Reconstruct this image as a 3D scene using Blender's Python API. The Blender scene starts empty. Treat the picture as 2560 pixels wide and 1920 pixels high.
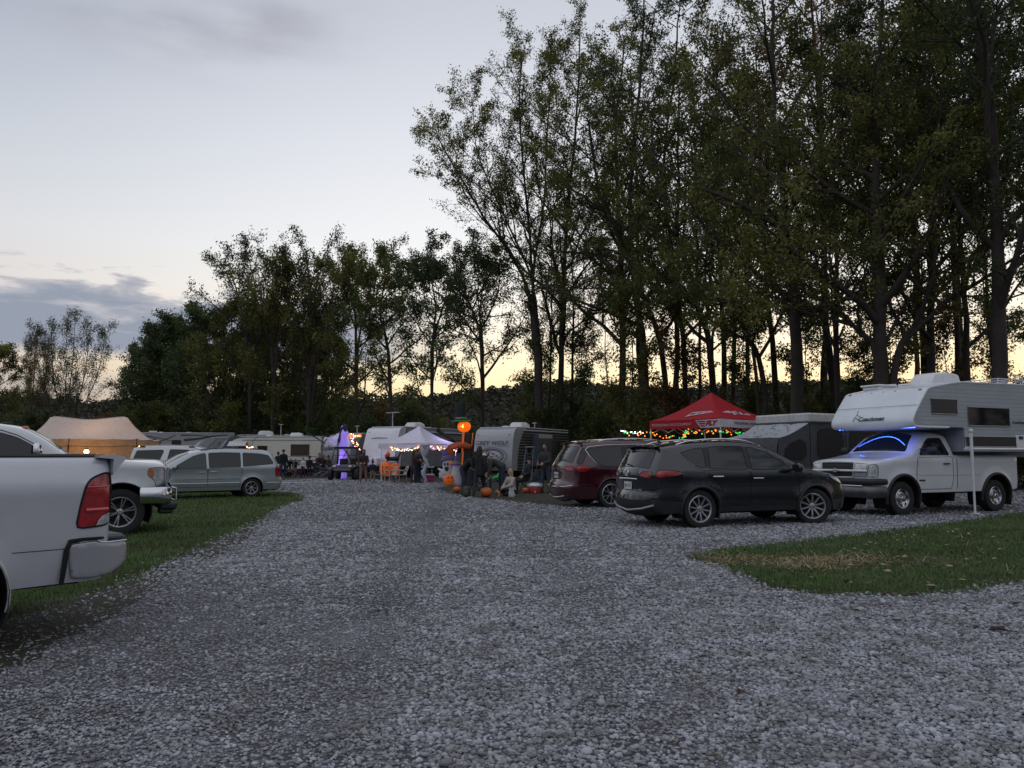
import bpy, bmesh, math, random
import numpy as np
from math import sin, cos, pi, radians, sqrt, atan2
from mathutils import Vector, Matrix, Euler, geometry as mgeo

random.seed(7); rng = np.random.default_rng(7)
SC = bpy.context.scene
COL = SC.collection
PITCH = math.atan(178/1923.0); CAMZ = 1.45; FPX = 1923.0

# ------------------------------------------------------------------ camera
cd = bpy.data.cameras.new('camera'); cam = bpy.data.objects.new('camera', cd); COL.objects.link(cam)
cam.location = (0, 0, CAMZ); cam.rotation_euler = (pi/2 + PITCH, 0, 0)
cd.sensor_fit = 'HORIZONTAL'; cd.sensor_width = 36.0; cd.lens = 36.0*FPX/2560.0
cd.clip_start = 0.05; cd.clip_end = 3000
SC.camera = cam

# ------------------------------------------------------------------ world
SUN_AZ = radians(22); SUN_EL = radians(2.5)     # azimuth measured from +Y towards +X
world = bpy.data.worlds.new('World'); SC.world = world; world.use_nodes = True
def build_world():
    nt = world.node_tree; nt.nodes.clear(); N = nt.nodes; L = nt.links
    def n(t, **k):
        o = N.new(t)
        for a, b in k.items(): setattr(o, a, b)
        return o
    def M(op, a, b=None, c=None, clamp=False):
        o = n('ShaderNodeMath', operation=op, use_clamp=clamp)
        for i, v in enumerate((a, b, c)):
            if v is None: continue
            if isinstance(v, (int, float)): o.inputs[i].default_value = v
            else: L.new(v, o.inputs[i])
        return o.outputs[0]
    def mix(f, a, b, mode='MIX'):
        o = n('ShaderNodeMix', data_type='RGBA', blend_type=mode)
        for s, v in ((o.inputs[0], f), (o.inputs[6], a), (o.inputs[7], b)):
            if isinstance(v, (int, float)): s.default_value = v
            elif isinstance(v, tuple): s.default_value = (*v, 1)
            else: L.new(v, s)
        return o.outputs[2]
    def ramp(f, pts):
        o = n('ShaderNodeValToRGB'); L.new(f, o.inputs[0]); e = o.color_ramp.elements
        o.color_ramp.interpolation = 'B_SPLINE' if False else 'LINEAR'
        while len(e) < len(pts): e.new(0.5)
        for q, (p, c) in zip(e, pts): q.position = p; q.color = (*c, 1)
        return o.outputs[0]
    def smooth(v, a, b):
        o = n('ShaderNodeMapRange', interpolation_type='SMOOTHSTEP'); L.new(v, o.inputs[0])
        o.inputs[1].default_value = a; o.inputs[2].default_value = b
        return o.outputs[0]
    tc = n('ShaderNodeTexCoord'); sp = n('ShaderNodeSeparateXYZ'); L.new(tc.outputs['Generated'], sp.inputs[0])
    x, y, z = sp.outputs
    az = M('ARCTAN2', x, y)                       # from +Y towards +X
    el = M('ARCSINE', M('MAXIMUM', M('MINIMUM', z, 1.0), -1.0))
    zz = M('MAXIMUM', z, 0.0)
    away = ramp(zz, [(0,(.60,.46,.38)),(.07,(.68,.52,.42)),(.115,(.68,.60,.56)),(.18,(.76,.71,.69)),(.25,(.73,.74,.77)),
                     (.33,(.62,.66,.73)),(.43,(.48,.52,.61)),(.53,(.375,.405,.495)),(.75,(.55,.58,.67)),(1,(.66,.69,.78))])
    toward = ramp(zz, [(0,(1.15,.72,.32)),(.06,(1.25,.95,.50)),(.11,(1.25,1.05,.70)),(.17,(1.15,1.06,.92)),(.25,(1.02,1.02,1.02)),
                     (.38,(.85,.87,.93)),(.5,(.66,.69,.77)),(.62,(.52,.55,.64)),(1,(.66,.69,.78))])
    d = M('COSINE', M('SUBTRACT', az, SUN_AZ))
    near = smooth(d, .42, .975)
    col = mix(near, away, toward)
    back = smooth(d, .02, .58)
    cold = ramp(zz, [(0,(.15,.16,.20)),(.2,(.32,.33,.39)),(.5,(.66,.69,.77)),(1,(.68,.71,.79))])
    col = mix(back, cold, col)
    # cloud bank low in the left of the sky
    cx = n('ShaderNodeCombineXYZ'); L.new(M('MULTIPLY', az, 4.2), cx.inputs[0]); L.new(M('MULTIPLY', el, 19.0), cx.inputs[1])
    ns = n('ShaderNodeTexNoise'); ns.inputs['Scale'].default_value = 2.7; ns.inputs['Detail'].default_value = 9; ns.inputs['Roughness'].default_value = .58
    ns.inputs['Distortion'].default_value = .35
    L.new(cx.outputs[0], ns.inputs['Vector'])
    nv = ns.outputs[0]
    gth = smooth(el, radians(13.2), radians(8.4))
    band = M('MULTIPLY', smooth(el, radians(13.8), radians(12.6)), smooth(el, radians(6.2), radians(7.2)))
    band = M('MULTIPLY', band, smooth(az, radians(-3), radians(-13)))
    th = M('ADD', M('MULTIPLY', gth, .42), nv)
    cl = smooth(th, .60, .72)
    cl = M('MULTIPLY', cl, band)
    clc = mix(smooth(th, .64, .90), (.56,.55,.59), (.31,.35,.44))
    col = mix(cl, col, clc)
    # low dusky bank at the very horizon, behind the woods
    lo = M('MULTIPLY', smooth(el, radians(5.8), radians(4.6)), smooth(az, radians(-8), radians(-22)))
    col = mix(M('MULTIPLY', lo, .45), col, (.36,.38,.45))
    # faint high smudge
    s1 = n('ShaderNodeVectorMath', operation='DISTANCE')
    cx2 = n('ShaderNodeCombineXYZ'); L.new(az, cx2.inputs[0]); L.new(M('MULTIPLY', el, 3.2), cx2.inputs[1]); L.new(cx2.outputs[0], s1.inputs[0])
    s1.inputs[1].default_value = (radians(-23.5), radians(29)*3.2, 0)
    ns2 = n('ShaderNodeTexNoise'); ns2.inputs['Scale'].default_value = 5; ns2.inputs['Detail'].default_value = 5; L.new(cx2.outputs[0], ns2.inputs['Vector'])
    sm = M('MULTIPLY', smooth(s1.outputs['Value'], .30, .02), smooth(ns2.outputs[0], .34, .72))
    col = mix(M('MULTIPLY', sm, .55), col, (.29,.28,.34))
    sky = n('ShaderNodeTexSky'); sky.sky_type = 'NISHITA'; sky.sun_disc = False
    sky.sun_elevation = SUN_EL; sky.sun_rotation = SUN_AZ
    skm = n('ShaderNodeVectorMath', operation='SCALE'); L.new(sky.outputs[0], skm.inputs[0]); skm.inputs[3].default_value = .10
    add = mix(.10, col, skm.outputs[0])
    # below the horizon
    g = smooth(z, -.02, .0)
    col = mix(g, (.10,.10,.10), add)
    bg = n('ShaderNodeBackground'); bg.inputs[1].default_value = 1.0; L.new(col, bg.inputs[0])
    out = n('ShaderNodeOutputWorld'); L.new(bg.outputs[0], out.inputs[0])
build_world()
sl = bpy.data.lights.new('sun', 'SUN'); sun = bpy.data.objects.new('sun', sl); COL.objects.link(sun)
sl.energy = 0.25; sl.angle = radians(12); sl.color = (1, .66, .38)
sun.rotation_euler = (-(pi/2 - SUN_EL), 0, -SUN_AZ)
sun.location = (40, 100, 30)
SC.view_settings.view_transform = 'Standard'; SC.view_settings.look = 'None'
SC.view_settings.exposure = 0.05; SC.view_settings.gamma = 1.0

# ------------------------------------------------------------------ pixel <-> world (photo pixels, 2560 wide)
def X_at(u, Y, z=0.0):
    return (u-1280)/FPX*(Y*cos(PITCH) + (z-CAMZ)*sin(PITCH))
def at(u, Y, z=0.0): return Vector((X_at(u, Y, z), Y, z))
def ground(u, v, z=0.0):
    a = (u-1280)/FPX; b = (960-v)/FPX
    dx, dy, dz = a, cos(PITCH)-b*sin(PITCH), sin(PITCH)+b*cos(PITCH)
    t = (z-CAMZ)/dz
    return Vector((dx*t, dy*t, z))
def z_at(v, Y):
    b = (960-v)/FPX
    return CAMZ + Y*(sin(PITCH)+b*cos(PITCH))/(cos(PITCH)-b*sin(PITCH))

# ------------------------------------------------------------------ object helpers
def tag(o, label=None, cat=None, group=None, kind=None):
    if label: o['label'] = label
    if cat: o['category'] = cat
    if group: o['group'] = group
    if kind: o['kind'] = kind
    return o
def empty(name, loc=(0,0,0), rz=0.0, label=None, cat=None, group=None, scale=1.0, parent=None):
    o = bpy.data.objects.new(name, None); COL.objects.link(o); o.empty_display_size = .2
    o.location = loc; o.rotation_euler = (0, 0, rz); o.scale = (scale,)*3
    if parent: o.parent = parent
    return tag(o, label, cat, group)
def children(o): return [c for c in bpy.data.objects if c.parent == o]
def copy_tree(o, parent=None, kids=None):
    c = o.copy(); COL.objects.link(c)
    if parent: c.parent = parent
    for ch in list(o.children): copy_tree(ch, c)
    return c
def mesh_obj(name, verts, faces, mats, parent=None, fmat=None, smooth=None):
    me = bpy.data.meshes.new(name)
    me.from_pydata([tuple(v) for v in verts], [], [tuple(f) for f in faces])
    if not isinstance(mats, (list, tuple)): mats = [mats]
    for m in mats: me.materials.append(m)
    if fmat is not None and len(mats) > 1: me.polygons.foreach_set('material_index', list(fmat))
    me.update()
    if smooth is not None:
        me.shade_smooth()
        if smooth < 179: me.set_sharp_from_angle(angle=radians(smooth))
    o = bpy.data.objects.new(name, me); COL.objects.link(o)
    if parent: o.parent = parent
    return o
def np_mesh(name, V, F, mats, parent=None, fmat=None, smooth=False):
    """fast mesh from arrays; F is (n,k)"""
    me = bpy.data.meshes.new(name); k = F.shape[1]
    me.vertices.add(len(V)); me.vertices.foreach_set('co', V.astype(np.float32).ravel())
    me.loops.add(F.size); me.loops.foreach_set('vertex_index', F.astype(np.int32).ravel())
    me.polygons.add(len(F)); me.polygons.foreach_set('loop_start', np.arange(0, F.size, k, dtype=np.int32))
    me.polygons.foreach_set('loop_total', np.full(len(F), k, dtype=np.int32))
    if not isinstance(mats, (list, tuple)): mats = [mats]
    for m in mats: me.materials.append(m)
    if fmat is not None: me.polygons.foreach_set('material_index', fmat.astype(np.int32))
    me.update(calc_edges=True)
    if smooth: me.shade_smooth()
    o = bpy.data.objects.new(name, me); COL.objects.link(o)
    if parent: o.parent = parent
    return o

class MB:
    """collects simple solids into one mesh"""
    def __init__(s): s.v = []; s.f = []; s.m = []
    def add(s, vs, fs, m=0, M=None):
        b = len(s.v)
        for p in vs:
            p = Vector(p); s.v.append(M @ p if M is not None else p)
        for f in fs: s.f.append(tuple(b+i for i in f)); s.m.append(m)
        return s
    def box(s, c, size, m=0, M=None, bev=0.0):
        x, y, z = (d/2 for d in size); c = Vector(c)
        if bev > 0:
            bev = min(bev, x*.9, y*.9, z*.9)
            vs = []; idx = {}
            for i, sx in enumerate((-1, 1)):
                for j, sy in enumerate((-1, 1)):
                    for k, sz in enumerate((-1, 1)):
                        idx[(i,j,k,0)] = len(vs); vs.append(c+Vector((sx*x, sy*(y-bev), sz*(z-bev))))
                        idx[(i,j,k,1)] = len(vs); vs.append(c+Vector((sx*(x-bev), sy*y, sz*(z-bev))))
                        idx[(i,j,k,2)] = len(vs); vs.append(c+Vector((sx*(x-bev), sy*(y-bev), sz*z)))
            I = idx; fs = []
            for i in (0,1):
                f = [I[(i,0,0,0)], I[(i,1,0,0)], I[(i,1,1,0)], I[(i,0,1,0)]]; fs.append(f if i else f[::-1])
                f = [I[(0,i,0,1)], I[(0,i,1,1)], I[(1,i,1,1)], I[(1,i,0,1)]]; fs.append(f if i else f[::-1])
                f = [I[(0,0,i,2)], I[(1,0,i,2)], I[(1,1,i,2)], I[(0,1,i,2)]]; fs.append(f if i else f[::-1])
            def q(a, b, c_, d, flip): fs.append([a,b,c_,d] if flip else [d,c_,b,a])
            for i in (0,1):
                for j in (0,1):
                    q(I[(i,j,0,0)], I[(i,j,0,1)], I[(i,j,1,1)], I[(i,j,1,0)], (i+j)%2 == 0)
                    q(I[(i,0,j,0)], I[(i,0,j,2)], I[(i,1,j,2)], I[(i,1,j,0)], (i+j)%2 == 1)
                    q(I[(0,i,j,1)], I[(0,i,j,2)], I[(1,i,j,2)], I[(1,i,j,1)], (i+j)%2 == 0)
                    for k in (0,1):
                        t = [I[(i,j,k,0)], I[(i,j,k,1)], I[(i,j,k,2)]]
                        fs.append(t if (i+j+k)%2 else t[::-1])
            return s.add(vs, fs, m, M)
        vs = [c+Vector((a*x, b*y, d*z)) for a in (-1,1) for b in (-1,1) for d in (-1,1)]
        return s.add(vs, [(0,1,3,2),(4,6,7,5),(0,4,5,1),(2,3,7,6),(0,2,6,4),(1,5,7,3)], m, M)
    def tube(s, pts, r, n=8, m=0, M=None, cap=True, closed=False):
        pts = [Vector(p) for p in pts]; k = len(pts)
        if not isinstance(r, (list, tuple)): r = [r]*k
        vs = []; up = None
        for i, p in enumerate(pts):
            if closed: d = pts[(i+1) % k]-pts[i-1]
            else: d = pts[min(i+1,k-1)]-pts[max(i-1,0)]
            if d.length < 1e-9: d = Vector((0,0,1))
            d.normalize()
            if up is None:
                up = Vector((0,0,1)) if abs(d.z) < .9 else Vector((1,0,0))
            a = d.cross(up)
            if a.length < 1e-4: a = d.cross(Vector((1,0,0.3)))
            a.normalize(); b = a.cross(d); up = b
            for j in range(n):
                t = 2*pi*j/n; vs.append(p + a*cos(t)*r[i] + b*sin(t)*r[i])
        fs = []
        for i in range(k if closed else k-1):
            for j in range(n):
                i2 = (i+1) % k
                fs.append((i*n+j, i2*n+j, i2*n+(j+1)%n, i*n+(j+1)%n))
        if cap and not closed:
            fs.append(tuple(range(n))); fs.append(tuple((k-1)*n+j for j in reversed(range(n))))
        return s.add(vs, fs, m, M)
    def lathe(s, prof, n=24, m=0, M=None, axis='Z'):
        vs = []; k = len(prof)
        for (r, z) in prof:
            for j in range(n):
                t = 2*pi*j/n
                p = (r*cos(t), r*sin(t), z)
                if axis == 'Y': p = (p[0], p[2], p[1])
                if axis == 'X': p = (p[2], p[0], p[1])
                vs.append(p)
        fl = axis == 'Y'
        fs = []
        for i in range(k-1):
            for j in range(n):
                f = (i*n+j, i*n+(j+1)%n, (i+1)*n+(j+1)%n, (i+1)*n+j)
                fs.append(f[::-1] if fl else f)
        return s.add(vs, fs, m, M)
    def ball(s, c, r, n=12, m=0, M=None, k=8):
        if not isinstance(r, (tuple, list)): r = (r, r, r)
        vs = []; fs = []
        for i in range(k+1):
            a = pi*i/k
            for j in range(n):
                t = 2*pi*j/n
                vs.append((c[0]+r[0]*sin(a)*cos(t), c[1]+r[1]*sin(a)*sin(t), c[2]-r[2]*cos(a)))
        for i in range(k):
            for j in range(n):
                fs.append((i*n+j, i*n+(j+1)%n, (i+1)*n+(j+1)%n, (i+1)*n+j))
        return s.add(vs, fs, m, M)
    def prism(s, poly, y0, y1, m=0, M=None, mside=None):
        """poly in (x,z), extruded along y"""
        n = len(poly)
        vs = [(p[0], y0, p[1]) for p in poly]+[(p[0], y1, p[1]) for p in poly]
        b = len(s.v); s.add(vs, [], m, M)
        s.f.append(tuple(b+i for i in range(n))); s.m.append(m)
        s.f.append(tuple(b+n+i for i in reversed(range(n)))); s.m.append(m)
        for i in range(n):
            j = (i+1) % n
            s.f.append((b+i, b+n+i, b+n+j, b+j)); s.m.append(m if mside is None else mside)
        return s
    def build(s, name, mats, parent=None, smooth=35):
        return mesh_obj(name, s.v, s.f, mats, parent, s.m, smooth)

def fix_normals(o):
    bm = bmesh.new(); bm.from_mesh(o.data); bmesh.ops.remove_doubles(bm, verts=bm.verts, dist=1e-5)
    bmesh.ops.recalc_face_normals(bm, faces=bm.faces); bm.to_mesh(o.data); bm.free(); return o

def text_mesh(name, s, size, mat, parent, M, extrude=.004, shear=0.0, align='CENTER', spacing=1.0, xs=1.0, bold=0.0):
    """writing as a real raised mesh; M places text plane (x right, y up)"""
    cu = bpy.data.curves.new(name, 'FONT'); cu.body = s; cu.size = size; cu.extrude = extrude; cu.shear = shear
    cu.align_x = align; cu.align_y = 'CENTER'; cu.space_character = spacing; cu.offset = bold; cu.resolution_u = 3
    t = bpy.data.objects.new('tmp', cu); COL.objects.link(t)
    dg = bpy.context.evaluated_depsgraph_get(); dg.update()
    me = bpy.data.meshes.new_from_object(t.evaluated_get(dg))
    bpy.data.objects.remove(t); bpy.data.curves.remove(cu)
    me.name = name; me.transform(M @ Matrix.Diagonal((xs, 1, 1, 1)))
    me.materials.clear(); me.materials.append(mat)
    o = bpy.data.objects.new(name, me); COL.objects.link(o); o.parent = parent
    return o
def plane_M(origin, xdir, ydir):
    x = Vector(xdir).normalized(); y = Vector(ydir).normalized(); z = x.cross(y).normalized(); y = z.cross(x)
    M = Matrix((x, y, z)).transposed().to_4x4(); M.translation = Vector(origin); return M

# ------------------------------------------------------------------ materials
MATS = {}
def mat(name, col, rough=.6, metal=0.0, coat=0.0, var=.12, vscale=6.0, bump=0.0, bscale=40.0, emit=None, estr=0.0, spec=None,
        transl=None, rnd=0.0, stripes=None, col2=None, alpha=None, sheen=0.0):
    """procedural material: noise-varied colour, optional bump, stripes (axis, period, depth, col2) and per-island variation"""
    if name in MATS: return MATS[name]
    m = bpy.data.materials.new(name); m.use_nodes = True; nt = m.node_tree; N = nt.nodes; L = nt.links
    b = N['Principled BSDF']; tc = N.new('ShaderNodeTexCoord')
    b.inputs['Roughness'].default_value = rough; b.inputs['Metallic'].default_value = metal
    b.inputs['Coat Weight'].default_value = coat; b.inputs['Coat Roughness'].default_value = .04
    if spec is not None: b.inputs['Specular IOR Level'].default_value = spec
    if sheen: b.inputs['Sheen Weight'].default_value = sheen
    ns = N.new('ShaderNodeTexNoise'); ns.inputs['Scale'].default_value = vscale; ns.inputs['Detail'].default_value = 5
    ns.inputs['Roughness'].default_value = .6
    L.new(tc.outputs['Object'], ns.inputs['Vector'])
    hi = tuple(min(1, c*(1+var)) for c in col); lo = tuple(c*(1-var) for c in (col2 or col))
    mx = N.new('ShaderNodeMix'); mx.data_type = 'RGBA'
    mr = N.new('ShaderNodeMapRange'); L.new(ns.outputs[0], mr.inputs[0]); mr.inputs[1].default_value = .35; mr.inputs[2].default_value = .65
    L.new(mr.outputs[0], mx.inputs[0]); mx.inputs[6].default_value = (*lo, 1); mx.inputs[7].default_value = (*hi, 1)
    c = mx.outputs[2]
    if rnd:
        gi = N.new('ShaderNodeNewGeometry'); hs = N.new('ShaderNodeHueSaturation')
        r1 = N.new('ShaderNodeMapRange'); L.new(gi.outputs['Random Per Island'], r1.inputs[0]); r1.inputs[3].default_value = 1-rnd; r1.inputs[4].default_value = 1+rnd
        L.new(r1.outputs[0], hs.inputs['Value']); L.new(c, hs.inputs['Color']); c = hs.outputs[0]
    height = None
    if stripes:
        ax, per, depth, sc = stripes
        sp = N.new('ShaderNodeSeparateXYZ'); L.new(tc.outputs['Object'], sp.inputs[0])
        d = N.new('ShaderNodeMath'); d.operation = 'DIVIDE'; L.new(sp.outputs[ax], d.inputs[0]); d.inputs[1].default_value = per
        fr = N.new('ShaderNodeMath'); fr.operation = 'FRACT'; L.new(d.outputs[0], fr.inputs[0])
        height = fr.outputs[0]
        if sc:
            cr = N.new('ShaderNodeMapRange'); cr.interpolation_type = 'SMOOTHSTEP'; L.new(height, cr.inputs[0]); cr.inputs[1].default_value = sc[1]; cr.inputs[2].default_value = sc[1]+.1
            m2 = N.new('ShaderNodeMix'); m2.data_type = 'RGBA'; L.new(cr.outputs[0], m2.inputs[0]); L.new(c, m2.inputs[6]); m2.inputs[7].default_value = (*sc[0], 1); c = m2.outputs[2]
        bp = N.new('ShaderNodeBump'); bp.inputs['Strength'].default_value = 1; bp.inputs['Distance'].default_value = depth
        L.new(height, bp.inputs['Height']); L.new(bp.outputs[0], b.inputs['Normal'])
    L.new(c, b.inputs['Base Color'])
    if bump:
        n2 = N.new('ShaderNodeTexNoise'); n2.inputs['Scale'].default_value = bscale; n2.inputs['Detail'].default_value = 6
        L.new(tc.outputs['Object'], n2.inputs['Vector'])
        bp2 = N.new('ShaderNodeBump'); bp2.inputs['Distance'].default_value = bump; L.new(n2.outputs[0], bp2.inputs['Height'])
        if stripes: L.new(bp.outputs[0], bp2.inputs['Normal'])
        L.new(bp2.outputs[0], b.inputs['Normal'])
    rr = N.new('ShaderNodeMapRange'); L.new(ns.outputs[0], rr.inputs[0]); rr.inputs[3].default_value = max(0.02, rough*.82); rr.inputs[4].default_value = min(1, rough*1.18)
    L.new(rr.outputs[0], b.inputs['Roughness'])
    if emit: b.inputs['Emission Color'].default_value = (*emit, 1); b.inputs['Emission Strength'].default_value = estr
    if transl:
        out = N['Material Output']; t = N.new('ShaderNodeBsdfTranslucent'); mxs = N.new('ShaderNodeMixShader'); mxs.inputs[0].default_value = transl
        L.new(c, t.inputs[0]); L.new(b.outputs[0], mxs.inputs[1]); L.new(t.outputs[0], mxs.inputs[2]); L.new(mxs.outputs[0], out.inputs[0])
    MATS[name] = m; return m
def glow(name, col, strength):
    return mat(name, tuple(min(1, c) for c in col), .5, emit=col, estr=strength, var=.03)

RUBBER = mat('tyre rubber', (.018,.018,.019), .85, bump=.002, bscale=90)
TRIM = mat('black plastic trim', (.02,.02,.022), .55, bump=.0006, bscale=300)
CHROME = mat('chrome', (.62,.63,.66), .12, 1.0, var=.06)
ALLOY = mat('alloy rim', (.50,.51,.54), .28, .9, var=.08)
DARKALLOY = mat('brake and wheel recess', (.03,.03,.033), .6, .3)
GLASS = mat('tinted window glass', (.008,.009,.012), .06, 0, 0, var=.05, spec=.55)
CLEAR = mat('car window glass', (.022,.030,.034), .06, 0, 0, var=.1, spec=.6)
REDLENS = mat('red lamp lens', (.30,.008,.012), .12, 0, 1.0, var=.35, vscale=9, bump=.004, bscale=22)
WHITELENS = mat('clear lamp lens', (.55,.57,.6), .1, .35, 1.0, var=.3, vscale=14, bump=.004, bscale=30)
AMBER = mat('amber lens', (.55,.13,.02), .2, 0, 1.0)
UNDER = mat('underbody', (.008,.008,.009), .9)
SEAM = mat('panel gap', (.006,.006,.007), .9)
PLATE = mat('number plate', (.55,.57,.6), .4)
INK = mat('dark printed ink', (.02,.025,.05), .5)
METAL = mat('grey painted metal', (.32,.32,.34), .45, .3)
BLACKMETAL = mat('black tubing', (.012,.012,.013), .45)
WHITE = mat('white plastic', (.72,.73,.75), .4, var=.06)
# ------------------------------------------------------------------ vehicles: curved sheets cut from side and end outlines
def chaikin(p, it=2, closed=False):
    p = [tuple(q) for q in p]
    for _ in range(it):
        q = [] if closed else [p[0]]
        n = len(p)
        for i in range(n if closed else n-1):
            a, b = p[i], p[(i+1) % n]
            q.append((a[0]*.75+b[0]*.25, a[1]*.75+b[1]*.25)); q.append((a[0]*.25+b[0]*.75, a[1]*.25+b[1]*.75))
        if not closed: q.append(p[-1])
        p = q
    return p
def round_poly(p, r=.045):
    """closed outline with each corner cut to a small arc"""
    out = []; n = len(p)
    for i in range(n):
        a = Vector(p[i-1]); b = Vector(p[i]); c = Vector(p[(i+1) % n]); u = a-b; v = c-b; lu = u.length; lv = v.length
        if lu < 1e-5 or lv < 1e-5: out.append(tuple(b)); continue
        q = min(r, lu*.45, lv*.45); s0 = b+u/lu*q; s1 = b+v/lv*q
        for t in (0, .5, 1): out.append(tuple(s0*(1-t)**2+b*2*t*(1-t)+s1*t*t))
    return out
def resample(p, step, closed=False):
    out = []; n = len(p)
    for i in range(n if closed else n-1):
        a = p[i]; b = p[(i+1) % n]; d = math.hypot(b[0]-a[0], b[1]-a[1])
        if d < 1e-6: continue
        k = max(1, int(math.ceil(d/step)))
        for j in range(k): out.append((a[0]+(b[0]-a[0])*j/k, a[1]+(b[1]-a[1])*j/k))
    if not closed: out.append(tuple(p[-1]))
    return out
def thin(p, dmin, closed=False):
    out = [p[0]]
    for q in p[1:]:
        if math.hypot(q[0]-out[-1][0], q[1]-out[-1][1]) >= dmin: out.append(q)
    if not closed:
        if math.hypot(p[-1][0]-out[-1][0], p[-1][1]-out[-1][1]) < dmin and len(out) > 1: out[-1] = p[-1]
        elif out[-1] != p[-1]: out.append(p[-1])
    elif math.hypot(out[0][0]-out[-1][0], out[0][1]-out[-1][1]) < dmin: out.pop()
    return out
def pip(P, poly):
    x = P[:,0]; y = P[:,1]; ins = np.zeros(len(P), bool); n = len(poly)
    for i in range(n):
        x1, y1 = poly[i]; x2, y2 = poly[(i+1) % n]
        if y1 == y2: continue
        c = ((y1 > y) != (y2 > y)) & (x < (x2-x1)*(y-y1)/(y2-y1)+x1)
        ins ^= c
    return ins
def seg_dist(P, poly):
    d = np.full(len(P), 1e9)
    for i in range(len(poly)-1):
        a = np.array(poly[i]); b = np.array(poly[i+1]); ab = b-a; l = ab@ab
        if l < 1e-12: continue
        t = np.clip(((P-a)@ab)/l, 0, 1)
        d = np.minimum(d, np.hypot(*(P-(a+t[:,None]*ab)).T))
    return d
def cut_sheet(outer, feats, pts, eps=2e-4):
    """2D region triangulated with the feature outlines as edges -> verts, {name: tris}; '' is what is left"""
    vs = []; es = []
    for poly in [outer]+[f[1] for f in feats]:
        b = len(vs); n = len(poly); vs += [Vector(p) for p in poly]; es += [(b+i, b+(i+1) % n) for i in range(n)]
    vs += [Vector(p) for p in pts]
    r = mgeo.delaunay_2d_cdt(vs, es, [], 0, eps)
    V = np.array([tuple(v) for v in r[0]]); F = np.array([f for f in r[2] if len(f) == 3])
    C = V[F].mean(1); ok = pip(C, outer); F = F[ok]; C = C[ok]
    a = V[F]; area = (a[:,1,0]-a[:,0,0])*(a[:,2,1]-a[:,0,1])-(a[:,2,0]-a[:,0,0])*(a[:,1,1]-a[:,0,1])
    F[area < 0] = F[area < 0][:, ::-1]
    lab = np.full(len(F), -1)
    for i, f in enumerate(feats):
        m = pip(C, f[1]) & (lab < 0); lab[m] = i
    out = {'': F[lab < 0]}
    for i, f in enumerate(feats): out[i] = F[lab == i]
    return V, out

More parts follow.
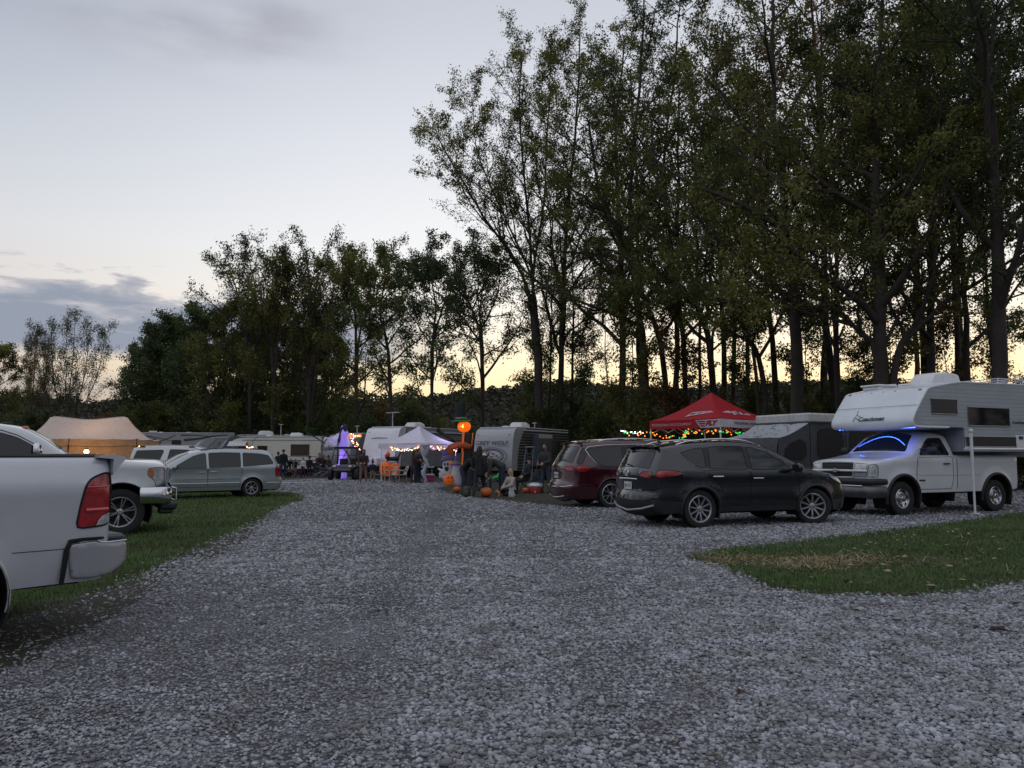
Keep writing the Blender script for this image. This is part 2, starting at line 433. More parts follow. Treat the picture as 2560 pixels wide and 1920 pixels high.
class Vehicle:
    def __init__(s, name, label, cat, loc, rz, scale, spec, group=None):
        s.sp = spec; s.root = empty(name, loc, rz, label, cat, group, scale)
        s.L = spec['L']; s.cx = (spec['xf']+spec['xr'])/2
        s.prof = thin(resample(chaikin(spec['prof'], spec.get('smooth', 2)), .07), .018)
        s.P = np.array(s.prof)
        sl = np.r_[0, np.cumsum(np.hypot(*np.diff(s.P, axis=0).T))]; s.s = sl
        t = np.gradient(s.P, sl, axis=0); t /= np.hypot(*t.T)[:,None]
        s.nrm = np.stack([-t[:,1], t[:,0]], 1)      # left of travel = outward? travel is front->rear over the top: outward is up
        s.nrm *= np.sign((s.nrm[len(sl)//2]@np.array([0,1])))
        s.bodyV = []; s.bodyF = []; s.nb = 0
        s.paint = spec['paint']
        s.build()
    def W(s, x, z, d=None):
        sp = s.sp; x = np.asarray(x, float); z = np.asarray(z, float); h = sp['half']
        lf, tf, lr, tr = sp.get('plan', (.9, .16, .7, .10))
        u = np.clip(1-x/lf, 0, 1); v = np.clip(1-(s.L-x)/lr, 0, 1)
        p = h*(1-tf*u**2.3-tr*v**2.3)
        zb = sp['belt']; zl = sp.get('low', .35)
        k = np.clip((zb-z)/(zb-zl), 0, 1.4)
        p = p - sp.get('curve', .05)*k**2 - .012*np.sin(np.clip(k,0,1)*pi*2)*sp.get('crease', 1)
        up = np.clip(z-zb, 0, 3); p = p - sp.get('tum', .42)*up**1.1*sp.get('tumx', lambda q: 1.0)(x)
        for xw in (sp['xf'], sp['xr']):
            dw = np.hypot(x-xw, z-sp['rt'])-sp['ra']
            p = p + sp.get('flare', .02)*np.clip(1-np.abs(dw)/.09, 0, 1)**1.5
        if d is None: d = seg_dist(np.stack([x.ravel(), z.ravel()], 1), s.prof).reshape(x.shape)
        r = sp.get('fillet', .09); dd = np.clip(d, 0, r)
        return p - (r-np.sqrt(np.maximum(r*r-(r-dd)**2, 0)))*sp.get('fk', .9)
    def loc3(s, x, y, z): return np.stack([s.cx-x, y, z], -1)
    def add_body(s, V, F):
        s.bodyV.append(V); s.bodyF.append(F+s.nb); s.nb += len(V)
    def outline_bottom(s):
        sp = s.sp; zs = sp['sill']; out = []; ra = sp['ra']; rt = sp['rt']
        a0 = math.asin(max(-1, min(1, (zs-rt)/ra)))
        for xw in (sp['xr'], sp['xf']):
            n = 16
            for i in range(n+1):
                a = a0+(pi-2*a0)*i/n
                out.append((xw+ra*cos(a), rt+ra*sin(a)))
        return out
    def build(s):
        sp = s.sp
        bottom = s.outline_bottom()
        outer = thin(resample(list(s.prof)+bottom, .07, True), .012, True)
        s.outer = outer
        feats = []
        for f in sp['side']:
            poly = f['poly']
            if f.get('round', 1): poly = round_poly(poly, f.get('rr', .045))
            feats.append((f, thin(resample(poly, .08, True), .012, True)))
        x0, x1 = 0, s.L; zmax = s.P[:,1].max(); g = sp.get('grid', .10); pts = []
        nx = int((x1-x0)/g); nz = int(zmax/g)+1
        for i in range(nx+1):
            for j in range(nz+1): pts.append((x0+g*(i+(j % 2)*.5), .15+g*j*.87))
        PP = np.array(pts); ok = pip(PP, outer) & (seg_dist(PP, list(outer)+[outer[0]]) > .085)
        for f, poly in feats: ok &= seg_dist(PP, poly+[poly[0]]) > .03
        PP = PP[ok]; rows = []
        for dist in (.012, .035, .07):
            q = s.P-s.nrm*dist; m = (seg_dist(q, s.prof) > dist*.93) & pip(q, outer)
            for f, poly in feats: m &= seg_dist(q, poly+[poly[0]]) > .02
            rows.append(q[m])
        pts = [tuple(p) for p in np.vstack([PP]+rows)]
        V2, parts = cut_sheet(outer, feats, pts)
        d = seg_dist(V2, s.prof); Y = s.W(V2[:,0], V2[:,1], d)
        for side in (1, -1):
            V3 = s.loc3(V2[:,0], side*Y, V2[:,1])
            for key, F in parts.items():
                if len(F) == 0: continue
                FF = F if side < 0 else F[:, ::-1]
                # x is mirrored by loc3, so the winding flips once more
                FF = FF[:, ::-1]
                if key == '': s.add_body(V3, FF); continue
                f = feats[key][0]; poly = feats[key][1]
                if f.get('only') and f['only'] != side: s.add_body(V3, FF); continue
                s.part(f, V3, FF, [(p, side) for p in poly], np.array([0, side, 0]), side)
        # ends and top
        n = len(s.s); ends = s.W(s.P[:,0], s.P[:,1], np.zeros(n)); s.endW = ends
        S = s.s[-1]; outer2 = [(a, -1.0) for a in s.s]+[(S, t) for t in np.linspace(-1, 1, 15)[1:-1]]+[(a, 1.0) for a in s.s[::-1]]+[(0, t) for t in np.linspace(1, -1, 15)[1:-1]]
        imax = int(np.argmax(s.P[:,1])); feats2 = []
        for f in sp['ends']:
            poly = []
            for (y, z) in resample(round_poly(f['poly'], f.get('rr', .045)) if f.get('round', 1) else f['poly'], .07, True):
                if f['end'] == 'F': sv = np.interp(z, np.maximum.accumulate(s.P[:imax+1,1])+np.arange(imax+1)*1e-6, s.s[:imax+1])
                elif f['end'] == 'R': sv = np.interp(-z, -np.maximum.accumulate(s.P[imax:,1][::-1])[::-1]+np.arange(n-imax)*1e-6, s.s[imax:])
                else: sv = np.interp(z, s.P[:,0], s.s)      # 'T': (y, x) seen from above
                w = np.interp(sv, s.s, ends); poly.append((float(sv), float(max(-.985, min(.985, y/w)))))
            feats2.append((f, thin(poly, .01, True)))
        pts = []
        for i in range(1, n-1):
            for t in np.linspace(-1, 1, 15)[1:-1]: pts.append((s.s[i], t))
            for t in (.97, .93): pts += [(s.s[i], t), (s.s[i], -t)]
        PP = np.array(pts)
        ok = np.ones(len(PP), bool)
        for f, poly in feats2: ok &= seg_dist(PP, poly+[poly[0]]) > .02
        V2, parts = cut_sheet(outer2, feats2, [tuple(p) for p in PP[ok]])
        V3 = s.strip_map(V2)
        for key, F in parts.items():
            if len(F) == 0: continue
            if key == '': s.add_body(V3, F); continue
            f, poly = feats2[key]
            s.part(f, V3, F, [(p, 0) for p in poly], None, 0)
        V = np.vstack(s.bodyV); F = np.vstack(s.bodyF)
        o = np_mesh('body', V, F, s.paint, s.root)
        bm = bmesh.new(); bm.from_mesh(o.data); bmesh.ops.remove_doubles(bm, verts=bm.verts, dist=.0015)
        bmesh.ops.recalc_face_normals(bm, faces=bm.faces)
        lv = [v for v in bm.verts if not v.link_faces]; bmesh.ops.delete(bm, geom=lv, context='VERTS')
        bm.to_mesh(o.data); bm.free(); o.data.shade_smooth(); o.data.set_sharp_from_angle(angle=radians(38)); s.body = o
        s.details()
    def strip_map(s, V2):
        a = V2[:,0]; t = V2[:,1]; P = np.stack([np.interp(a, s.s, s.P[:,0]), np.interp(a, s.s, s.P[:,1])], 1)
        N = np.stack([np.interp(a, s.s, s.nrm[:,0]), np.interp(a, s.s, s.nrm[:,1])], 1); N /= np.maximum(np.hypot(*N.T), 1e-6)[:,None]
        w = np.interp(a, s.s, s.endW); cr = np.interp(P[:,0], [q[0] for q in s.sp['crown']], [q[1] for q in s.sp['crown']])
        k = cr*(1-np.abs(t)**2.4)
        P = P+N*k[:,None]
        return s.loc3(P[:,0], w*t, P[:,1])
    def surf(s, x, z, side, off=0.0):
        y = float(s.W(np.array([x]), np.array([z]))[0])+off
        return Vector((s.cx-x, side*y, z))
    def end_pt(s, y, z, end, off=0.0):
        imax = int(np.argmax(s.P[:,1])); n = len(s.s)
        if end == 'F': sv = np.interp(z, np.maximum.accumulate(s.P[:imax+1,1])+np.arange(imax+1)*1e-6, s.s[:imax+1])
        elif end == 'R': sv = np.interp(-z, -np.maximum.accumulate(s.P[imax:,1][::-1])[::-1]+np.arange(n-imax)*1e-6, s.s[imax:])
        else: sv = np.interp(z, s.P[:,0], s.s)
        w = np.interp(sv, s.s, s.endW); v = s.strip_map(np.array([[sv, y/w]]))[0]
        nx = np.interp(sv, s.s, s.nrm[:,0]); nz = np.interp(sv, s.s, s.nrm[:,1])
        return Vector(v)+Vector((-nx, 0, nz))*off
    def part(s, f, V3, F, poly, nrm, side):
        kind = f['name']; m = f.get('mat', GLASS)
        used = np.unique(F); remap = np.full(len(V3), -1); remap[used] = np.arange(len(used))
        V = V3[used].copy(); off = f.get('off', 0.0)
        mesh_parent = s.root
        o = np_mesh(kind, V, remap[F], m, mesh_parent, smooth=True)
        if off: 
            me = o.data; nn = np.zeros(len(me.vertices)*3, np.float32); me.vertices.foreach_get('normal', nn)
            V = V + nn.reshape(-1, 3)*off; me.vertices.foreach_set('co', V.astype(np.float32).ravel()); me.update()
        if f.get('label'): o['label'] = f['label']
        pts3 = []
        for p, sd in poly:
            if sd: pts3.append(s.surf(p[0], p[1], sd, .001))
            else: pts3.append(Vector(s.strip_map(np.array([p]))[0]))
        e = f.get('edge', SEAM); er = f.get('er', .006)
        if e is not None:
            MB().tube(pts3, er, 5, closed=True).build(f.get('ename', 'seal'), e, o)
        if f.get('handle'):
            hx, hz = f['handle']; p = s.surf(hx, hz, side, .028); q = s.surf(hx+.09, hz, side, .030); r = s.surf(hx-.09, hz, side, .030)
            mb = MB(); mb.tube([s.surf(hx+.115, hz, side, .004), q, p, r, s.surf(hx-.115, hz, side, .004)], [.012,.016,.017,.016,.012], 8)
            mb.build('handle', f.get('hmat', CHROME), o)
        return o
    def details(s):
        sp = s.sp; half = sp['half']; rt = sp['rt']; ra = sp['ra']
        mb = MB(); zs = sp['sill']; zmid = zs+.25
        fx, rx = sp['xf'], sp['xr']
        mb.box(((0), 0, (zs-.06+.9)/2), (s.L-.5-ra*.3, 2*(half-.42), .9-(zs-.06)))
        for a, b in ((s.sp.get('nose', .2), fx-ra-.02), (fx+ra+.02, rx-ra-.02), (rx+ra+.02, s.L-.22)):
            if b > a: mb.box((s.cx-(a+b)/2, 0, (zs-.02+.72)/2), (b-a, 2*(half-.13), .72-(zs-.02)))
        mb.build('underbody', UNDER, s.root)
        for xw in (fx, rx):
            for side in (1, -1):
                wm = MB(); n = 14; yo = side*(float(s.W(np.array([xw]), np.array([rt+ra]))[0])-.012); yi = side*(half-.42); vs = []
                for i in range(n+1):
                    a = radians(-25)+radians(230)*i/n
                    for y in (yo, yi): vs.append((s.cx-xw-(ra-.002)*cos(a), y, rt+(ra-.002)*sin(a)))
                wm.add(vs, [(2*i, 2*i+1, 2*i+3, 2*i+2) for i in range(n)])
                wm.add([(s.cx-xw, yi, rt)]+[vs[2*i+1] for i in range(n+1)], [(0, i+1, i+2) for i in range(n)])
                lip = [s.surf(xw+ra*cos(a), rt+ra*sin(a), side, -.004) for a in np.linspace(radians(-12), radians(192), 22)]
                wm.build('wheel_arch', UNDER, s.root)
                MB().tube(lip, sp.get('lipr', .012), 6).build('arch_lip', sp.get('lip', s.paint), s.root)
                yw = half-sp.get('inset', .035)-sp['tw']/2
                s.wheel(s.cx-xw, side*yw, side, sp.get('steer', 0) if xw == fx else 0)
    def wheel(s, x, y, side, steer):
        sp = s.sp; r = sp['rt']; rr = sp['rim']; w = sp['tw']; ns, style = sp['spokes']
        e = empty('wheel', (x, y, r), steer+(0 if side > 0 else pi), parent=s.root)
        e.rotation_euler.y = random.uniform(0, 6)
        key = (s.root.name, 'wheel')
        if not hasattr(s, 'wm'):
            mb = MB(); h = w/2
            pr = [(rr-.01, -h*.8), (rr+.015, -h*.95), (r*.86, -h), (r*.96, -h*.92), (r, -h*.72)]
            pr += [(r-(.008 if i % 2 else 0), -h*.72+h*1.44*i/12) for i in range(1, 12)]
            pr += [(r, h*.72), (r*.96, h*.92), (r*.86, h), (rr+.03, h*.97), (rr+.012, h*.9), (rr-.01, h*.8)]
            mb.lathe(pr, 48, axis='Y')
            t = mb.build('tyre', RUBBER, e, smooth=40)
            rb = MB(); yo = h*.84
            rb.lathe([(rr+.012, h*.9), (rr+.004, h*.95), (rr-.012, h*.93), (rr-.022, h*.80), (rr-.03, -h*.6)], 48, axis='Y')
            if style == 'steel':
                rb.lathe([(rr-.02, h*.55), (rr*.86, h*.48), (rr*.72, h*.62), (rr*.55, h*.66), (rr*.42, h*.5), (rr*.36, h*1.05), (rr*.30, h*1.2), (0, h*1.22)], 48, axis='Y')
                for i in range(8):
                    a = 2*pi*i/8; c = (rr*.60*cos(a), h*.665, rr*.60*sin(a))
                    rb.ball((rr*.76*cos(a), h*.56, rr*.76*sin(a)), (.036, .012, .036), 10, m=1)
                    rb.ball((rr*.36*cos(a+.39), h*.9, rr*.36*sin(a+.39)), (.012, .012, .012), 6, m=0)
            else:
                rb.lathe([(rr-.03, -h*.5), (.03, -h*.5)], 32, m=1, axis='Y')      # dark recess with brake behind the spokes
                rb.lathe([(rr*.62, -h*.2), (rr*.60, -h*.1), (.05, -h*.1)], 32, m=1, axis='Y')
                rb.lathe([(rr*.24, yo-.035), (rr*.22, yo-.012), (rr*.12, yo-.006), (rr*.11, yo-.014), (0, yo-.014)], 24, axis='Y')
                for i in range(ns):
                    a = 2*pi*i/ns
                    subs = [(0, 0, .055)] if style == 'single' else ([(-.10, -.12, .026), (.10, .12, .026)] if style == 'double' else [(0, -.26, .03), (0, .26, .03)])
                    for da, db, wd in subs:
                        p0 = Vector((rr*.20*cos(a+da), yo-.02, rr*.20*sin(a+da))); p1 = Vector(((rr-.012)*cos(a+db), yo-.006, (rr-.012)*sin(a+db)))
                        mid = (p0+p1)/2+Vector((0, .004, 0)); dr = (p1-p0).normalized(); sd = dr.cross(Vector((0,1,0))).normalized()
                        wd0, wd1 = wd*.55*rr/.24, wd*(.62 if style != 'single' else .5)*rr/.24
                        vs = []
                        for p, ww in ((p0, wd0), (mid, (wd0+wd1)*.47), (p1, wd1)):
                            vs += [p-sd*ww*.62-Vector((0,.03,0)), p-sd*ww*.5, p+sd*ww*.5, p+sd*ww*.62-Vector((0,.03,0))]
                        rb.add(vs, [(0,1,5,4),(1,2,6,5),(2,3,7,6),(4,5,9,8),(5,6,10,9),(6,7,11,10)])
                for i in range(5):
                    a = 2*pi*i/5+.3; rb.ball((rr*.16*cos(a), yo-.012, rr*.16*sin(a)), (.009, .008, .009), 6, m=1, k=4)
            k = rb.build('rim', [sp.get('rimmat', ALLOY), DARKALLOY], e, smooth=30); s.wm = (t.data, k.data)
        else:
            for nm, d in zip(('tyre', 'rim'), s.wm):
                o = bpy.data.objects.new(nm, d); COL.objects.link(o); o.parent = e
    # --- add-ons
    def mirror(s, x, z, size=(.13,.22,.17), m=None, stalk=.10, cap=None):
        for side in (1, -1):
            p = s.surf(x, z-.04, side, 0); c = p+Vector((.02, side*(stalk+size[1]/2), .05))
            mb = MB(); mb.tube([p, p+Vector((.01, side*stalk*.9, .02)), c], [.035,.03,.03], 8)
            mb.build('mirror', TRIM, s.root)
            o = s.root.children[-1] if False else [q for q in bpy.data.objects if q.parent == s.root and q.name.startswith('mirror')][-1]
            MB().box(c, size, bev=.045).build('mirror_shell', m or s.paint, o, smooth=50)
            MB().box(c+Vector((-size[0]/2-.002, 0, 0)), (.006, size[1]*.8, size[2]*.8), bev=.002).build('mirror_glass', GLASS, o)
    def rails(s, x0, x1, m=CHROME, y=.60, h=.035):
        for side in (1, -1):
            pts = []
            for i in range(9):
                x = x0+(x1-x0)*i/8; q = s.end_pt(side*y, x, 'T', h*sin(pi*min(1, max(0, i/8*1.0)))**.3 if 0 < i < 8 else -.005)
                pts.append(q)
            MB().tube(pts, .016, 6).build('roof_rail', m, s.root)
    def plate(s, z, end='R', y=0, text=None, w=.30, h=.15, tilt=0):
        p = s.end_pt(y, z, end, .012); sx = 1 if end == 'F' else -1
        o = MB().box(p, (.012, w, h), bev=.003).build('number_plate', PLATE, s.root)
        if text:
            M = plane_M(p+Vector((sx*.008, 0, 0)), (0, sx, 0), (0, 0, 1)); text_mesh('plate_lettering', text, .075, INK, o, M, .001)
        return o
    def bar(s, pts, end, r, m, name, off=.012):
        return MB().tube([s.end_pt(y, z, end, off) for y, z in pts], r, 6).build(name, m, s.root)
    def line(s, pts, side, r, m, name, off=.003, parent=None):
        P = resample(pts, .1)
        return MB().tube([s.surf(x, z, side, off) for x, z in P], r, 5).build(name, m, parent or s.root)

def place_near_wheel(spec, u, v, phi, scale, which, side):
    """ground point of one wheel seen at photo pixel (u, v); phi is the heading; side +1 = left wheel"""
    g = ground(u, v); wb = (spec['xr']-spec['xf'])/2*scale*(1 if which == 'rear' else -1); hd = Vector((cos(phi), sin(phi), 0)); lf = Vector((-sin(phi), cos(phi), 0))
    tw = (spec['half']-.13)*scale
    return g+hd*wb-lf*side*tw

def paint(name, col, metallic=.0, rough=.32, var=.04):
    return mat(name, col, rough, metallic, 1.0, var=var, vscale=2.2, bump=.0004, bscale=3)
def W_(name, poly, **k): return dict(name=name, poly=poly, **k)
DOORK = dict(er=.005, edge=SEAM, ename='door_seam', round=1)

# ------------------------------------------------------------------ dark compact suv (nearest on the right)
DK = paint('charcoal metallic paint', (.010,.012,.019), .3, .22)
sp = dict(L=4.57, half=.92, xf=.93, xr=3.59, rt=.36, ra=.425, rim=.245, tw=.225, sill=.30, belt=1.02, tum=.42, paint=DK, spokes=(10, 'single'), lip=TRIM, lipr=.03,
  plan=(.9,.20,.55,.12), curve=.05, steer=radians(-24),
  prof=[(.14,.24),(.03,.33),(.0,.52),(.03,.70),(.12,.86),(.32,.97),(.75,1.05),(1.12,1.11),(1.13,1.11),(1.62,1.40),(1.95,1.565),(2.3,1.63),(2.8,1.66),(3.4,1.64),(4.0,1.575),(4.26,1.52),(4.29,1.50),(4.28,1.47),(4.42,1.22),(4.50,1.06),(4.54,1.03),(4.52,.80),(4.51,.66),(4.57,.60),(4.57,.44),(4.50,.32),(4.40,.27)],
  crown=[(0,.14),(.3,.10),(.8,.05),(1.2,.06),(1.7,.08),(2.2,.04),(4.0,.04),(4.3,.05),(4.4,.07),(4.57,.14)],
  side=[W_('window',[(1.50,1.10),(1.66,1.24),(2.0,1.44),(2.30,1.53),(2.42,1.54),(2.42,1.10)],mat=CLEAR),
        W_('window',[(2.52,1.10),(2.52,1.55),(3.0,1.55),(3.30,1.53),(3.36,1.12)]),
        W_('window',[(3.45,1.13),(3.42,1.52),(3.62,1.50),(3.95,1.42),(3.90,1.37),(3.68,1.16)]),
        W_('pillar_trim',[(2.425,1.10),(2.425,1.545),(2.515,1.55),(2.515,1.10)],mat=TRIM,round=0,edge=None),
        W_('pillar_trim',[(3.365,1.12),(3.31,1.53),(3.415,1.52),(3.445,1.13)],mat=TRIM,round=0,edge=None),
        W_('taillight',[(4.06,1.00),(3.98,1.035),(4.02,1.07),(4.36,1.10),(4.465,1.09),(4.52,.98),(4.46,.95)],mat=REDLENS),
        W_('headlight',[(.10,.80),(.13,.88),(.55,.98),(.62,.99),(.42,.88),(.2,.80)],mat=WHITELENS),
        W_('door',[(1.34,.42),(1.30,.80),(1.40,1.075),(2.46,1.075),(2.47,.42)],handle=(2.28,.93),**DOORK),
        W_('door',[(2.48,.42),(2.475,1.075),(3.42,1.09),(3.38,.98),(3.16,.80),(3.05,.60),(3.02,.42)],handle=(3.20,.97),**DOORK),
        W_('lower_cladding',[(.95,.28),(1.36,.40),(3.10,.40),(3.2,.28),(3.2,.2),(.9,.2)],mat=TRIM,edge=None,round=0),
        W_('bumper_cladding',[(4.03,.50),(4.57,.545),(4.7,.2),(3.9,.2)],mat=TRIM,edge=None,round=0)],
  ends=[W_('windshield',[(-.66,1.15),(-.50,1.53),(0,1.55),(.50,1.53),(.66,1.15)],end='F',mat=GLASS),
        W_('headlight',[(.45,.80),(.80,.82),(.83,.93),(.5,.88)],end='F',mat=WHITELENS),W_('headlight',[(-.45,.80),(-.80,.82),(-.83,.93),(-.5,.88)],end='F',mat=WHITELENS),
        W_('grille',[(-.62,.40),(-.70,.66),(.70,.66),(.62,.40)],end='F',mat=TRIM),
        W_('rear_window',[(-.60,1.10),(-.52,1.44),(.52,1.44),(.60,1.10)],end='R',mat=GLASS),
        W_('taillight',[(.36,.985),(.50,1.035),(.76,1.045),(.76,.93),(.56,.955)],end='R',mat=REDLENS),
        W_('taillight',[(-.36,.985),(-.50,1.035),(-.76,1.045),(-.76,.93),(-.56,.955)],end='R',mat=REDLENS),
        W_('bumper_cladding',[(-.9,.28),(-.9,.52),(.9,.52),(.9,.28)],end='R',mat=TRIM,round=0)])
for f in sp['side']:
    if f['name'] == 'door': f['mat'] = DK
phi = radians(19.5); sc_ = 1.055
rav = Vehicle('parked_suv', 'charcoal compact suv with silver roof rails parked on gravel before the maroon minivan', 'suv',
              place_near_wheel(sp, 1746, 1320, phi, sc_, 'rear', -1), phi, sc_, sp)
for sd in (1, -1):
    rav.line([(1.46,1.075),(2.4,1.078),(3.45,1.10),(3.66,1.13),(3.97,1.40)], sd, .008, CHROME, 'window_trim', .006)
    rav.line([(4.0,.60),(4.30,.615),(4.55,.63)], sd, .010, DK, 'bumper_crease', .0)
rav.mirror(1.52, 1.12); rav.rails(2.15, 3.95, CHROME, .62, .045)
rav.plate(.80, 'R', 0, 'J85 215')
rav.bar([(-.78,.435),(-.5,.405),(0,.385),(.5,.405),(.78,.435)], 'R', .022, mat('silver skid trim', (.33,.33,.36), .35, .5), 'skid_trim', .02)
rav.bar([(-.80,.62),(-.4,.635),(0,.64),(.4,.635),(.80,.62)], 'R', .014, DK, 'bumper_step', .012)
rav.bar([(-.36,.925),(0,.935),(.36,.925)], 'R', .014, CHROME, 'tailgate_garnish', .01)
e_ = rav.end_pt(0, 1.005, 'R', .015)
lg = MB()
for rx_, rz_, oz in ((.075,.05,0),(.028,.048,0),(.05,.02,.022)):
    lg.tube([e_+Vector((0, rx_*cos(t), oz+rz_*sin(t))) for t in np.linspace(0, 2*pi, 20)[:-1]], .006, 5, closed=True)
lg.build('emblem', CHROME, rav.root)
rav.bar([(-.22,.70),(.22,.70)], 'R', .006, PLATE, 'bumper_sticker', .008)
MB().box(rav.end_pt(.05,.69,'R',.010), (.008,.26,.07), bev=.002).build('bumper_sticker', PLATE, rav.root)
MB().box(rav.end_pt(-.42,.72,'R',.008), (.008,.14,.025), bev=.002).build('badge', CHROME, rav.root)
sp_ = [rav.end_pt(y, 4.20, 'T', .0) for y in np.linspace(-.56,.56,9)]
mb = MB(); 
for a, b in zip(sp_[:-1], sp_[1:]):
    mb.add([a+Vector((.12,0,.012)), b+Vector((.12,0,.012)), b+Vector((-.19,0,-.012)), a+Vector((-.19,0,-.012)), a+Vector((.12,0,-.02)), b+Vector((.12,0,-.02)), b+Vector((-.18,0,-.04)), a+Vector((-.18,0,-.04))],
           [(0,1,2,3),(7,6,5,4),(3,2,6,7)])
mb.build('roof_spoiler', DK, rav.root)
MB().tube([rav.end_pt(-.05,1.12,'R',.02), rav.end_pt(.30,1.17,'R',.02)], .007, 5).build('rear_wiper', TRIM, rav.root)
mb = MB(); q = rav.end_pt(0, 3.9, 'T', 0); mb.add([q+Vector((.05,.02,0)), q+Vector((.05,-.02,0)), q+Vector((-.09,0,0)), q+Vector((-.07,0,.055))], [(0,1,3),(1,2,3),(2,0,3)]); mb.build('roof_antenna', TRIM, rav.root)

# ------------------------------------------------------------------ maroon minivan
MR = paint('maroon metallic paint', (.050,.004,.010), .25, .25)
sp = dict(L=5.17, half=1.0, xf=.98, xr=4.07, rt=.36, ra=.41, rim=.25, tw=.235, sill=.24, belt=1.02, tum=.36, paint=MR, spokes=(5, 'vee'),
  plan=(1.0,.20,.7,.13), curve=.05,
  prof=[(.14,.22),(.02,.32),(.0,.50),(.04,.70),(.20,.86),(.5,.97),(.95,1.08),(.96,1.08),(1.5,1.38),(1.95,1.60),(2.4,1.70),(3.0,1.75),(3.8,1.75),(4.4,1.71),(4.72,1.66),(4.76,1.64),(4.74,1.60),(4.92,1.32),(5.02,1.12),(5.06,1.05),(5.08,.80),(5.10,.64),(5.16,.58),(5.17,.42),(5.10,.30),(5.0,.25)],
  crown=[(0,.16),(.4,.10),(1,.06),(1.7,.10),(2.4,.05),(4.4,.05),(4.8,.08),(5.17,.16)],
  side=[W_('window',[(1.35,1.08),(1.5,1.20),(1.95,1.46),(2.25,1.56),(2.42,1.58),(2.46,1.08)],mat=CLEAR),
        W_('window',[(2.55,1.08),(2.53,1.59),(3.0,1.61),(3.62,1.60),(3.62,1.07)]),
        W_('window',[(3.72,1.07),(3.72,1.60),(4.2,1.575),(4.62,1.53),(4.70,1.50),(4.60,1.34),(4.42,1.13),(4.25,1.08)]),
        W_('pillar_trim',[(3.625,1.07),(3.625,1.60),(3.715,1.60),(3.715,1.07)],mat=TRIM,round=0,edge=None),
        W_('pillar_trim',[(2.465,1.08),(2.425,1.58),(2.525,1.59),(2.545,1.08)],mat=TRIM,round=0,edge=None),
        W_('rear_quarter_glass',[(4.86,1.12),(4.72,1.38),(4.70,1.50),(4.78,1.56),(4.95,1.25),(5.0,1.14)],mat=GLASS),
        W_('taillight',[(4.62,1.03),(4.70,1.07),(5.0,1.09),(5.04,1.0),(4.98,.93),(4.75,.94)],mat=REDLENS),
        W_('headlight',[(.12,.74),(.18,.84),(.62,.96),(.55,.86),(.2,.74)],mat=WHITELENS),
        W_('door',[(1.28,.34),(1.22,.80),(1.30,1.055),(2.50,1.055),(2.50,.34)],handle=(2.28,.92),mat=MR,**DOORK),
        W_('door',[(2.515,.34),(2.515,1.055),(3.70,1.045),(3.72,.86),(3.6,.62),(3.6,.34)],handle=(2.70,.92),mat=MR,**DOORK)],
  ends=[W_('windshield',[(-.74,1.14),(-.58,1.57),(0,1.60),(.58,1.57),(.74,1.14)],end='F',mat=GLASS),
        W_('grille',[(-.60,.36),(-.66,.60),(.66,.60),(.60,.36)],end='F',mat=TRIM),
        W_('rear_window',[(-.70,1.14),(-.60,1.56),(.60,1.56),(.70,1.14)],end='R',mat=GLASS),
        W_('taillight',[(.40,1.0),(.52,1.05),(.86,1.07),(.86,.95),(.60,.94)],end='R',mat=REDLENS),
        W_('taillight',[(-.40,1.0),(-.52,1.05),(-.86,1.07),(-.86,.95),(-.60,.94)],end='R',mat=REDLENS),
        W_('plate_recess',[(-.30,.72),(-.34,.92),(.34,.92),(.30,.72)],end='R',mat=TRIM)])
phi = radians(17); sc_ = 1.07
pac = Vehicle('parked_minivan', 'maroon minivan with chrome window line parked behind the charcoal suv', 'minivan',
              place_near_wheel(sp, 1526, 1270, phi, sc_, 'rear', -1), phi, sc_, sp)
for sd in (1, -1):
    pac.line([(1.3,1.06),(2.5,1.055),(3.6,1.045),(4.25,1.055),(4.46,1.11),(4.65,1.34),(4.74,1.50),(4.64,1.57),(4.2,1.615),(3.6,1.635),(3.0,1.64),(2.4,1.62)], sd, .011, CHROME, 'window_trim', .008)
    pac.line([(4.60,.60),(4.9,.60),(5.1,.57)], sd, .006, CHROME, 'bumper_reflector_trim', .004)
pac.mirror(1.40, 1.10); pac.rails(2.3, 4.3, CHROME, .66, .045)
pac.plate(.82, 'R', 0, 'HKB 4471')
pac.bar([(-.86,.60),(-.6,.535),(0,.52),(.6,.535),(.86,.60)], 'R', .013, CHROME, 'bumper_trim', .012)
pac.bar([(-.55,.36),(0,.345),(.55,.36)], 'R', .012, CHROME, 'bumper_lower_trim', .02)
pac.bar([(-.5,.965),(0,.97),(.5,.965)], 'R', .014, TRIM, 'tailgate_garnish', .01)
sp_ = [pac.end_pt(y, 4.66, 'T', .0) for y in np.linspace(-.62,.62,9)]; mb = MB()
for a, b in zip(sp_[:-1], sp_[1:]):
    mb.add([a+Vector((.12,0,.012)), b+Vector((.12,0,.012)), b+Vector((-.2,0,-.02)), a+Vector((-.2,0,-.02)), a+Vector((.12,0,-.02)), b+Vector((.12,0,-.02)), b+Vector((-.19,0,-.05)), a+Vector((-.19,0,-.05))],
           [(0,1,2,3),(7,6,5,4),(3,2,6,7)])
mb.build('roof_spoiler', MR, pac.root)
MB().tube([pac.end_pt(.05,1.17,'R',.02), pac.end_pt(-.34,1.19,'R',.02)], .007, 5).build('rear_wiper', TRIM, pac.root)

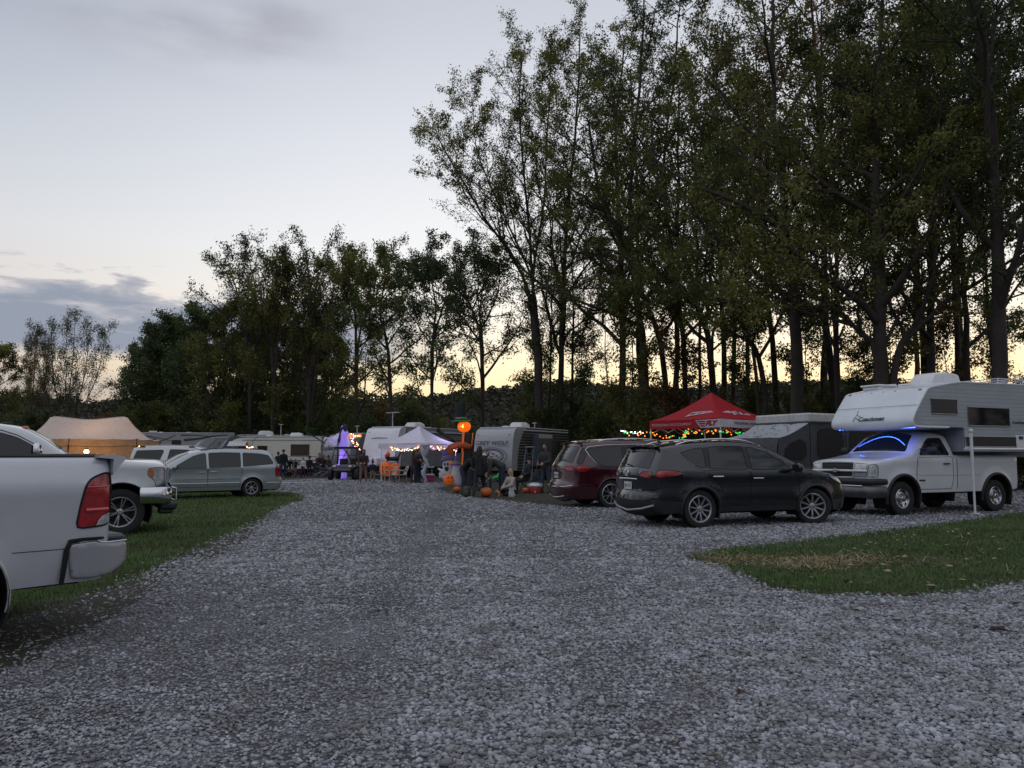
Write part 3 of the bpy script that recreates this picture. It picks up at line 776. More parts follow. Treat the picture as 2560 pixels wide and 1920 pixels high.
# ------------------------------------------------------------------ silver minivan (left)
SV = paint('silver metallic paint', (.36,.40,.42), .55, .30)
sp = dict(L=5.14, half=.98, xf=.95, xr=4.03, rt=.335, ra=.40, rim=.215, tw=.225, sill=.27, belt=1.04, tum=.34, paint=SV, spokes=(7, 'single'),
  plan=(.9,.17,.5,.08), curve=.04,
  prof=[(.12,.22),(.02,.32),(.0,.52),(.03,.70),(.10,.82),(.45,.93),(1.0,1.05),(1.01,1.05),(1.5,1.33),(1.95,1.56),(2.3,1.66),(3.0,1.73),(3.8,1.73),(4.5,1.69),(4.72,1.62),(4.85,1.45),(4.98,1.15),(5.04,1.0),(5.06,.72),(5.12,.64),(5.14,.50),(5.10,.34),(5.0,.28)],
  crown=[(0,.14),(.4,.09),(1,.05),(1.7,.09),(2.4,.04),(4.5,.04),(4.9,.07),(5.14,.12)],
  side=[W_('window',[(1.32,1.05),(1.55,1.19),(2.0,1.46),(2.30,1.56),(2.44,1.57),(2.46,1.05)],mat=CLEAR),
        W_('window',[(2.54,1.06),(2.53,1.58),(3.0,1.60),(3.62,1.59),(3.62,1.09)]),
        W_('window',[(3.70,1.10),(3.70,1.59),(4.3,1.56),(4.62,1.50),(4.78,1.24),(4.76,1.18)]),
        W_('taillight',[(4.88,.72),(4.84,.98),(4.86,1.10),(4.965,1.10),(5.03,.94),(5.055,.73)],mat=REDLENS),
        W_('headlight',[(.06,.66),(.10,.80),(.5,.88),(.5,.74),(.15,.66)],mat=WHITELENS),
        W_('door',[(1.25,.40),(1.20,.80),(1.26,1.03),(2.49,1.03),(2.50,.40)],handle=(2.30,.91),hmat=SV,mat=SV,**DOORK),
        W_('door',[(2.515,.40),(2.515,1.04),(3.66,1.07),(3.67,.80),(3.6,.62),(3.6,.40)],handle=(2.70,.92),hmat=SV,mat=SV,**DOORK)],
  ends=[W_('windshield',[(-.74,1.10),(-.60,1.54),(0,1.56),(.60,1.54),(.74,1.10)],end='F',mat=CLEAR),
        W_('grille',[(-.55,.48),(-.62,.70),(.62,.70),(.55,.48)],end='F',mat=CHROME),
        W_('rear_window',[(-.72,1.12),(-.62,1.54),(.62,1.54),(.72,1.12)],end='R',mat=GLASS)])
phi = atan2(-.56, -.83); sc_ = .965
mvn = Vehicle('parked_minivan', 'silver minivan with roof rails parked on grass left of the gravel road', 'minivan',
              place_near_wheel(sp, 627, 1243, phi, sc_, 'rear', 1), phi, sc_, sp)
for sd in (1, -1):
    mvn.line([(1.3,.53),(2.5,.53),(3.6,.54)], sd, .010, CHROME, 'side_trim', .006)
    mvn.line([(1.3,.66),(2.5,.66),(3.6,.67)], sd, .006, SEAM, 'door_crease', .001)
    mvn.line([(4.55,.52),(4.9,.52),(5.08,.50)], sd, .009, CHROME, 'bumper_trim', .006)
mvn.mirror(1.42, 1.08, (.10,.2,.15)); mvn.rails(2.3, 4.4, TRIM, .66, .03)

# ------------------------------------------------------------------ white full size suv behind it
WH = paint('white paint', (.62,.64,.67), 0, .34, .03)
sp = dict(L=5.33, half=1.0, xf=.98, xr=4.0, rt=.40, ra=.46, rim=.26, tw=.26, sill=.42, belt=1.15, tum=.30, paint=WH, spokes=(6, 'single'),
  plan=(.8,.12,.4,.06), curve=.03,
  prof=[(.10,.35),(.0,.5),(0,.95),(.06,1.06),(.6,1.14),(1.35,1.20),(1.36,1.20),(1.85,1.55),(2.2,1.78),(2.6,1.88),(3.3,1.93),(4.2,1.93),(4.9,1.89),(5.12,1.84),(5.14,1.80),(5.24,1.35),(5.27,1.1),(5.27,.72),(5.33,.66),(5.33,.5),(5.25,.4)],
  crown=[(0,.08),(1,.04),(2,.06),(3,.04),(5,.04),(5.33,.06)],
  side=[W_('window',[(1.75,1.22),(2.1,1.50),(2.38,1.68),(2.72,1.76),(2.74,1.22)],mat=CLEAR),
        W_('window',[(2.84,1.22),(2.83,1.77),(3.62,1.79),(3.70,1.22)]),
        W_('window',[(4.02,1.22),(3.86,1.70),(3.9,1.77),(4.95,1.74),(5.10,1.24)]),
        W_('taillight',[(5.12,.9),(5.10,1.2),(5.2,1.22),(5.26,1.1),(5.26,.9)],mat=REDLENS),
        W_('door',[(1.62,.5),(1.55,.9),(1.68,1.19),(2.77,1.19),(2.78,.5)],handle=(2.6,1.06),mat=WH,**DOORK),
        W_('door',[(2.795,.5),(2.79,1.19),(3.75,1.19),(3.78,1.0),(3.5,.75),(3.45,.5)],handle=(3.55,1.06),mat=WH,**DOORK)],
  ends=[W_('windshield',[(-.76,1.27),(-.64,1.74),(.64,1.74),(.76,1.27)],end='F',mat=GLASS),
        W_('grille',[(-.5,.7),(-.55,1.0),(.55,1.0),(.5,.7)],end='F',mat=CHROME),
        W_('rear_window',[(-.76,1.28),(-.68,1.74),(.68,1.74),(.76,1.28)],end='R',mat=GLASS)])
ex = Vehicle('parked_suv', 'big white suv with dark side glass parked behind the silver minivan', 'suv',
             at(505, 31.5), radians(6), .94, sp)
ex.rails(2.5, 4.9, WH, .78, .05)
for x_ in (2.75, 4.75):
    for sd in (1, -1): MB().box(ex.end_pt(sd*.78, x_, 'T', .02), (.22,.05,.05), bev=.01).build('rail_foot', TRIM, ex.root)

# ------------------------------------------------------------------ pickups
def pickup_profile(hood=1.25, cowl=1.33, roof=1.93, cab0=1.4, cab1=3.1, bed=1.38, L=5.8, zb=.5, nose=1.15):
    return [(.10,zb),(.0,zb+.12),(.0,nose-.12),(.03,nose),(.14,hood-.02),(.6,hood+.03),(cab0-.02,cowl),(cab0,cowl),(cab0+.38,cowl+.33),(cab0+.62,roof-.06),(cab0+.95,roof-.005),((cab0+cab1)/2,roof+.01),(cab1-.25,roof-.015),(cab1-.06,roof-.08),
            (cab1,cowl+.25),(cab1+.03,bed+.02),(cab1+.05,bed),(cab1+.07,bed),(L-.35,bed),(L-.1,bed),(L-.045,bed-.01),(L-.03,bed-.05),(L-.03,zb+.3),(L-.03,zb+.1),(L-.06,zb)]

# near silver-white pickup, tail towards the road
RW = paint('pearl silver paint', (.50,.52,.56), .25, .34, .03)
sp = dict(L=5.75, half=1.01, xf=1.0, xr=4.56, rt=.41, ra=.48, rim=.26, tw=.27, sill=.47, belt=1.20, tum=.36, paint=RW, spokes=(5, 'single'), low=.47, crease=.5,
  plan=(.8,.14,.35,.035), curve=.045, fillet=.05, smooth=2, grid=.07,
  prof=pickup_profile(1.22,1.36,1.92,1.35,3.75,1.435,5.75,.475,1.12),
  crown=[(0,.10),(1,.05),(1.8,.07),(3.6,.03),(3.8,0),(5.6,0),(5.75,.02)],
  side=[W_('window',[(1.72,1.38),(2.05,1.63),(2.3,1.75),(2.62,1.80),(2.62,1.38)],mat=CLEAR),
        W_('window',[(2.72,1.38),(2.72,1.80),(3.3,1.80),(3.58,1.74),(3.62,1.38)]),
        W_('taillight',[(5.455,.885),(5.48,1.06),(5.51,1.21),(5.55,1.265),(5.64,1.305),(5.70,1.315),(5.712,1.0),(5.705,.905),(5.60,.89)],mat=REDLENS,er=.009),
        W_('door',[(1.58,.55),(1.52,.95),(1.66,1.34),(2.66,1.34),(2.67,.55)],handle=(2.5,1.13),mat=RW,**DOORK),
        W_('door',[(2.685,.55),(2.68,1.34),(3.68,1.34),(3.68,.55)],handle=(3.5,1.13),mat=RW,**DOORK),
        W_('fuel_door',[(4.0,1.0),(4.0,1.18),(4.18,1.18),(4.18,1.0)],only=1,mat=RW,er=.003)],
  ends=[W_('windshield',[(-.78,1.42),(-.66,1.80),(.66,1.80),(.78,1.42)],end='F',mat=GLASS),
        W_('grille',[(-.62,.72),(-.68,1.08),(.68,1.08),(.62,.72)],end='F',mat=CHROME),
        W_('tailgate',[(-.80,.80),(-.80,1.425),(.80,1.425),(.80,.80)],end='R',mat=RW,round=0)])
phr = radians(47)                                   # direction its tail points to
hd = Vector((cos(phr), sin(phr), 0)); lat = Vector((sin(phr), -cos(phr), 0))
tail = at(267, 6.22)                                # near rear corner
cen = tail - hd*(5.72-(1.0+4.56)/2) - lat*1.0
ram = Vehicle('pickup_truck', 'silver white pickup at the left edge with a big red tail lamp', 'pickup truck', (cen.x, cen.y, 0), phr+pi, 1.0, sp)
BUMP = paint('painted bumper', (.34,.35,.38), .4, .30, .05)
RSD = 1   # the side that faces the camera (its left)
# clear reverse lens inside the tail lamp, lower rear corner
for sd in (1, -1):
    poly = [(5.60,.90),(5.615,.94),(5.645,.975),(5.68,.99),(5.706,.995),(5.702,.908)]
    vs = [ram.surf(x, z, sd, .012) for x, z in poly]
    tl = [o for o in ram.root.children if o.name.startswith('taillight')][0 if sd > 0 else 1]
    mb = MB(); mb.add(vs, [tuple(range(len(vs))) if sd < 0 else tuple(reversed(range(len(vs))))]); mb.build('reverse_lens', WHITELENS, tl)
    for zz_, h_ in ((1.20,.012),(1.02,.03)):
        MB().tube([ram.surf(x, zz_+.02*(x-5.5), sd, .004) for x in np.linspace(5.52,5.69,6)], h_*.5, 5).build('reflector', mat('bright red reflector', (.55,.02,.02), .15, 0, 1), tl)
    ram.line([(3.86,1.445),(5.45,1.445),(5.68,1.44)], sd, .016, TRIM, 'bed_rail_cap', -.03)
    ram.line([(5.03,.735),(5.3,.735),(5.70,.74)], sd, .003, SEAM, 'body_crease', .001)
# rear bumper: thick wrapped bar with step pad
def ram_bumper():
    prof = [(5.44,.50),(5.40,.73),(5.43,.775),(5.60,.785),(5.66,.765),(5.83,.765),(5.86,.74),(5.86,.64),(5.83,.57),(5.74,.515),(5.6,.49)]
    prof = thin(resample(round_poly(prof, .03), .05, True), .012, True)
    cen_ = np.mean(prof, 0); ringp = [tuple(np.array(q)+(cen_-np.array(q))*f) for f in (.03,.08,.14) for q in prof]
    V, parts = cut_sheet(prof, [], ringp+[(x, z) for x in np.arange(5.4, 5.86, .05) for z in np.arange(.47,.80,.05) if pip(np.array([[x, z]]), prof)[0]])
    F = parts['']; d = seg_dist(V, prof+[prof[0]])
    def Y(x): return 1.005-.05*np.clip((x-5.50)/.36, 0, 1)**2.5
    vs = []; fs = []
    for sd in (1, -1):
        b = len(vs); y = Y(V[:,0])-(.02-np.sqrt(np.maximum(.02**2-(.02-np.clip(d,0,.02))**2, 0)))
        vs += [(ram.cx-p[0], sd*yy, p[1]) for p, yy in zip(V, y)]
        fs += [tuple(b+i for i in (f if sd > 0 else f[::-1])) for f in F]
    n = len(prof); b = len(vs); cols = np.linspace(-1, 1, 17)
    for t in cols:
        for p in prof:
            w = Y(p[0])-.02; curve = .05*(1-abs(t)**3) if p[0] > 5.7 else 0
            vs.append((ram.cx-p[0]-curve, t*w, p[1]))
    for j in range(len(cols)-1):
        for i in range(n): fs.append((b+j*n+i, b+j*n+(i+1)%n, b+(j+1)*n+(i+1)%n, b+(j+1)*n+i))
    o = mesh_obj('bumper', vs, fs, BUMP, ram.root); bm = bmesh.new(); bm.from_mesh(o.data); bmesh.ops.remove_doubles(bm, verts=bm.verts, dist=.002); bmesh.ops.recalc_face_normals(bm, faces=bm.faces); bm.to_mesh(o.data); bm.free()
    o.data.shade_smooth(); o.data.set_sharp_from_angle(angle=radians(40))
    for sd in (1, -1):
        MB().tube([(ram.cx-x, sd*(float(Y(np.array([x]))[0])+.002), z) for x, z in ((5.37,.47),(5.385,.60),(5.395,.72),(5.42,.79),(5.50,.80),(5.66,.80))], [.018,.02,.02,.018,.012,.01], 8).build('bumper_gap', SEAM, o)
        MB().tube([(ram.cx-x, sd*(float(Y(np.array([x]))[0])-.004), z) for x, z in ((5.43,.772),(5.58,.785),(5.61,.785),(5.65,.764),(5.70,.762),(5.76,.764),(5.85,.765))], .007, 6).build('bumper_edge_bead', CHROME, o)  # thin chrome bead along the upper edge of each bumper side
    MB().box((ram.cx-5.765, 0, .792), (.17, 1.86, .05), bev=.02).build('step_pad', mat('ribbed step pad', (.10,.10,.11), .6, stripes=(1,.03,.004,None)), o)
    MB().tube([(ram.cx-5.5,0,.5),(ram.cx-6.05,0,.5)], .035, 8).box((ram.cx-6.12,0,.5), (.16,.09,.03), bev=.01).ball((ram.cx-6.14,0,.57), .035).tube([(ram.cx-6.14,0,.5),(ram.cx-6.14,0,.56)], .015, 8).build('tow_hitch', CHROME, ram.root)
ram_bumper()
# tailgate top spoiler lip
mb = MB(); poly = [(5.60,1.45),(5.72,1.455),(5.80,1.44),(5.81,1.42),(5.76,1.36),(5.715,1.29),(5.715,1.42),(5.60,1.43)]
mb.prism([(ram.cx-x, z) for x, z in poly], -.98, .98); fix_normals(mb.build('tailgate_lip', RW, ram.root, smooth=50))
ram.mirror(1.75, 1.42, (.16,.2,.26), CHROME, .12)
MB().tube([(ram.cx-5.74, 0, .86), (ram.cx-5.77,0,.86)], .02, 6).build('tailgate_badge', CHROME, ram.root)

# ------------------------------------------------------------------ white heavy pickup behind it, nose to the right
sp = dict(L=6.1, half=1.02, xf=.76, xr=4.9, rt=.42, ra=.53, rim=.265, tw=.28, sill=.56, belt=1.27, tum=.30, paint=WH, spokes=(6, 'double'), low=.5, crease=.6, inset=.02,
  plan=(.6,.10,.3,.03), curve=.04, flare=.03, lip=TRIM, lipr=.014,
  prof=[(.16,.80),(.12,.84),(.05,.90),(.0,.96),(.0,1.20),(.02,1.26),(.12,1.29),(.7,1.35),(1.58,1.42),(1.60,1.42),(2.0,1.73),(2.3,1.91),(2.7,1.99),(3.4,2.01),(4.0,1.99),(4.15,1.90),(4.22,1.50),(4.26,1.46),(4.30,1.46),(5.9,1.46),(6.05,1.44),(6.07,1.3),(6.07,.8),(6.0,.70)],
  crown=[(0,.10),(.6,.05),(1.4,.04),(1.9,.08),(2.6,.04),(3.9,.03),(4.1,0),(6.1,0)],
  side=[W_('window',[(2.0,1.48),(2.06,1.56),(2.4,1.76),(2.65,1.84),(3.02,1.87),(3.02,1.44),(2.3,1.42)],mat=GLASS),
        W_('window',[(3.12,1.44),(3.12,1.87),(3.7,1.86),(4.0,1.82),(4.05,1.45)]),
        W_('headlight',[(.03,.84),(.03,1.20),(.08,1.225),(.32,1.215),(.33,1.08),(.20,.98),(.17,.84)],mat=WHITELENS),
        W_('door',[(1.86,.66),(1.82,1.0),(1.92,1.40),(3.06,1.40),(3.06,.66)],handle=(2.88,1.24),mat=WH,**DOORK),
        W_('door',[(3.08,.66),(3.08,1.40),(4.1,1.41),(4.1,.66)],handle=(3.9,1.24),mat=WH,**DOORK)],
  ends=[W_('windshield',[(-.80,1.54),(-.68,1.88),(.68,1.88),(.80,1.54)],end='F',mat=CLEAR),
        W_('grille',[(-.66,.90),(-.70,1.20),(.70,1.20),(.66,.90)],end='F',mat=CHROME,round=0)])
phi = radians(31); sc_ = 1.0
frd = Vehicle('pickup_truck', 'white heavy duty pickup with chrome grille behind the silver white pickup', 'pickup truck',
              place_near_wheel(sp, 296, 1338, phi, sc_, 'front', -1), phi, sc_, sp)
hl = [o for o in frd.root.children if o.name.startswith('headlight')]
for sd, o in zip((1, -1), hl):
    poly = chaikin([(.22,1.02),(.215,1.195),(.305,1.195),(.31,1.09)], 1, True); vs = [frd.surf(x, z, sd, .006) for x, z in poly]
    MB().add(vs, [tuple(range(len(vs)))]).build('marker_lens', AMBER, o)
g_ = [o for o in frd.root.children if o.name.startswith('grille')][0]
for z in (.93, 1.03, 1.14):
    MB().tube([frd.end_pt(y, z, 'F', .03) for y in np.linspace(-.68,.68,9)], .032, 6).build('grille_bar', CHROME, g_)
for i in range(9): MB().tube([frd.end_pt(-.6+.15*i, z, 'F', .012) for z in (.90, 1.0, 1.10, 1.19)], .02, 5).build('grille_insert', TRIM, g_)
for sd in (1, -1): MB().tube([frd.end_pt(sd*.70, z, 'F', .03) for z in (.90, 1.0, 1.10, 1.19)], .03, 6).build('grille_bar', CHROME, g_)
# chrome front bumper with lower valance
def front_bumper(v, x0, x1, z0, z1, half, m, low=None, name='front_bumper', wrap=.55):
    vs = []; fs = []; sec = [(0,z0),(.03,z0+.02),(.045,(z0+z1)/2),(.03,z1-.03),(-.01,z1)]
    path = [(wrap, half), (wrap*.5, half+.005), (.12, half-.02), (.03, half-.12), (0, half*.6), (-.03, 0)]
    path = path+[(x, -y) for x, y in reversed(path[:-1])]
    pp = [(x0+x, y) for x, y in path]
    for i, (x, y) in enumerate(pp):
        a = pp[max(0, i-1)]; b = pp[min(len(pp)-1, i+1)]; t = Vector((b[0]-a[0], b[1]-a[1], 0)).normalized(); nrm = Vector((t.y, -t.x, 0))
        if i < len(pp)/2: nrm = nrm
        for (o, z) in sec: vs.append((v.cx-(x+nrm.x*o), y+nrm.y*o, z))
    k = len(sec)
    for i in range(len(pp)-1):
        for j in range(k-1): fs.append((i*k+j, (i+1)*k+j, (i+1)*k+j+1, i*k+j+1))
    return mesh_obj(name, vs, fs, m, v.root, smooth=60)
fb = front_bumper(frd, -.10, 0, .56, .86, 1.03, CHROME)
MB().box((frd.cx+.06, 0, .50), (.30, 1.9, .14), bev=.04).build('air_dam', TRIM, fb)
for sd in (1, -1):
    MB().tube([(frd.cx+.14, sd*.60, .62), (frd.cx+.22, sd*.60, .60), (frd.cx+.22, sd*.60, .82), (frd.cx+.14, sd*.60,.84)], .018, 8).build('tow_hook', CHROME, fb)
frd.mirror(2.12, 1.50, (.14,.24,.30), CHROME, .16)
MB().box((frd.cx+.02, -.80, .42), (.26, .22, .12), bev=.03).build('valance', TRIM, fb)
mb = MB(); q = frd.end_pt(-.0, 2.6, 'T', .0); mb.box(q+Vector((0,.0,.02)), (.16,.10,.05), bev=.02); mb.build('roof_antenna', TRIM, frd.root)
for y in (-.5,-.25,0,.25,.5): MB().box(frd.end_pt(y, 2.32, 'T', .01), (.10,.09,.035), bev=.015).build('clearance_lamp', AMBER, frd.root)
for sd in (1,-1): frd.line([(2.06,1.60),(2.4,1.80),(2.65,1.885),(3.05,1.91),(4.0,1.87)], sd, .007, SEAM, 'drip_rail', .004)
# ------------------------------------------------------------------ white pickup that carries the slide-in camper
pr_ = pickup_profile(1.33,1.49,2.02,1.32,2.86,1.46,5.4,.60,1.26)
sp = dict(L=5.4, half=1.0, xf=1.0, xr=4.42, rt=.41, ra=.57, rim=.225, tw=.28, sill=.54, belt=1.36, tum=.32, paint=WH, spokes=(8, 'steel'), low=.5, crease=.4, inset=.03, rimmat=CHROME,
  plan=(.5,.09,.3,.03), curve=.035, flare=.03, lip=TRIM, lipr=.04, prof=pr_,
  crown=[(0,.08),(.6,.04),(1.3,.04),(1.8,.09),(2.6,.04),(2.86,.03),(2.95,0),(5.4,0)],
  side=[W_('window',[(1.62,1.45),(1.72,1.58),(1.95,1.78),(2.1,1.87),(2.55,1.88),(2.70,1.45)],mat=GLASS),
        W_('headlight',[(.0,.93),(.0,1.22),(.16,1.245),(.22,1.16),(.20,.93)],mat=WHITELENS),
        W_('door',[(1.50,.62),(1.48,1.0),(1.54,1.40),(2.79,1.41),(2.80,.90),(2.72,.62)],mat=WH,handle=(2.55,1.24),hmat=TRIM,er=.006,edge=SEAM,ename='door_seam',round=1)],
  ends=[W_('windshield',[(-.80,1.53),(-.62,1.92),(0,1.95),(.62,1.92),(.80,1.53)],end='F',mat=GLASS),
        W_('headlight',[(.50,1.10),(.52,1.235),(.90,1.235),(.90,1.10)],end='F',mat=WHITELENS,round=0),W_('headlight',[(-.50,1.10),(-.52,1.235),(-.90,1.235),(-.90,1.10)],end='F',mat=WHITELENS,round=0),
        W_('turn_lamp',[(.50,.93),(.50,1.04),(.90,1.04),(.90,.93)],end='F',mat=mat('frosted lens',(.32,.33,.36),.25,0,1),round=0),W_('turn_lamp',[(-.50,.93),(-.50,1.04),(-.90,1.04),(-.90,.93)],end='F',mat=mat('frosted lens',(.32,.33,.36),.25,0,1),round=0),
        W_('grille',[(-.47,.92),(-.47,1.225),(.47,1.225),(.47,.92)],end='F',mat=TRIM,round=0)])
phi = atan2(-.41, -.91)
chv = Vehicle('pickup_truck', 'white pickup with blue lit windshield carrying a camper on its bed', 'pickup truck',
              place_near_wheel(sp, 2251, 1289, phi, 1.0, 'front', 1), phi, 1.0, sp)
g_ = [o for o in chv.root.children if o.name.startswith('grille')][0]
MB().tube([chv.end_pt(y, 1.075, 'F', .02) for y in np.linspace(-.84,.84,13)], .028, 8).build('grille_bar', WHITE, g_)
for i in range(7): MB().tube([chv.end_pt(y, .95+.045*i, 'F', .008) for y in np.linspace(-.45,.45,9)], .006, 5).build('grille_slat', BLACKMETAL, g_)
MB().tube([chv.end_pt(y, z, 'F', .018) for y, z in ((-.48,.92),(-.48,1.235),(0,1.235),(.48,1.235),(.48,.92),(0,.915))], .014, 6, closed=True).build('grille_frame', CHROME, g_)
b_ = chv.end_pt(0, 1.075, 'F', .06)
MB().box(b_, (.02,.26,.035), bev=.006).box(b_, (.022,.10,.09), bev=.006).build('emblem', mat('pale gold emblem', (.55,.50,.38), .3, .5), g_)
fb = front_bumper(chv, -.10, 0, .74, .90, .98, TRIM)
fb2 = front_bumper(chv, -.12, 0, .44, .72, .98, mat('worn steel bumper', (.14,.14,.15), .4, .8), name='front_bumper')
MB().tube([(chv.cx+.15, y, .725) for y in np.linspace(-.8,.8,9)], .014, 6).build('bumper_trim', CHROME, fb2)
MB().box((chv.cx+.17,0,.60), (.02,.32,.16), bev=.004).build('number_plate', PLATE, fb2)
for sd in (1, -1):
    p = chv.surf(1.68, 1.50, sd); mb = MB(); mb.tube([p, p+Vector((.02, sd*.22, .02))], .025, 6).tube([p+Vector((0,0,.10)), p+Vector((.02, sd*.22, .10))], .02, 6)
    mb.box(p+Vector((.03, sd*.33, .06)), (.13,.26,.20), bev=.05); mb.build('mirror', TRIM, chv.root, smooth=50)
    chv.line([(1.56,.84),(1.76,.84)], sd, .02, TRIM, 'fender_badge', .004)
    chv.line([(2.93,1.44),(2.95,1.1),(2.93,.62)], sd, .008, SEAM, 'cab_gap', .001)
    chv.line([(1.1,1.05),(1.6,.96),(2.9,.95),(3.8,.95)], sd, .003, SEAM, 'body_crease', .001)
for sd in (1,-1):
    MB().tube([chv.end_pt(sd*.1+y, 1.36+(.04*abs(y)), 'T', .02) for y in (0,.2,.45)], .008, 5).build('wiper', TRIM, chv.root)

# ------------------------------------------------------------------ slide-in camper
CW = mat('camper gelcoat', (.70,.74,.80), .38, 0, .4, var=.06, vscale=1.5)
SIDING = mat('ribbed aluminium siding', (.50,.53,.58), .42, .0, var=.07, vscale=2, stripes=(2, .10, .02, ((.36,.38,.42), .80)))
GREEN = mat('dark teal lettering', (.01,.06,.075), .5)
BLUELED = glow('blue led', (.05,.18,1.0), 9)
def make_camper():
    t = empty('truck_camper', chv.root.location, phi, 'white slide-in camper with cab-over nose sitting on the pickup bed', 'camper'); cx = chv.cx; h = 1.22
    def P(x, z): return (cx-x, z)
    side = [(1.30,2.14),(1.17,2.20),(1.13,2.30),(1.20,2.44),(1.36,2.66),(1.62,2.98),(1.70,3.06),(1.84,3.12),(2.8,3.27),(6.2,3.30),(6.2,1.54),(2.96,1.54),(2.96,2.14)]
    mb = MB(); pts = [P(*p) for p in side]
    for sd in (1, -1):
        vs = [(p[0], sd*h, p[1]) for p in pts]; mb.add(vs, [tuple(range(len(vs)))] if sd > 0 else [tuple(reversed(range(len(vs))))], 0)
    fix_normals(mb.build('side_wall', SIDING, t, smooth=20))
    # nose and roof skin, rounded where it meets the sides
    sk = chaikin([(2.4,2.13),(1.36,2.13),(1.16,2.16),(1.12,2.26),(1.16,2.38),(1.36,2.66),(1.62,2.98),(1.72,3.09),(1.95,3.135),(2.8,3.275),(3.2,3.285),(6.2,3.305)], 2)
    sk = thin(sk, .02); n = len(sk); vs = []; cols = [(-1,-.03),(-1,.0),(-.985,.012),(-.96,.02)]+[(q,.02+.03*(1-q*q)) for q in np.linspace(-.85,.85,11)]+[(.96,.02),(.985,.012),(1,.0),(1,-.03)]
    A = np.array(sk); T = np.gradient(A, axis=0); T /= np.hypot(*T.T)[:,None]; Nn = np.stack([-T[:,1], T[:,0]], 1)
    if Nn[-1,1] < 0: Nn = -Nn
    for (x, z), nn in zip(sk, Nn):
        for (q, o) in cols: vs.append((cx-(x+nn[0]*o), q*(h+.012), z+nn[1]*o))
    k = len(cols); fs = [(i*k+j, (i+1)*k+j, (i+1)*k+j+1, i*k+j+1) for i in range(n-1) for j in range(k-1)]
    mesh_obj('nose_and_roof', vs, fs, CW, t, smooth=50)
    for sd in (1,-1):
        MB().tube([(cx-x, sd*(h+.008), z) for x, z in sk], .018, 6).build('corner_trim', WHITE, t)
    MB().tube([(cx-1.34+.055*(1-(y/h)**2)+.012, y, 2.67) for y in np.linspace(-h, h, 9)], .005, 4).build('nose_seam', METAL, t)
    mb = MB(); mb.box((cx-2.1, 0, 2.16), (1.7, 2*h-.04, .03)); mb.box((cx-2.98, 0, 1.85), (.03, 2*h-.04, .62)); mb.box((cx-4.55, 0, 1.47), (3.3, 1.24, .14)); mb.box((cx-4.6,0,1.56),(3.26,2*h-.03,.04)); mb.box((cx-6.18,0,2.4),(.03,2*h-.02,1.7)); mb.build('floor_and_bulkhead', mat('grey panel', (.30,.32,.37), .6), t)  # underside, floor, bulkhead and rear wall share one plain grey
    def win(x0, x1, z0, z1, sd=1, m=GLASS, name='window'):
        o = MB().box((cx-(x0+x1)/2, sd*(h+.008), (z0+z1)/2), (x1-x0, .02, z1-z0), bev=.006).build(name, m, t)
        MB().tube([(cx-x, sd*(h+.016), z) for x, z in ((x0,z0),(x1,z0),(x1,z1),(x0,z1))], .014, 6, closed=True).build('frame', METAL, o); return o
    for sd in (1,-1):
        win(1.80,2.72,2.46,2.83,sd); win(3.12,4.72,2.19,2.66,sd)
        win(3.02,4.92,1.66,1.92,sd, TRIM, 'dark_skirt_panel')
    o = MB().box((cx-5.12, h+.01, 1.78), (.36,.03,.36), bev=.01).build('access_door', WHITE, t)
    MB().box((cx-5.12, h+.03, 1.90), (.16,.01,.08)).build('vent', TRIM, o)
    MB().tube([(cx-2.95, h+.008, 1.60),(cx-6.2, h+.008, 1.60)], .05, 4).build('lower_trim', WHITE, t)
    for y in (-1.06,-.36,0,.36,1.06):
        MB().box((cx-1.66, y, 3.06), (.06,.10,.05), bev=.018).build('marker_lamp', AMBER, t)
    MB().box((cx-2.25, -.1+.0, 3.225), (.05,.16,.02)).build('roof_bracket', TRIM, t)
    # air conditioner, vents, rack
    mb = MB(); vs = []; prof = [(3.05,3.30,.32),(3.10,3.50,.34),(3.22,3.62,.32),(3.7,3.66,.32),(4.15,3.62,.30),(4.22,3.30,.32)]
    for x, z, w in prof: vs += [(cx-x, -w, 3.28), (cx-x, -w, max(3.30,z-.05)), (cx-x, -w+.06, z), (cx-x, w-.06, z), (cx-x, w, max(3.30,z-.05)), (cx-x, w, 3.28)]
    fs = [(i*6+j, i*6+j+1, (i+1)*6+j+1, (i+1)*6+j) for i in range(5) for j in range(5)]+[tuple(range(6)), tuple(30+i for i in reversed(range(6)))]
    mb.add(vs, fs); fix_normals(mb.build('air_conditioner', WHITE, t, smooth=50))
    mb = MB(); mb.box((cx-2.15,-.55,3.21), (.62,.55,.10), bev=.03); mb.box((cx-2.15,-.55,3.285), (.70,.62,.05), bev=.02); mb.tube([(cx-1.8,-.85,3.30),(cx-2.5,-.30,3.33)], .012, 5); mb.build('roof_vent', WHITE, t)
    MB().box((cx-2.62,-.05,3.29), (.36,.36,.07), bev=.03).build('roof_vent', WHITE, t)
    mb = MB(); 
    for y in (.95,-.95): mb.tube([(cx-4.75,y,3.33),(cx-4.80,y,3.47),(cx-6.0,y,3.47),(cx-6.05,y,3.33)], .016, 6); mb.tube([(cx-4.75,y,3.40),(cx-6.0,y,3.40)], .010, 5)
    for x in (4.8,5.4,6.0): mb.tube([(cx-x,-.95,3.47),(cx-x,.95,3.47)], .014, 6)
    mb.tube([(cx-5.5,.95,3.33),(cx-5.5,.95,3.55),(cx-5.55,.90,3.60),(cx-5.75,.90,3.60),(cx-5.8,.95,3.55),(cx-5.8,.95,3.33)], .018, 6)
    mb.build('roof_rack', mat('white tubing', (.5,.5,.52), .4), t)
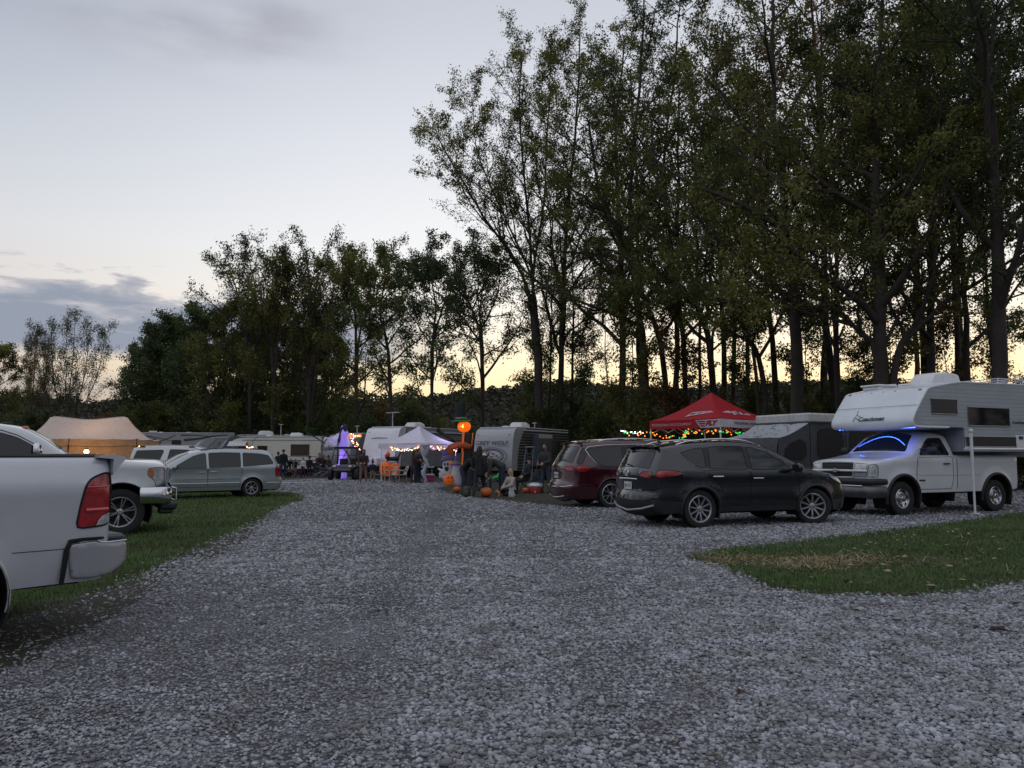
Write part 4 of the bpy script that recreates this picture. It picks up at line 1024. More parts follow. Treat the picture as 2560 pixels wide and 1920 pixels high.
    mb = MB(); mb.tube([(cx-3.02, h+.13, 1.25),(cx-3.02, h+.13, 2.02)], .038, 10); mb.tube([(cx-3.02, h+.13, .04),(cx-3.02, h+.13, 1.3)], .026, 10); mb.box((cx-3.02, h+.13, .02), (.16,.16,.03), bev=.01)
    mb.box((cx-3.02, h+.06, 1.62), (.10,.14,.10)); mb.box((cx-3.02, h+.06, 1.95), (.10,.14,.10)); mb.ball((cx-3.02, h+.13, 2.05), .06); mb.build('jack', WHITE, t)
    # lettering and emblem on the nose
    p0 = Vector((cx-1.16, 0, 2.38)); p1 = Vector((cx-1.36, 0, 2.66)); up = (p1-p0).normalized(); nrm = Vector((0,1,0)).cross(up)
    o3 = p0+up*.0+nrm*.075+Vector((0,.05,-.06))
    text_mesh('lettering', 'Coachmen', .18, GREEN, t, plane_M(o3, (0,1,0), up), .004, .15, bold=.004)
    mb = MB(); q = o3+Vector((.01,-.50,.03))
    for a, b in (((0,0),(.10,.10)),((.10,.10),(.14,.20)),((.04,.02),(.14,-.06)),((.10,.08),(.22,.02)),((.0,.02),(-.05,-.08))): mb.tube([q+Vector((0,a[0],a[1])), q+Vector((0,b[0],b[1]))], .008, 5)
    mb.build('emblem', INK, t)
    text_mesh('lettering', 'Coachmen', .13, GREEN, t, plane_M((cx-5.1, h+.014, 2.30), (-1,0,0), (0,0,1)), .003, .2)
    # blue light strips
    mb = MB()
    for i, y in enumerate(np.arange(-1.1,1.2,.03)):
        if y > .42 or (-.02 < y < .12) or (.2 < y < .34) or y < -1.04 or i % 4 == 0: mb.box((cx-1.25, y, 2.115), (.012,.013,.012))
    o = mb.build('strip_or_reflection', BLUELED, t, smooth=None)
    MB().box((cx-1.25,0,2.126), (.03,2.3,.008)).build('strip_backing', TRIM, o)
    MB().tube([(cx-1.25,-1.0,2.11),(cx-1.28,-1.02,2.02),(cx-1.33,-.93,1.98)], .008, 5).box((cx-1.34,-.90,1.98), (.05,.08,.04)).build('strip_cable', TRIM, o)
    L = bpy.data.lights.new('strip_glow', 'AREA'); L.shape = 'RECTANGLE'; L.size = 2.1; L.size_y = .02; L.energy = 9; L.color = (.05,.12,1.0)
    lo = bpy.data.objects.new('strip_glow', L); COL.objects.link(lo); lo.parent = o; lo.location = (cx-1.26, 0, 2.10); lo.rotation_euler = (0, 0, pi/2)
    return t
camper = make_camper()
# nose strip's reflection in the windshield, put in as an arc of glowing boxes
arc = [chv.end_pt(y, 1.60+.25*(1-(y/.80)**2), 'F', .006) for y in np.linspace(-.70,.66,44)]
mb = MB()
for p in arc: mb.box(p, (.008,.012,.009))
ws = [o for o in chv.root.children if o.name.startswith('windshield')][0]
mb.build('strip_or_reflection', BLUELED, ws, smooth=None)

# ------------------------------------------------------------------ tent trailer (pop-up) between canopy and camper
CANV = mat('grey canvas', (.075,.078,.088), .85, bump=.003, bscale=30, var=.2)
MESHW = mat('dark screen window', (.012,.012,.014), .7)
TARP = mat('pale bunk tarp with leaf litter', (.36,.38,.42), .6, var=.1)
def make_popup():
    nx = X_at(2030, 23.4); t = empty('tent_trailer', (nx, 23.4, 0), atan2(.48,.88), 'grey canvas tent trailer with raised white roof beside the truck camper', 'camping trailer')
    # local: +x along its length to the right, +y away
    L, Wd = 3.6, 2.15
    MB().box((L/2,Wd/2,.72),(L,Wd,.62),bev=.05).build('body', mat('trailer box', (.35,.36,.38), .5), t)
    mb = MB()
    for x in (L*.45,):
        for y in (.12, Wd-.12): mb.lathe([(.0,-.1),(.2,-.1),(.30,-.08),(.31,0),(.30,.08),(.2,.1),(0,.1)], 24, axis='Y', M=Matrix.Translation((x,y,.31)))
    mb.build('wheel', RUBBER, t)
    roof = MB().box((L/2,Wd/2,2.59),(L+.04,Wd+.04,.30),bev=.05).build('roof', mat('off white roof shell', (.48,.49,.47), .5, var=.1), t)
    MB().box((L*.5,Wd*.5,2.75),(.5,.5,.06),bev=.02).build('roof_vent', WHITE, roof)
    MB().tube([(-.022,.75,2.45),(-.022,.75,2.73)], .006, 4).build('seam', METAL, roof)
    MB().tube([(-.025,-.02,2.455),(-.025,Wd+.02,2.455)], .012, 5).tube([(-.02,-.025,2.455),(L,-.025,2.455)], .012, 5).build('edge_trim', TRIM, roof)
    w = MB(); w.box((L/2,.05,1.74),(L-.1,.03,1.42)); w.box((L/2,Wd-.05,1.74),(L-.1,.03,1.42)); w.box((L-.05,Wd/2,1.74),(.03,Wd-.1,1.42)); w.build('canvas_wall', CANV, t)
    for x0, x1 in ((.35,1.55),(1.85,3.2)):
        poly = chaikin([(x0,1.25),(x0,2.1),(x0+.15,2.28),(x1-.15,2.28),(x1,2.1),(x1,1.25)],1,True)
        MB().prism(poly, .02, .032).build('screen_window', MESHW, t)
    for x in (.08,1.7,L-.1): MB().tube([(x,.015,1.04),(x,.015,2.43)], .022, 6).build('lift_post', mat('dull post', (.11,.11,.12), .5), t)
    # bunk at the left end
    o = MB(); ys = np.linspace(0, Wd, 9); vs = []
    for i, f in enumerate(np.linspace(0,1,7)):
        for y in ys: vs.append((-1.32*f, y, 2.44-.47*f-.07*sin(pi*f)-.03*sin(pi*y/Wd)*(1-f)*0 + .012*sin(7*y+5*f)))
    fs = [(i*9+j,i*9+j+1,(i+1)*9+j+1,(i+1)*9+j) for i in range(6) for j in range(8)]
    br = mesh_obj('bunk_roof_tarp', vs, fs, TARP, t, smooth=60)
    vs = []
    for y in (0, Wd):
        b = []
        for f in np.linspace(0,1,7): b.append((-1.32*f, y, 2.44-.47*f-.07*sin(pi*f)-.01))
        vs.append(b+[(-1.38,y,1.5),(-1.35,y,1.08),(0,y,1.04)])
    mb = MB()
    for b in vs: mb.add(b, [tuple(range(len(b)))])
    bulge = [(-1.32,1.97),(-1.40,1.7),(-1.42,1.4),(-1.36,1.08)]
    q = []
    for x, z in bulge:
        for y in ys: q.append((x-.05*sin(pi*y/Wd), y, z))
    mb.add(q, [(i*9+j,i*9+j+1,(i+1)*9+j+1,(i+1)*9+j) for i in range(3) for j in range(8)])
    c = mb.build('bunk_canvas', CANV, t, smooth=40)
    MB().box((-.68,Wd/2,1.05),(1.4,Wd,.06)).build('bunk_floor', METAL, t)
    poly = chaikin([(-1.15,1.3),(-1.05,1.75),(-.2,2.0),(-.12,1.3)],1,True); MB().prism(poly, -.015, -.004).build('screen_window', MESHW, t)
    # litter of fallen leaves lying on the tarp
    lv = MB(); r = random.Random(5)
    for i in range(46):
        f = r.random()**.8*.95+.03; y = r.uniform(.1,Wd-.1) if r.random() < .6 else r.gauss(1.0,.2); z = 2.445-.47*f-.07*sin(pi*f)+.006
        a = r.uniform(0,6); sx = r.uniform(.03,.07)
        lv.add([(-1.32*f+sx*cos(a+k*pi/2)*(1 if k%2 else .5), y+sx*sin(a+k*pi/2)*(1 if k%2 else .5), z+.004*k-.005*cos(a)) for k in range(4)], [(0,1,2,3)])
    lv.build('fallen_leaves', mat('dead leaf', (.035,.03,.022), .9, rnd=.4), t, smooth=None)
make_popup()

# ------------------------------------------------------------------ red canopy with lettered valance
REDC = mat('red canopy fabric', (.46,.010,.022), .7, transl=.25, bump=.002, bscale=8, var=.08)
WCLOTH = mat('white printed fabric', (.62,.60,.66), .7, transl=.2)
LOGOW = mat('white print', (.50,.40,.44), .7)
REDP = mat('red print', (.30,.01,.02), .7)
GREYP = mat('plum grey print', (.16,.09,.12), .7)
def canopy_mesh(L, W, ze, zp, sag=.10, n=12, ridge=0.0):
    """peaked canopy top with sagging slopes; ridge = length of the ridge"""
    vs = []; fs = []
    def P(u, v, h):        # u,v in -1..1
        return (u*L/2, v*W/2, h)
    rings = n+1; per = 4*8
    for i in range(rings):
        f = i/n                                   # 0 eave, 1 peak
        h = ze+(zp-ze)*(f**1.18 if sag else f)-sag*sin(pi*f)*.55
        for k in range(per):
            sdi, q = divmod(k, 8); q = q/8*2-1
            u, v = ((q,-1),(1,q),(-q,1),(-1,-q))[sdi]
            cr = 1-abs(q)
            sx = (1-f)*u*L/2+f*max(-ridge/2, min(ridge/2, u*L/2)); sy = (1-f)*v*W/2
            hh = h-sag*.35*sin(pi*f)*cr - (.02*cr if i == 0 else 0)
            vs.append((sx, sy, hh))
    for i in range(rings-1):
        for k in range(per):
            fs.append((i*per+k, i*per+(k+1)%per, (i+1)*per+(k+1)%per, (i+1)*per+k))
    return vs, fs
def canopy_frame(t, L, W, ze, m, legr=.02, legs=None, zp=None):
    for sx, sy in (legs or ((1,1),(1,-1),(-1,1),(-1,-1))):
        MB().box((sx*L/2*.985, sy*W/2*.985, ze/2), (.04,.04,ze), bev=.006).box((sx*L/2*.985, sy*W/2*.985, .01), (.12,.12,.02)).build('leg', m, t)
    mb = MB()
    for sx, sy, ex, ey in ((-1,-1,1,-1),(1,-1,1,1),(1,1,-1,1),(-1,1,-1,-1)):
        for k in range(4):
            i_ = .95; a = Vector(((sx*L/2+(ex-sx)*L/2*k/4)*i_, (sy*W/2+(ey-sy)*W/2*k/4)*i_, ze-.08-(k%2)*.30)); b = Vector(((sx*L/2+(ex-sx)*L/2*(k+1)/4)*i_, (sy*W/2+(ey-sy)*W/2*(k+1)/4)*i_, ze-.08-((k+1)%2)*.30))
            mb.tube([a, b], .011, 5); a2 = a.copy(); b2 = b.copy(); a2.z, b2.z = ze-.38+(k%2)*.30, ze-.38+((k+1)%2)*.30; mb.tube([a2, b2], .011, 5)
    if zp:
        for sx, sy in ((1,1),(1,-1),(-1,1),(-1,-1)): mb.tube([(sx*L/2*.97, sy*W/2*.97, ze-.10),(sx*L/4, sy*W/4, ze+(zp-ze)*.28-.12),(0,0,zp-.22)], .012, 5)
    mb.build('truss', m, t)
def make_red_canopy():
    nc = at(1806, 25.0, 0); d1 = Vector((-.61,.79,0)); d2 = Vector((.79,.61,0)); L = 3.05
    c = nc+d1*L/2+d2*L/2
    t = empty('canopy_tent', (c.x, c.y, 0), atan2(d2.y, d2.x), 'red peaked canopy tent with white lettered valance behind the parked cars', 'canopy tent')
    # local +x = d2, local +y = d1 ; near corner (-1,-1). left face seen is x=-L/2, right face seen is y=-L/2
    ze, zp = 2.66, 3.66
    vs, fs = canopy_mesh(L, L, ze, zp, .10); mesh_obj('canopy_top', vs, fs, REDC, t, smooth=180)
    canopy_frame(t, L, L, ze-.05, WHITE, zp=zp)
    h = .27
    def val(name, a, b, m, z0=ze-.02, hh=h, off=0.0):
        a = Vector(a); b = Vector(b); n = 12; vs = []
        nr = Vector((b-a).to_3d().cross(Vector((0,0,1)))).normalized()*off
        for i in range(n+1):
            p = a+(b-a)*i/n+nr
            for z in (0, .5, 1): vs.append((p.x+.006*sin(i*2.1+z), p.y+.006*sin(i*1.7+z), z0-hh*z-.018*sin(pi*i/n)))
        return mesh_obj(name, vs, [(i*3+j,(i+1)*3+j,(i+1)*3+j+1,i*3+j+1) for i in range(n) for j in range(2)], m, t, smooth=60)
    k = L/2+.004
    v1 = val('valance', (-k, k, 0), (-k, -k, 0), REDC); v2 = val('valance', (-k,-k,0), (k,-k,0), WCLOTH); val('valance',(k,-k,0),(k,k,0),REDC); val('valance',(k,k,0),(-k,k,0),REDC)
    # white logo flag at the corner end of the red valance
    poly = [(.0,-.30),(0,.0),(1.05,.02),(.86,-.27)]
    mb = MB(); mb.add([(-k-.016, -k+y, ze-.01+z-.006) for y, z in [(-.005,-.285),(-.005,-.01),(1.02,-.03),(.80,-.29)]], [(0,1,2,3)]); fl = mb.build('logo_panel', WCLOTH, v1)
    text_mesh('lettering', 'FLY', .22, REDP, fl, plane_M((-k-.026, -k+.38, ze-.16), (0,-1,0), (0,0,1)), .003, .35, xs=1.15, bold=.012)
    mb = MB()
    for i, (y0, y1) in enumerate(((.98,.60),(.90,.60),(.84,.62))):
        z = ze-.07-.075*i; mb.add([(-k-.026,-k+y0,z),(-k-.026,-k+y1,z),(-k-.026,-k+y1-.02,z-.045),(-k-.026,-k+y0-.08,z-.045)], [(0,1,2,3)])
    mb.build('wing_mark', REDP, fl)
    text_mesh('lettering', 'PROFESSIONAL RACE EQUIPMENT', .125, LOGOW, v1, plane_M((-k-.018, .52, ze-.17), (0,-1,0), (0,0,1)), .003, xs=.93)
    text_mesh('lettering', 'PROFESSIONAL RACE EQUIPMENT', .125, GREYP, v2, plane_M((-k+1.62, -k-.018, ze-.15), (1,0,0), (0,0,1)), .003, xs=.93)
    # marks on the two visible slopes
    top = [o for o in t.children if o.name.startswith('canopy_top')][0]
    def slope(face, a, f):   # a along the eave -1..1, f 0..1 up
        h2 = ze+(zp-ze)*f**1.18-.10*sin(pi*f)*.55-.035*sin(pi*f)+.02
        e = (1-f)*L/2
        return Vector((-e-.01, -a*e, h2)) if face == 0 else Vector((a*e, -e-.01, h2))
    def para(face, quads, m):
        mb = MB()
        for q in quads: mb.add([slope(face, a, f) for a, f in q], [tuple(range(len(q)))])
        mb.build('printed_mark', m, top, smooth=None)
    para(0, [[(-.15,.18),(-.15,.24),(.95,.40),(1.0,.38)],[(-.15,.18),(-.10,.36),(-.02,.40),(-.06,.20)],[(-.10,.36),(-.1,.40),(.9,.42),(.95,.39)],[(.0,.24),(.15,.36),(.28,.36),(.12,.25)],[(.26,.28),(.42,.38),(.55,.38),(.38,.29)]], LOGOW)
    para(1, [[(-.75,.36),(-.25,.44),(-.10,.38),(-.3,.33)],[(-.25,.26),(-.08,.42),(.06,.42),(-.1,.26)],[(.0,.28),(.12,.44),(.24,.44),(.1,.32)],[(.12,.28),(.3,.29),(.42,.40),(.36,.42)],[(.3,.28),(.62,.27),(.6,.31),(.35,.31)],[(.5,.33),(.7,.29),(.74,.33),(.55,.37)]], LOGOW)
    return t, c, d1, d2
redc, rc, rd1, rd2 = make_red_canopy()
def light_string(name, pts, bulbs, label, group=None, r=.02, sag=.06, seed=1, n=60, wire=True, spread=.05):
    """wire with small glowing bulbs; bulbs = list of glow materials"""
    rr = random.Random(seed); t = empty(name, pts[0], 0, label, 'string lights', group); o0 = Vector(pts[0]); P = []
    for a, b in zip(pts[:-1], pts[1:]):
        a = Vector(a); b = Vector(b); k = 8
        for i in range(k): P.append(a+(b-a)*i/k-Vector((0,0,sag*sin(pi*i/k)))-o0)
    P.append(Vector(pts[-1])-o0)
    if wire: MB().tube(P, .006, 4).build('wire', BLACKMETAL, t)
    mbs = [MB() for _ in bulbs]
    for i in range(n):
        f = (i+rr.random()*.8)/n*(len(P)-1); k = min(int(f), len(P)-2); p = P[k]+(P[k+1]-P[k])*(f-k)
        p = p+Vector((rr.uniform(-1,1), rr.uniform(-1,1), rr.uniform(-1.4,.6)))*spread
        j = rr.randrange(len(bulbs)); rad = r*rr.uniform(.8,1.2); mbs[j].ball(p, rad, 6, k=4)
    for m, b in zip(mbs, bulbs):
        if m.v: m.build('bulbs', b, t)
    return t
GO = glow('orange bulb', (1.0,.22,.02), 2.3); GG = glow('green bulb', (.03,.75,.18), 1.1); GWm = glow('warm bulb', (1.0,.62,.25), 7); GW = glow('white bulb', (.8,.85,.9), 4); GP = glow('pink bulb', (.9,.45,.75), 4)
k_ = 3.05/2
c_l = rc+rd1*k_-rd2*k_; c_n = rc-rd1*k_-rd2*k_; c_r = rc-rd1*k_+rd2*k_
light_string('string_lights', [Vector((c_l.x-1.0,c_l.y-.2,2.30)), Vector((c_l.x,c_l.y,2.24)), Vector(((c_l.x+c_n.x)/2,(c_l.y+c_n.y)/2,2.10)), Vector(((c_l.x*.45+c_n.x*.55),(c_l.y*.45+c_n.y*.55),2.32)), Vector((c_n.x,c_n.y,2.28)), Vector(((c_n.x+c_r.x)/2,(c_n.y+c_r.y)/2,2.22))],
             [GG, GO, GO, GG, GO], 'orange and green string lights hanging under the red canopy', n=80, r=.024, spread=.07)
light_string('string_lights', [Vector((c_l.x-1.1,c_l.y-.3,2.34)), Vector((c_l.x-.2,c_l.y-.1,2.28))], [GW], 'small white string lights left of the red canopy', n=14, r=.018, spread=.04)
# ------------------------------------------------------------------ ground, gravel, grass
def ground_mat(name, kind):
    m = bpy.data.materials.new(name); m.use_nodes = True; nt = m.node_tree; N = nt.nodes; L = nt.links; b = N['Principled BSDF']; b.inputs['Roughness'].default_value = .92
    tc = N.new('ShaderNodeTexCoord')
    def noise(sc, det=6, ro=.6, dist=0):
        n = N.new('ShaderNodeTexNoise'); n.inputs['Scale'].default_value = sc; n.inputs['Detail'].default_value = det; n.inputs['Roughness'].default_value = ro; n.inputs['Distortion'].default_value = dist
        L.new(tc.outputs['Object'], n.inputs['Vector']); return n.outputs[0]
    def mr(v, a, b_, c=0, d=1, st='SMOOTHSTEP'):
        n = N.new('ShaderNodeMapRange'); n.interpolation_type = st; L.new(v, n.inputs[0]); n.inputs[1].default_value = a; n.inputs[2].default_value = b_; n.inputs[3].default_value = c; n.inputs[4].default_value = d; return n.outputs[0]
    def mix(f, a, b_, mode='MIX'):
        n = N.new('ShaderNodeMix'); n.data_type = 'RGBA'; n.blend_type = mode
        for s, v in ((n.inputs[0], f), (n.inputs[6], a), (n.inputs[7], b_)):
            if isinstance(v, (int, float)): s.default_value = v
            elif isinstance(v, tuple): s.default_value = (*v, 1)
            else: L.new(v, s)
        return n.outputs[2]
    def bump(h, dist, prev=None):
        n = N.new('ShaderNodeBump'); n.inputs['Distance'].default_value = dist; L.new(h, n.inputs['Height'])
        if prev is not None: L.new(prev, n.inputs['Normal'])
        return n.outputs[0]
    if kind == 'gravel':
        vec = N.new('ShaderNodeVectorMath'); vec.operation = 'ADD'; nz = N.new('ShaderNodeTexNoise'); nz.inputs['Scale'].default_value = 18; L.new(tc.outputs['Object'], nz.inputs['Vector'])
        sc = N.new('ShaderNodeVectorMath'); sc.operation = 'SCALE'; sc.inputs[3].default_value = .03; L.new(nz.outputs['Color'], sc.inputs[0]); L.new(tc.outputs['Object'], vec.inputs[0]); L.new(sc.outputs[0], vec.inputs[1])
        def vor(scale):
            v = N.new('ShaderNodeTexVoronoi'); v.inputs['Scale'].default_value = scale; L.new(vec.outputs[0], v.inputs['Vector']); return v
        v1 = vor(26); v2 = vor(55)
        bw = N.new('ShaderNodeSeparateColor'); L.new(v1.outputs['Color'], bw.inputs[0]); bw2 = N.new('ShaderNodeSeparateColor'); L.new(v2.outputs['Color'], bw2.inputs[0])
        c1 = mix(mr(bw.outputs[0], 0, 1, st='LINEAR'), (.16,.16,.175), (.42,.42,.45)); c2 = mix(mr(bw2.outputs[0], 0, 1, st='LINEAR'), (.12,.12,.13), (.30,.30,.33))
        gap = mr(v1.outputs['Distance'], .35, .62)
        c1 = mix(gap, c1, (.07,.07,.075))
        fine = mr(noise(.9, 4, .55, .4), .50, .62)
        c = mix(fine, c1, c2)
        c = mix(mr(noise(.35, 3), .35, .65), c, mix(1.0, c, (.72,.71,.74), 'MULTIPLY'))
        L.new(c, b.inputs['Base Color'])
        n1 = bump(mr(v1.outputs['Distance'], 0, .6, 1, 0, 'LINEAR'), .028); n2 = bump(mr(v2.outputs['Distance'], 0, .6, 1, 0, 'LINEAR'), .010, n1); n3 = bump(noise(1.3, 3), .10, n2); L.new(n3, b.inputs['Normal'])
    elif kind == 'soil':
        c = mix(mr(noise(.5, 8, .65), .38, .62), (.030,.040,.016), (.055,.045,.030)); c = mix(mr(noise(9, 6), .4, .7), c, (.020,.022,.014)); L.new(c, b.inputs['Base Color'])
        L.new(bump(noise(14, 8, .7), .06), b.inputs['Normal'])
    else:
        c = mix(mr(noise(.8, 7, .6), .38, .66), (.045,.100,.022), (.080,.085,.030)); c = mix(mr(noise(22, 5, .7), .45, .75), c, (.018,.022,.010)); L.new(c, b.inputs['Base Color'])
        L.new(bump(noise(34, 6, .7), .05), b.inputs['Normal'])
    return m
GRAVEL = ground_mat('gravel bed', 'gravel'); SOIL = ground_mat('soil and leaf litter', 'soil'); TURF = ground_mat('turf base', 'turf')
tag(mesh_obj('ground', [(-420,-30,0),(420,-30,0),(420,600,0),(-420,600,0)], [(0,1,2,3)], SOIL), kind='structure')
def rag(poly, step=.35, amp=.10, seed=3):
    r = random.Random(seed); q = resample(poly, step, True)
    return [(x+r.uniform(-amp, amp), y+r.uniform(-amp, amp)) for x, y in q]
def flat(name, poly, z, m, kind='structure', label=None, cat=None):
    poly = thin(poly, .05, True); V, parts = cut_sheet(poly, [], [])
    o = mesh_obj(name, [(x, y, z) for x, y in V], [tuple(f) for f in parts['']], m); return tag(o, label, cat, kind=kind)
G = lambda u, v: tuple(ground(u, v)[:2])
lot = [(-9.5,-3),(-7.2,2.4),(-4.9,5.0)]+[G(u, v) for u, v in ((200,1505),(330,1450),(470,1385),(560,1342),(640,1308),(680,1282),(720,1262),(768,1246),(745,1236),(700,1230),(660,1226),(600,1216),(600,1207),(690,1204),(760,1197),(860,1192),(905,1195),(1010,1209),(1100,1208),(1130,1212),(1088,1222),(1120,1233),(1158,1243),(1252,1251),(1300,1258),(1390,1264),(1450,1262),(1480,1240),(1900,1228),(2300,1228))]+[(22,32),(26,18),(24,-3)]
tag(flat('gravel_lot', rag(lot, .4, .12), .006, GRAVEL), kind='structure')
isl = [G(u, v) for u, v in ((1723,1394),(1760,1382),(1817,1373),(1933,1361),(2060,1346),(2167,1334),(2361,1310),(2560,1280))]+[(16,18.6),(15.5,9.5),(8.5,8.1)]+[G(u, v) for u, v in ((2560,1455),(2400,1481),(2244,1491),(2128,1489),(2011,1484),(1933,1472),(1863,1443),(1817,1420),(1745,1405))]
tag(flat('grass_island', rag(isl, .22, .10, 8), .012, TURF), kind='structure')
lawn = [(-12,1.5),(-7.25,2.45),(-4.95,5.0)]+[G(u, v) for u, v in ((200,1505),(330,1450),(470,1385),(560,1342),(640,1308),(680,1282),(720,1262),(768,1246),(745,1236),(700,1230),(660,1226),(600,1216))]+[(-22,40),(-40,40),(-40,2)]
tag(flat('lawn', rag(lawn, .4, .06, 5), .004, TURF), kind='structure')

verge = [G(u, v) for u, v in ((-60,1520),(200,1500),(330,1447),(470,1383),(560,1340),(640,1306),(668,1300),(640,1335),(560,1385),(440,1440),(300,1530),(150,1610),(-60,1720))]
tag(flat('dirt_verge', rag(verge, .15, .05, 12), .010, ground_mat('dirt verge soil', 'soil')), kind='structure')  # soil strip between lawn and gravel, same shader as the ground
def mesh_scatter(name, P, base_v, base_f, scale, rz, m, tilt=None, jit=0.0, kind='stuff', label=None, cat=None, flatshade=True):
    """P (n,3); copies of a small base shape merged in one mesh"""
    n = len(P); k = len(base_v); B = np.repeat(base_v[None], n, 0)
    if jit: B = B*(1+rng.uniform(-jit, jit, B.shape))
    B = B*scale[:, None, :] if scale.ndim == 2 else B*scale[:, None, None]
    if tilt is not None:
        c, s_ = np.cos(tilt)[:, None], np.sin(tilt)[:, None]; y = B[:,:,1]*c-B[:,:,2]*s_; z = B[:,:,1]*s_+B[:,:,2]*c; B = np.stack([B[:,:,0], y, z], 2)
    c, s_ = np.cos(rz)[:, None], np.sin(rz)[:, None]
    V = np.stack([B[:,:,0]*c-B[:,:,1]*s_, B[:,:,0]*s_+B[:,:,1]*c, B[:,:,2]], 2)+P[:, None, :]
    F = (base_f[None]+(np.arange(n)*k)[:, None, None]).reshape(-1, base_f.shape[1])
    return tag(np_mesh(name, V.reshape(-1, 3), F, m), label, cat, kind=kind)
t_ = (1+5**.5)/2
ICO = np.array([(-1,t_,0),(1,t_,0),(-1,-t_,0),(1,-t_,0),(0,-1,t_),(0,1,t_),(0,-1,-t_),(0,1,-t_),(t_,0,-1),(t_,0,1),(-t_,0,-1),(-t_,0,1)])/1.9
ICF = np.array([(0,11,5),(0,5,1),(0,1,7),(0,7,10),(0,10,11),(1,5,9),(5,11,4),(11,10,2),(10,7,6),(7,1,8),(3,9,4),(3,4,2),(3,2,6),(3,6,8),(3,8,9),(4,9,5),(2,4,11),(6,2,10),(8,6,7),(9,8,1)])
def lowfreq(P, f, seed):
    r = np.random.default_rng(seed); v = np.zeros(len(P))
    for i in range(7):
        a = r.uniform(0, 2*pi); k = f*r.uniform(.5, 1.8); v += np.sin(P[:,0]*k*cos(a)+P[:,1]*k*sin(a)+r.uniform(0, 6))
    return v/7
def stones():
    Ps = []
    for y0, y1, dens in ((3.0,5.0,2500),(5,7.5,1800),(7.5,11,1000),(11,17,420),(17,29,150),(29,46,48)):
        w = .76*y1+1.6; n = int(dens*2*w*(y1-y0)); P = np.stack([rng.uniform(-w, w, n), rng.uniform(y0, y1, n)], 1)
        P = P[np.abs(P[:,0]) < .74*P[:,1]+1.6]; Ps.append(P)
    P = np.vstack(Ps); ins = pip(P+rng.normal(0,.13,P.shape), lot) & ~pip(P+rng.normal(0,.12,P.shape), isl)
    lf = lowfreq(P, 1.1, 4); left = np.clip(np.clip((-P[:,0]-.1)/2.2, 0, 1)*np.clip((8.5-P[:,1])/3+.3, 0, 1)+.75*np.exp(-((P[:,0]+.9+.05*P[:,1])/.38)**2)+.5*np.exp(-((P[:,0]-.9+.02*P[:,1])/.38)**2), 0, 1)
    dv = pip(P+rng.normal(0,.10,P.shape), verge); keep = rng.random(len(P)) < np.clip(.92+lf*.5-left*.48, .12, 1)*np.where(dv, .50, 1); P = P[ins & keep]; lf = lf[ins & keep]; left = left[ins & keep]
    n = len(P); Y = P[:,1]; s0 = rng.lognormal(0, .27, n)*(.0124+.00062*np.clip(Y-5, 0, 40))*(1-.30*left); s0 = np.clip(s0, .007, .019+.0013*Y)
    sc = np.stack([s0*rng.uniform(.9, 1.55, n), s0*rng.uniform(.7, 1.15, n), s0*rng.uniform(.42, .8, n)], 1)
    Z = .006+sc[:,2]*rng.uniform(-.1, .75, n)+.010*np.maximum(0, lf)
    m = mat('crushed limestone', (.295,.305,.335), .85, var=.22, vscale=3, rnd=.48, bump=.003, bscale=120, col2=(.26,.257,.26))
    mesh_scatter('gravel', np.c_[P, Z], ICO, ICF, sc, rng.uniform(0, 2*pi, n), m, rng.normal(0, .45, n), .34)
    return n
stones()
GRASSM = mat('grass blades', (.070,.135,.034), .7, var=.3, vscale=.8, rnd=.55, transl=.3, col2=(.125,.130,.050))
STRAW = mat('dry straw', (.30,.23,.12), .8, rnd=.4, var=.2)
LEAFB = mat('dead brown leaf', (.085,.035,.020), .8, rnd=.4, bump=.003, bscale=60)
LEAFD = mat('dark wet leaf', (.034,.026,.022), .8, rnd=.4)
LEAFY = mat('yellow leaf', (.24,.17,.05), .7, bump=.003, bscale=60)
BL_V = np.array([(-.5,0,0),(.5,0,0),(-.32,.12,.55),(.32,.12,.55),(0,.42,1.0)]); BL_F = np.array([(0,1,3),(0,3,2),(2,3,4)])
def grass(name, poly, box, dens, hgt, seed, extra=None):
    r = np.random.default_rng(seed); x0, x1, y0, y1 = box; Ps = []
    yy = y0
    while yy < y1:
        ye = min(y1, yy*1.25); d = min(dens, dens*(9/ye)**1.7); n = int(d*(x1-x0)*(ye-yy)); Ps.append(np.stack([r.uniform(x0, x1, n), r.uniform(yy, ye, n)], 1)); yy = ye
    P = np.vstack(Ps); P = P[np.abs(P[:,0]) < .78*P[:,1]+1]; P = P[pip(P+r.normal(0, .07, P.shape), poly)]
    if extra is not None: P = P[extra(P, r)]
    n = len(P); Y = P[:,1]; lf = lowfreq(P, 1.6, seed)
    h = hgt*r.uniform(.5, 1.25, n)*(1+.5*lf); w = (.0045+.00075*Y)
    sc = np.stack([w, h*r.uniform(.6, 1.6, n), h], 1)
    mesh_scatter(name, np.c_[P, np.full(n, .010)], BL_V, BL_F, sc, r.uniform(0, 2*pi, n), GRASSM, jit=.2)
    return n
def straw_hole(P, r):
    q = np.stack([(P[:,0]-3.7)/1.6, (P[:,1]-10.35)/.6], 1); return (np.hypot(*q.T)+r.normal(0,.25,len(P)) > .8) & (r.random(len(P)) < .72+.5*lowfreq(P, 2.6, 77))
grass('grass', isl, (2.5,16,7.8,19), 1500, .055, 21, straw_hole)
grass('grass', lawn, (-24,-3,4.2,30), 1500, .050, 22, lambda P, r: (lowfreq(P, 2.2, 9)+r.normal(0, .2, len(P)) > -.55))
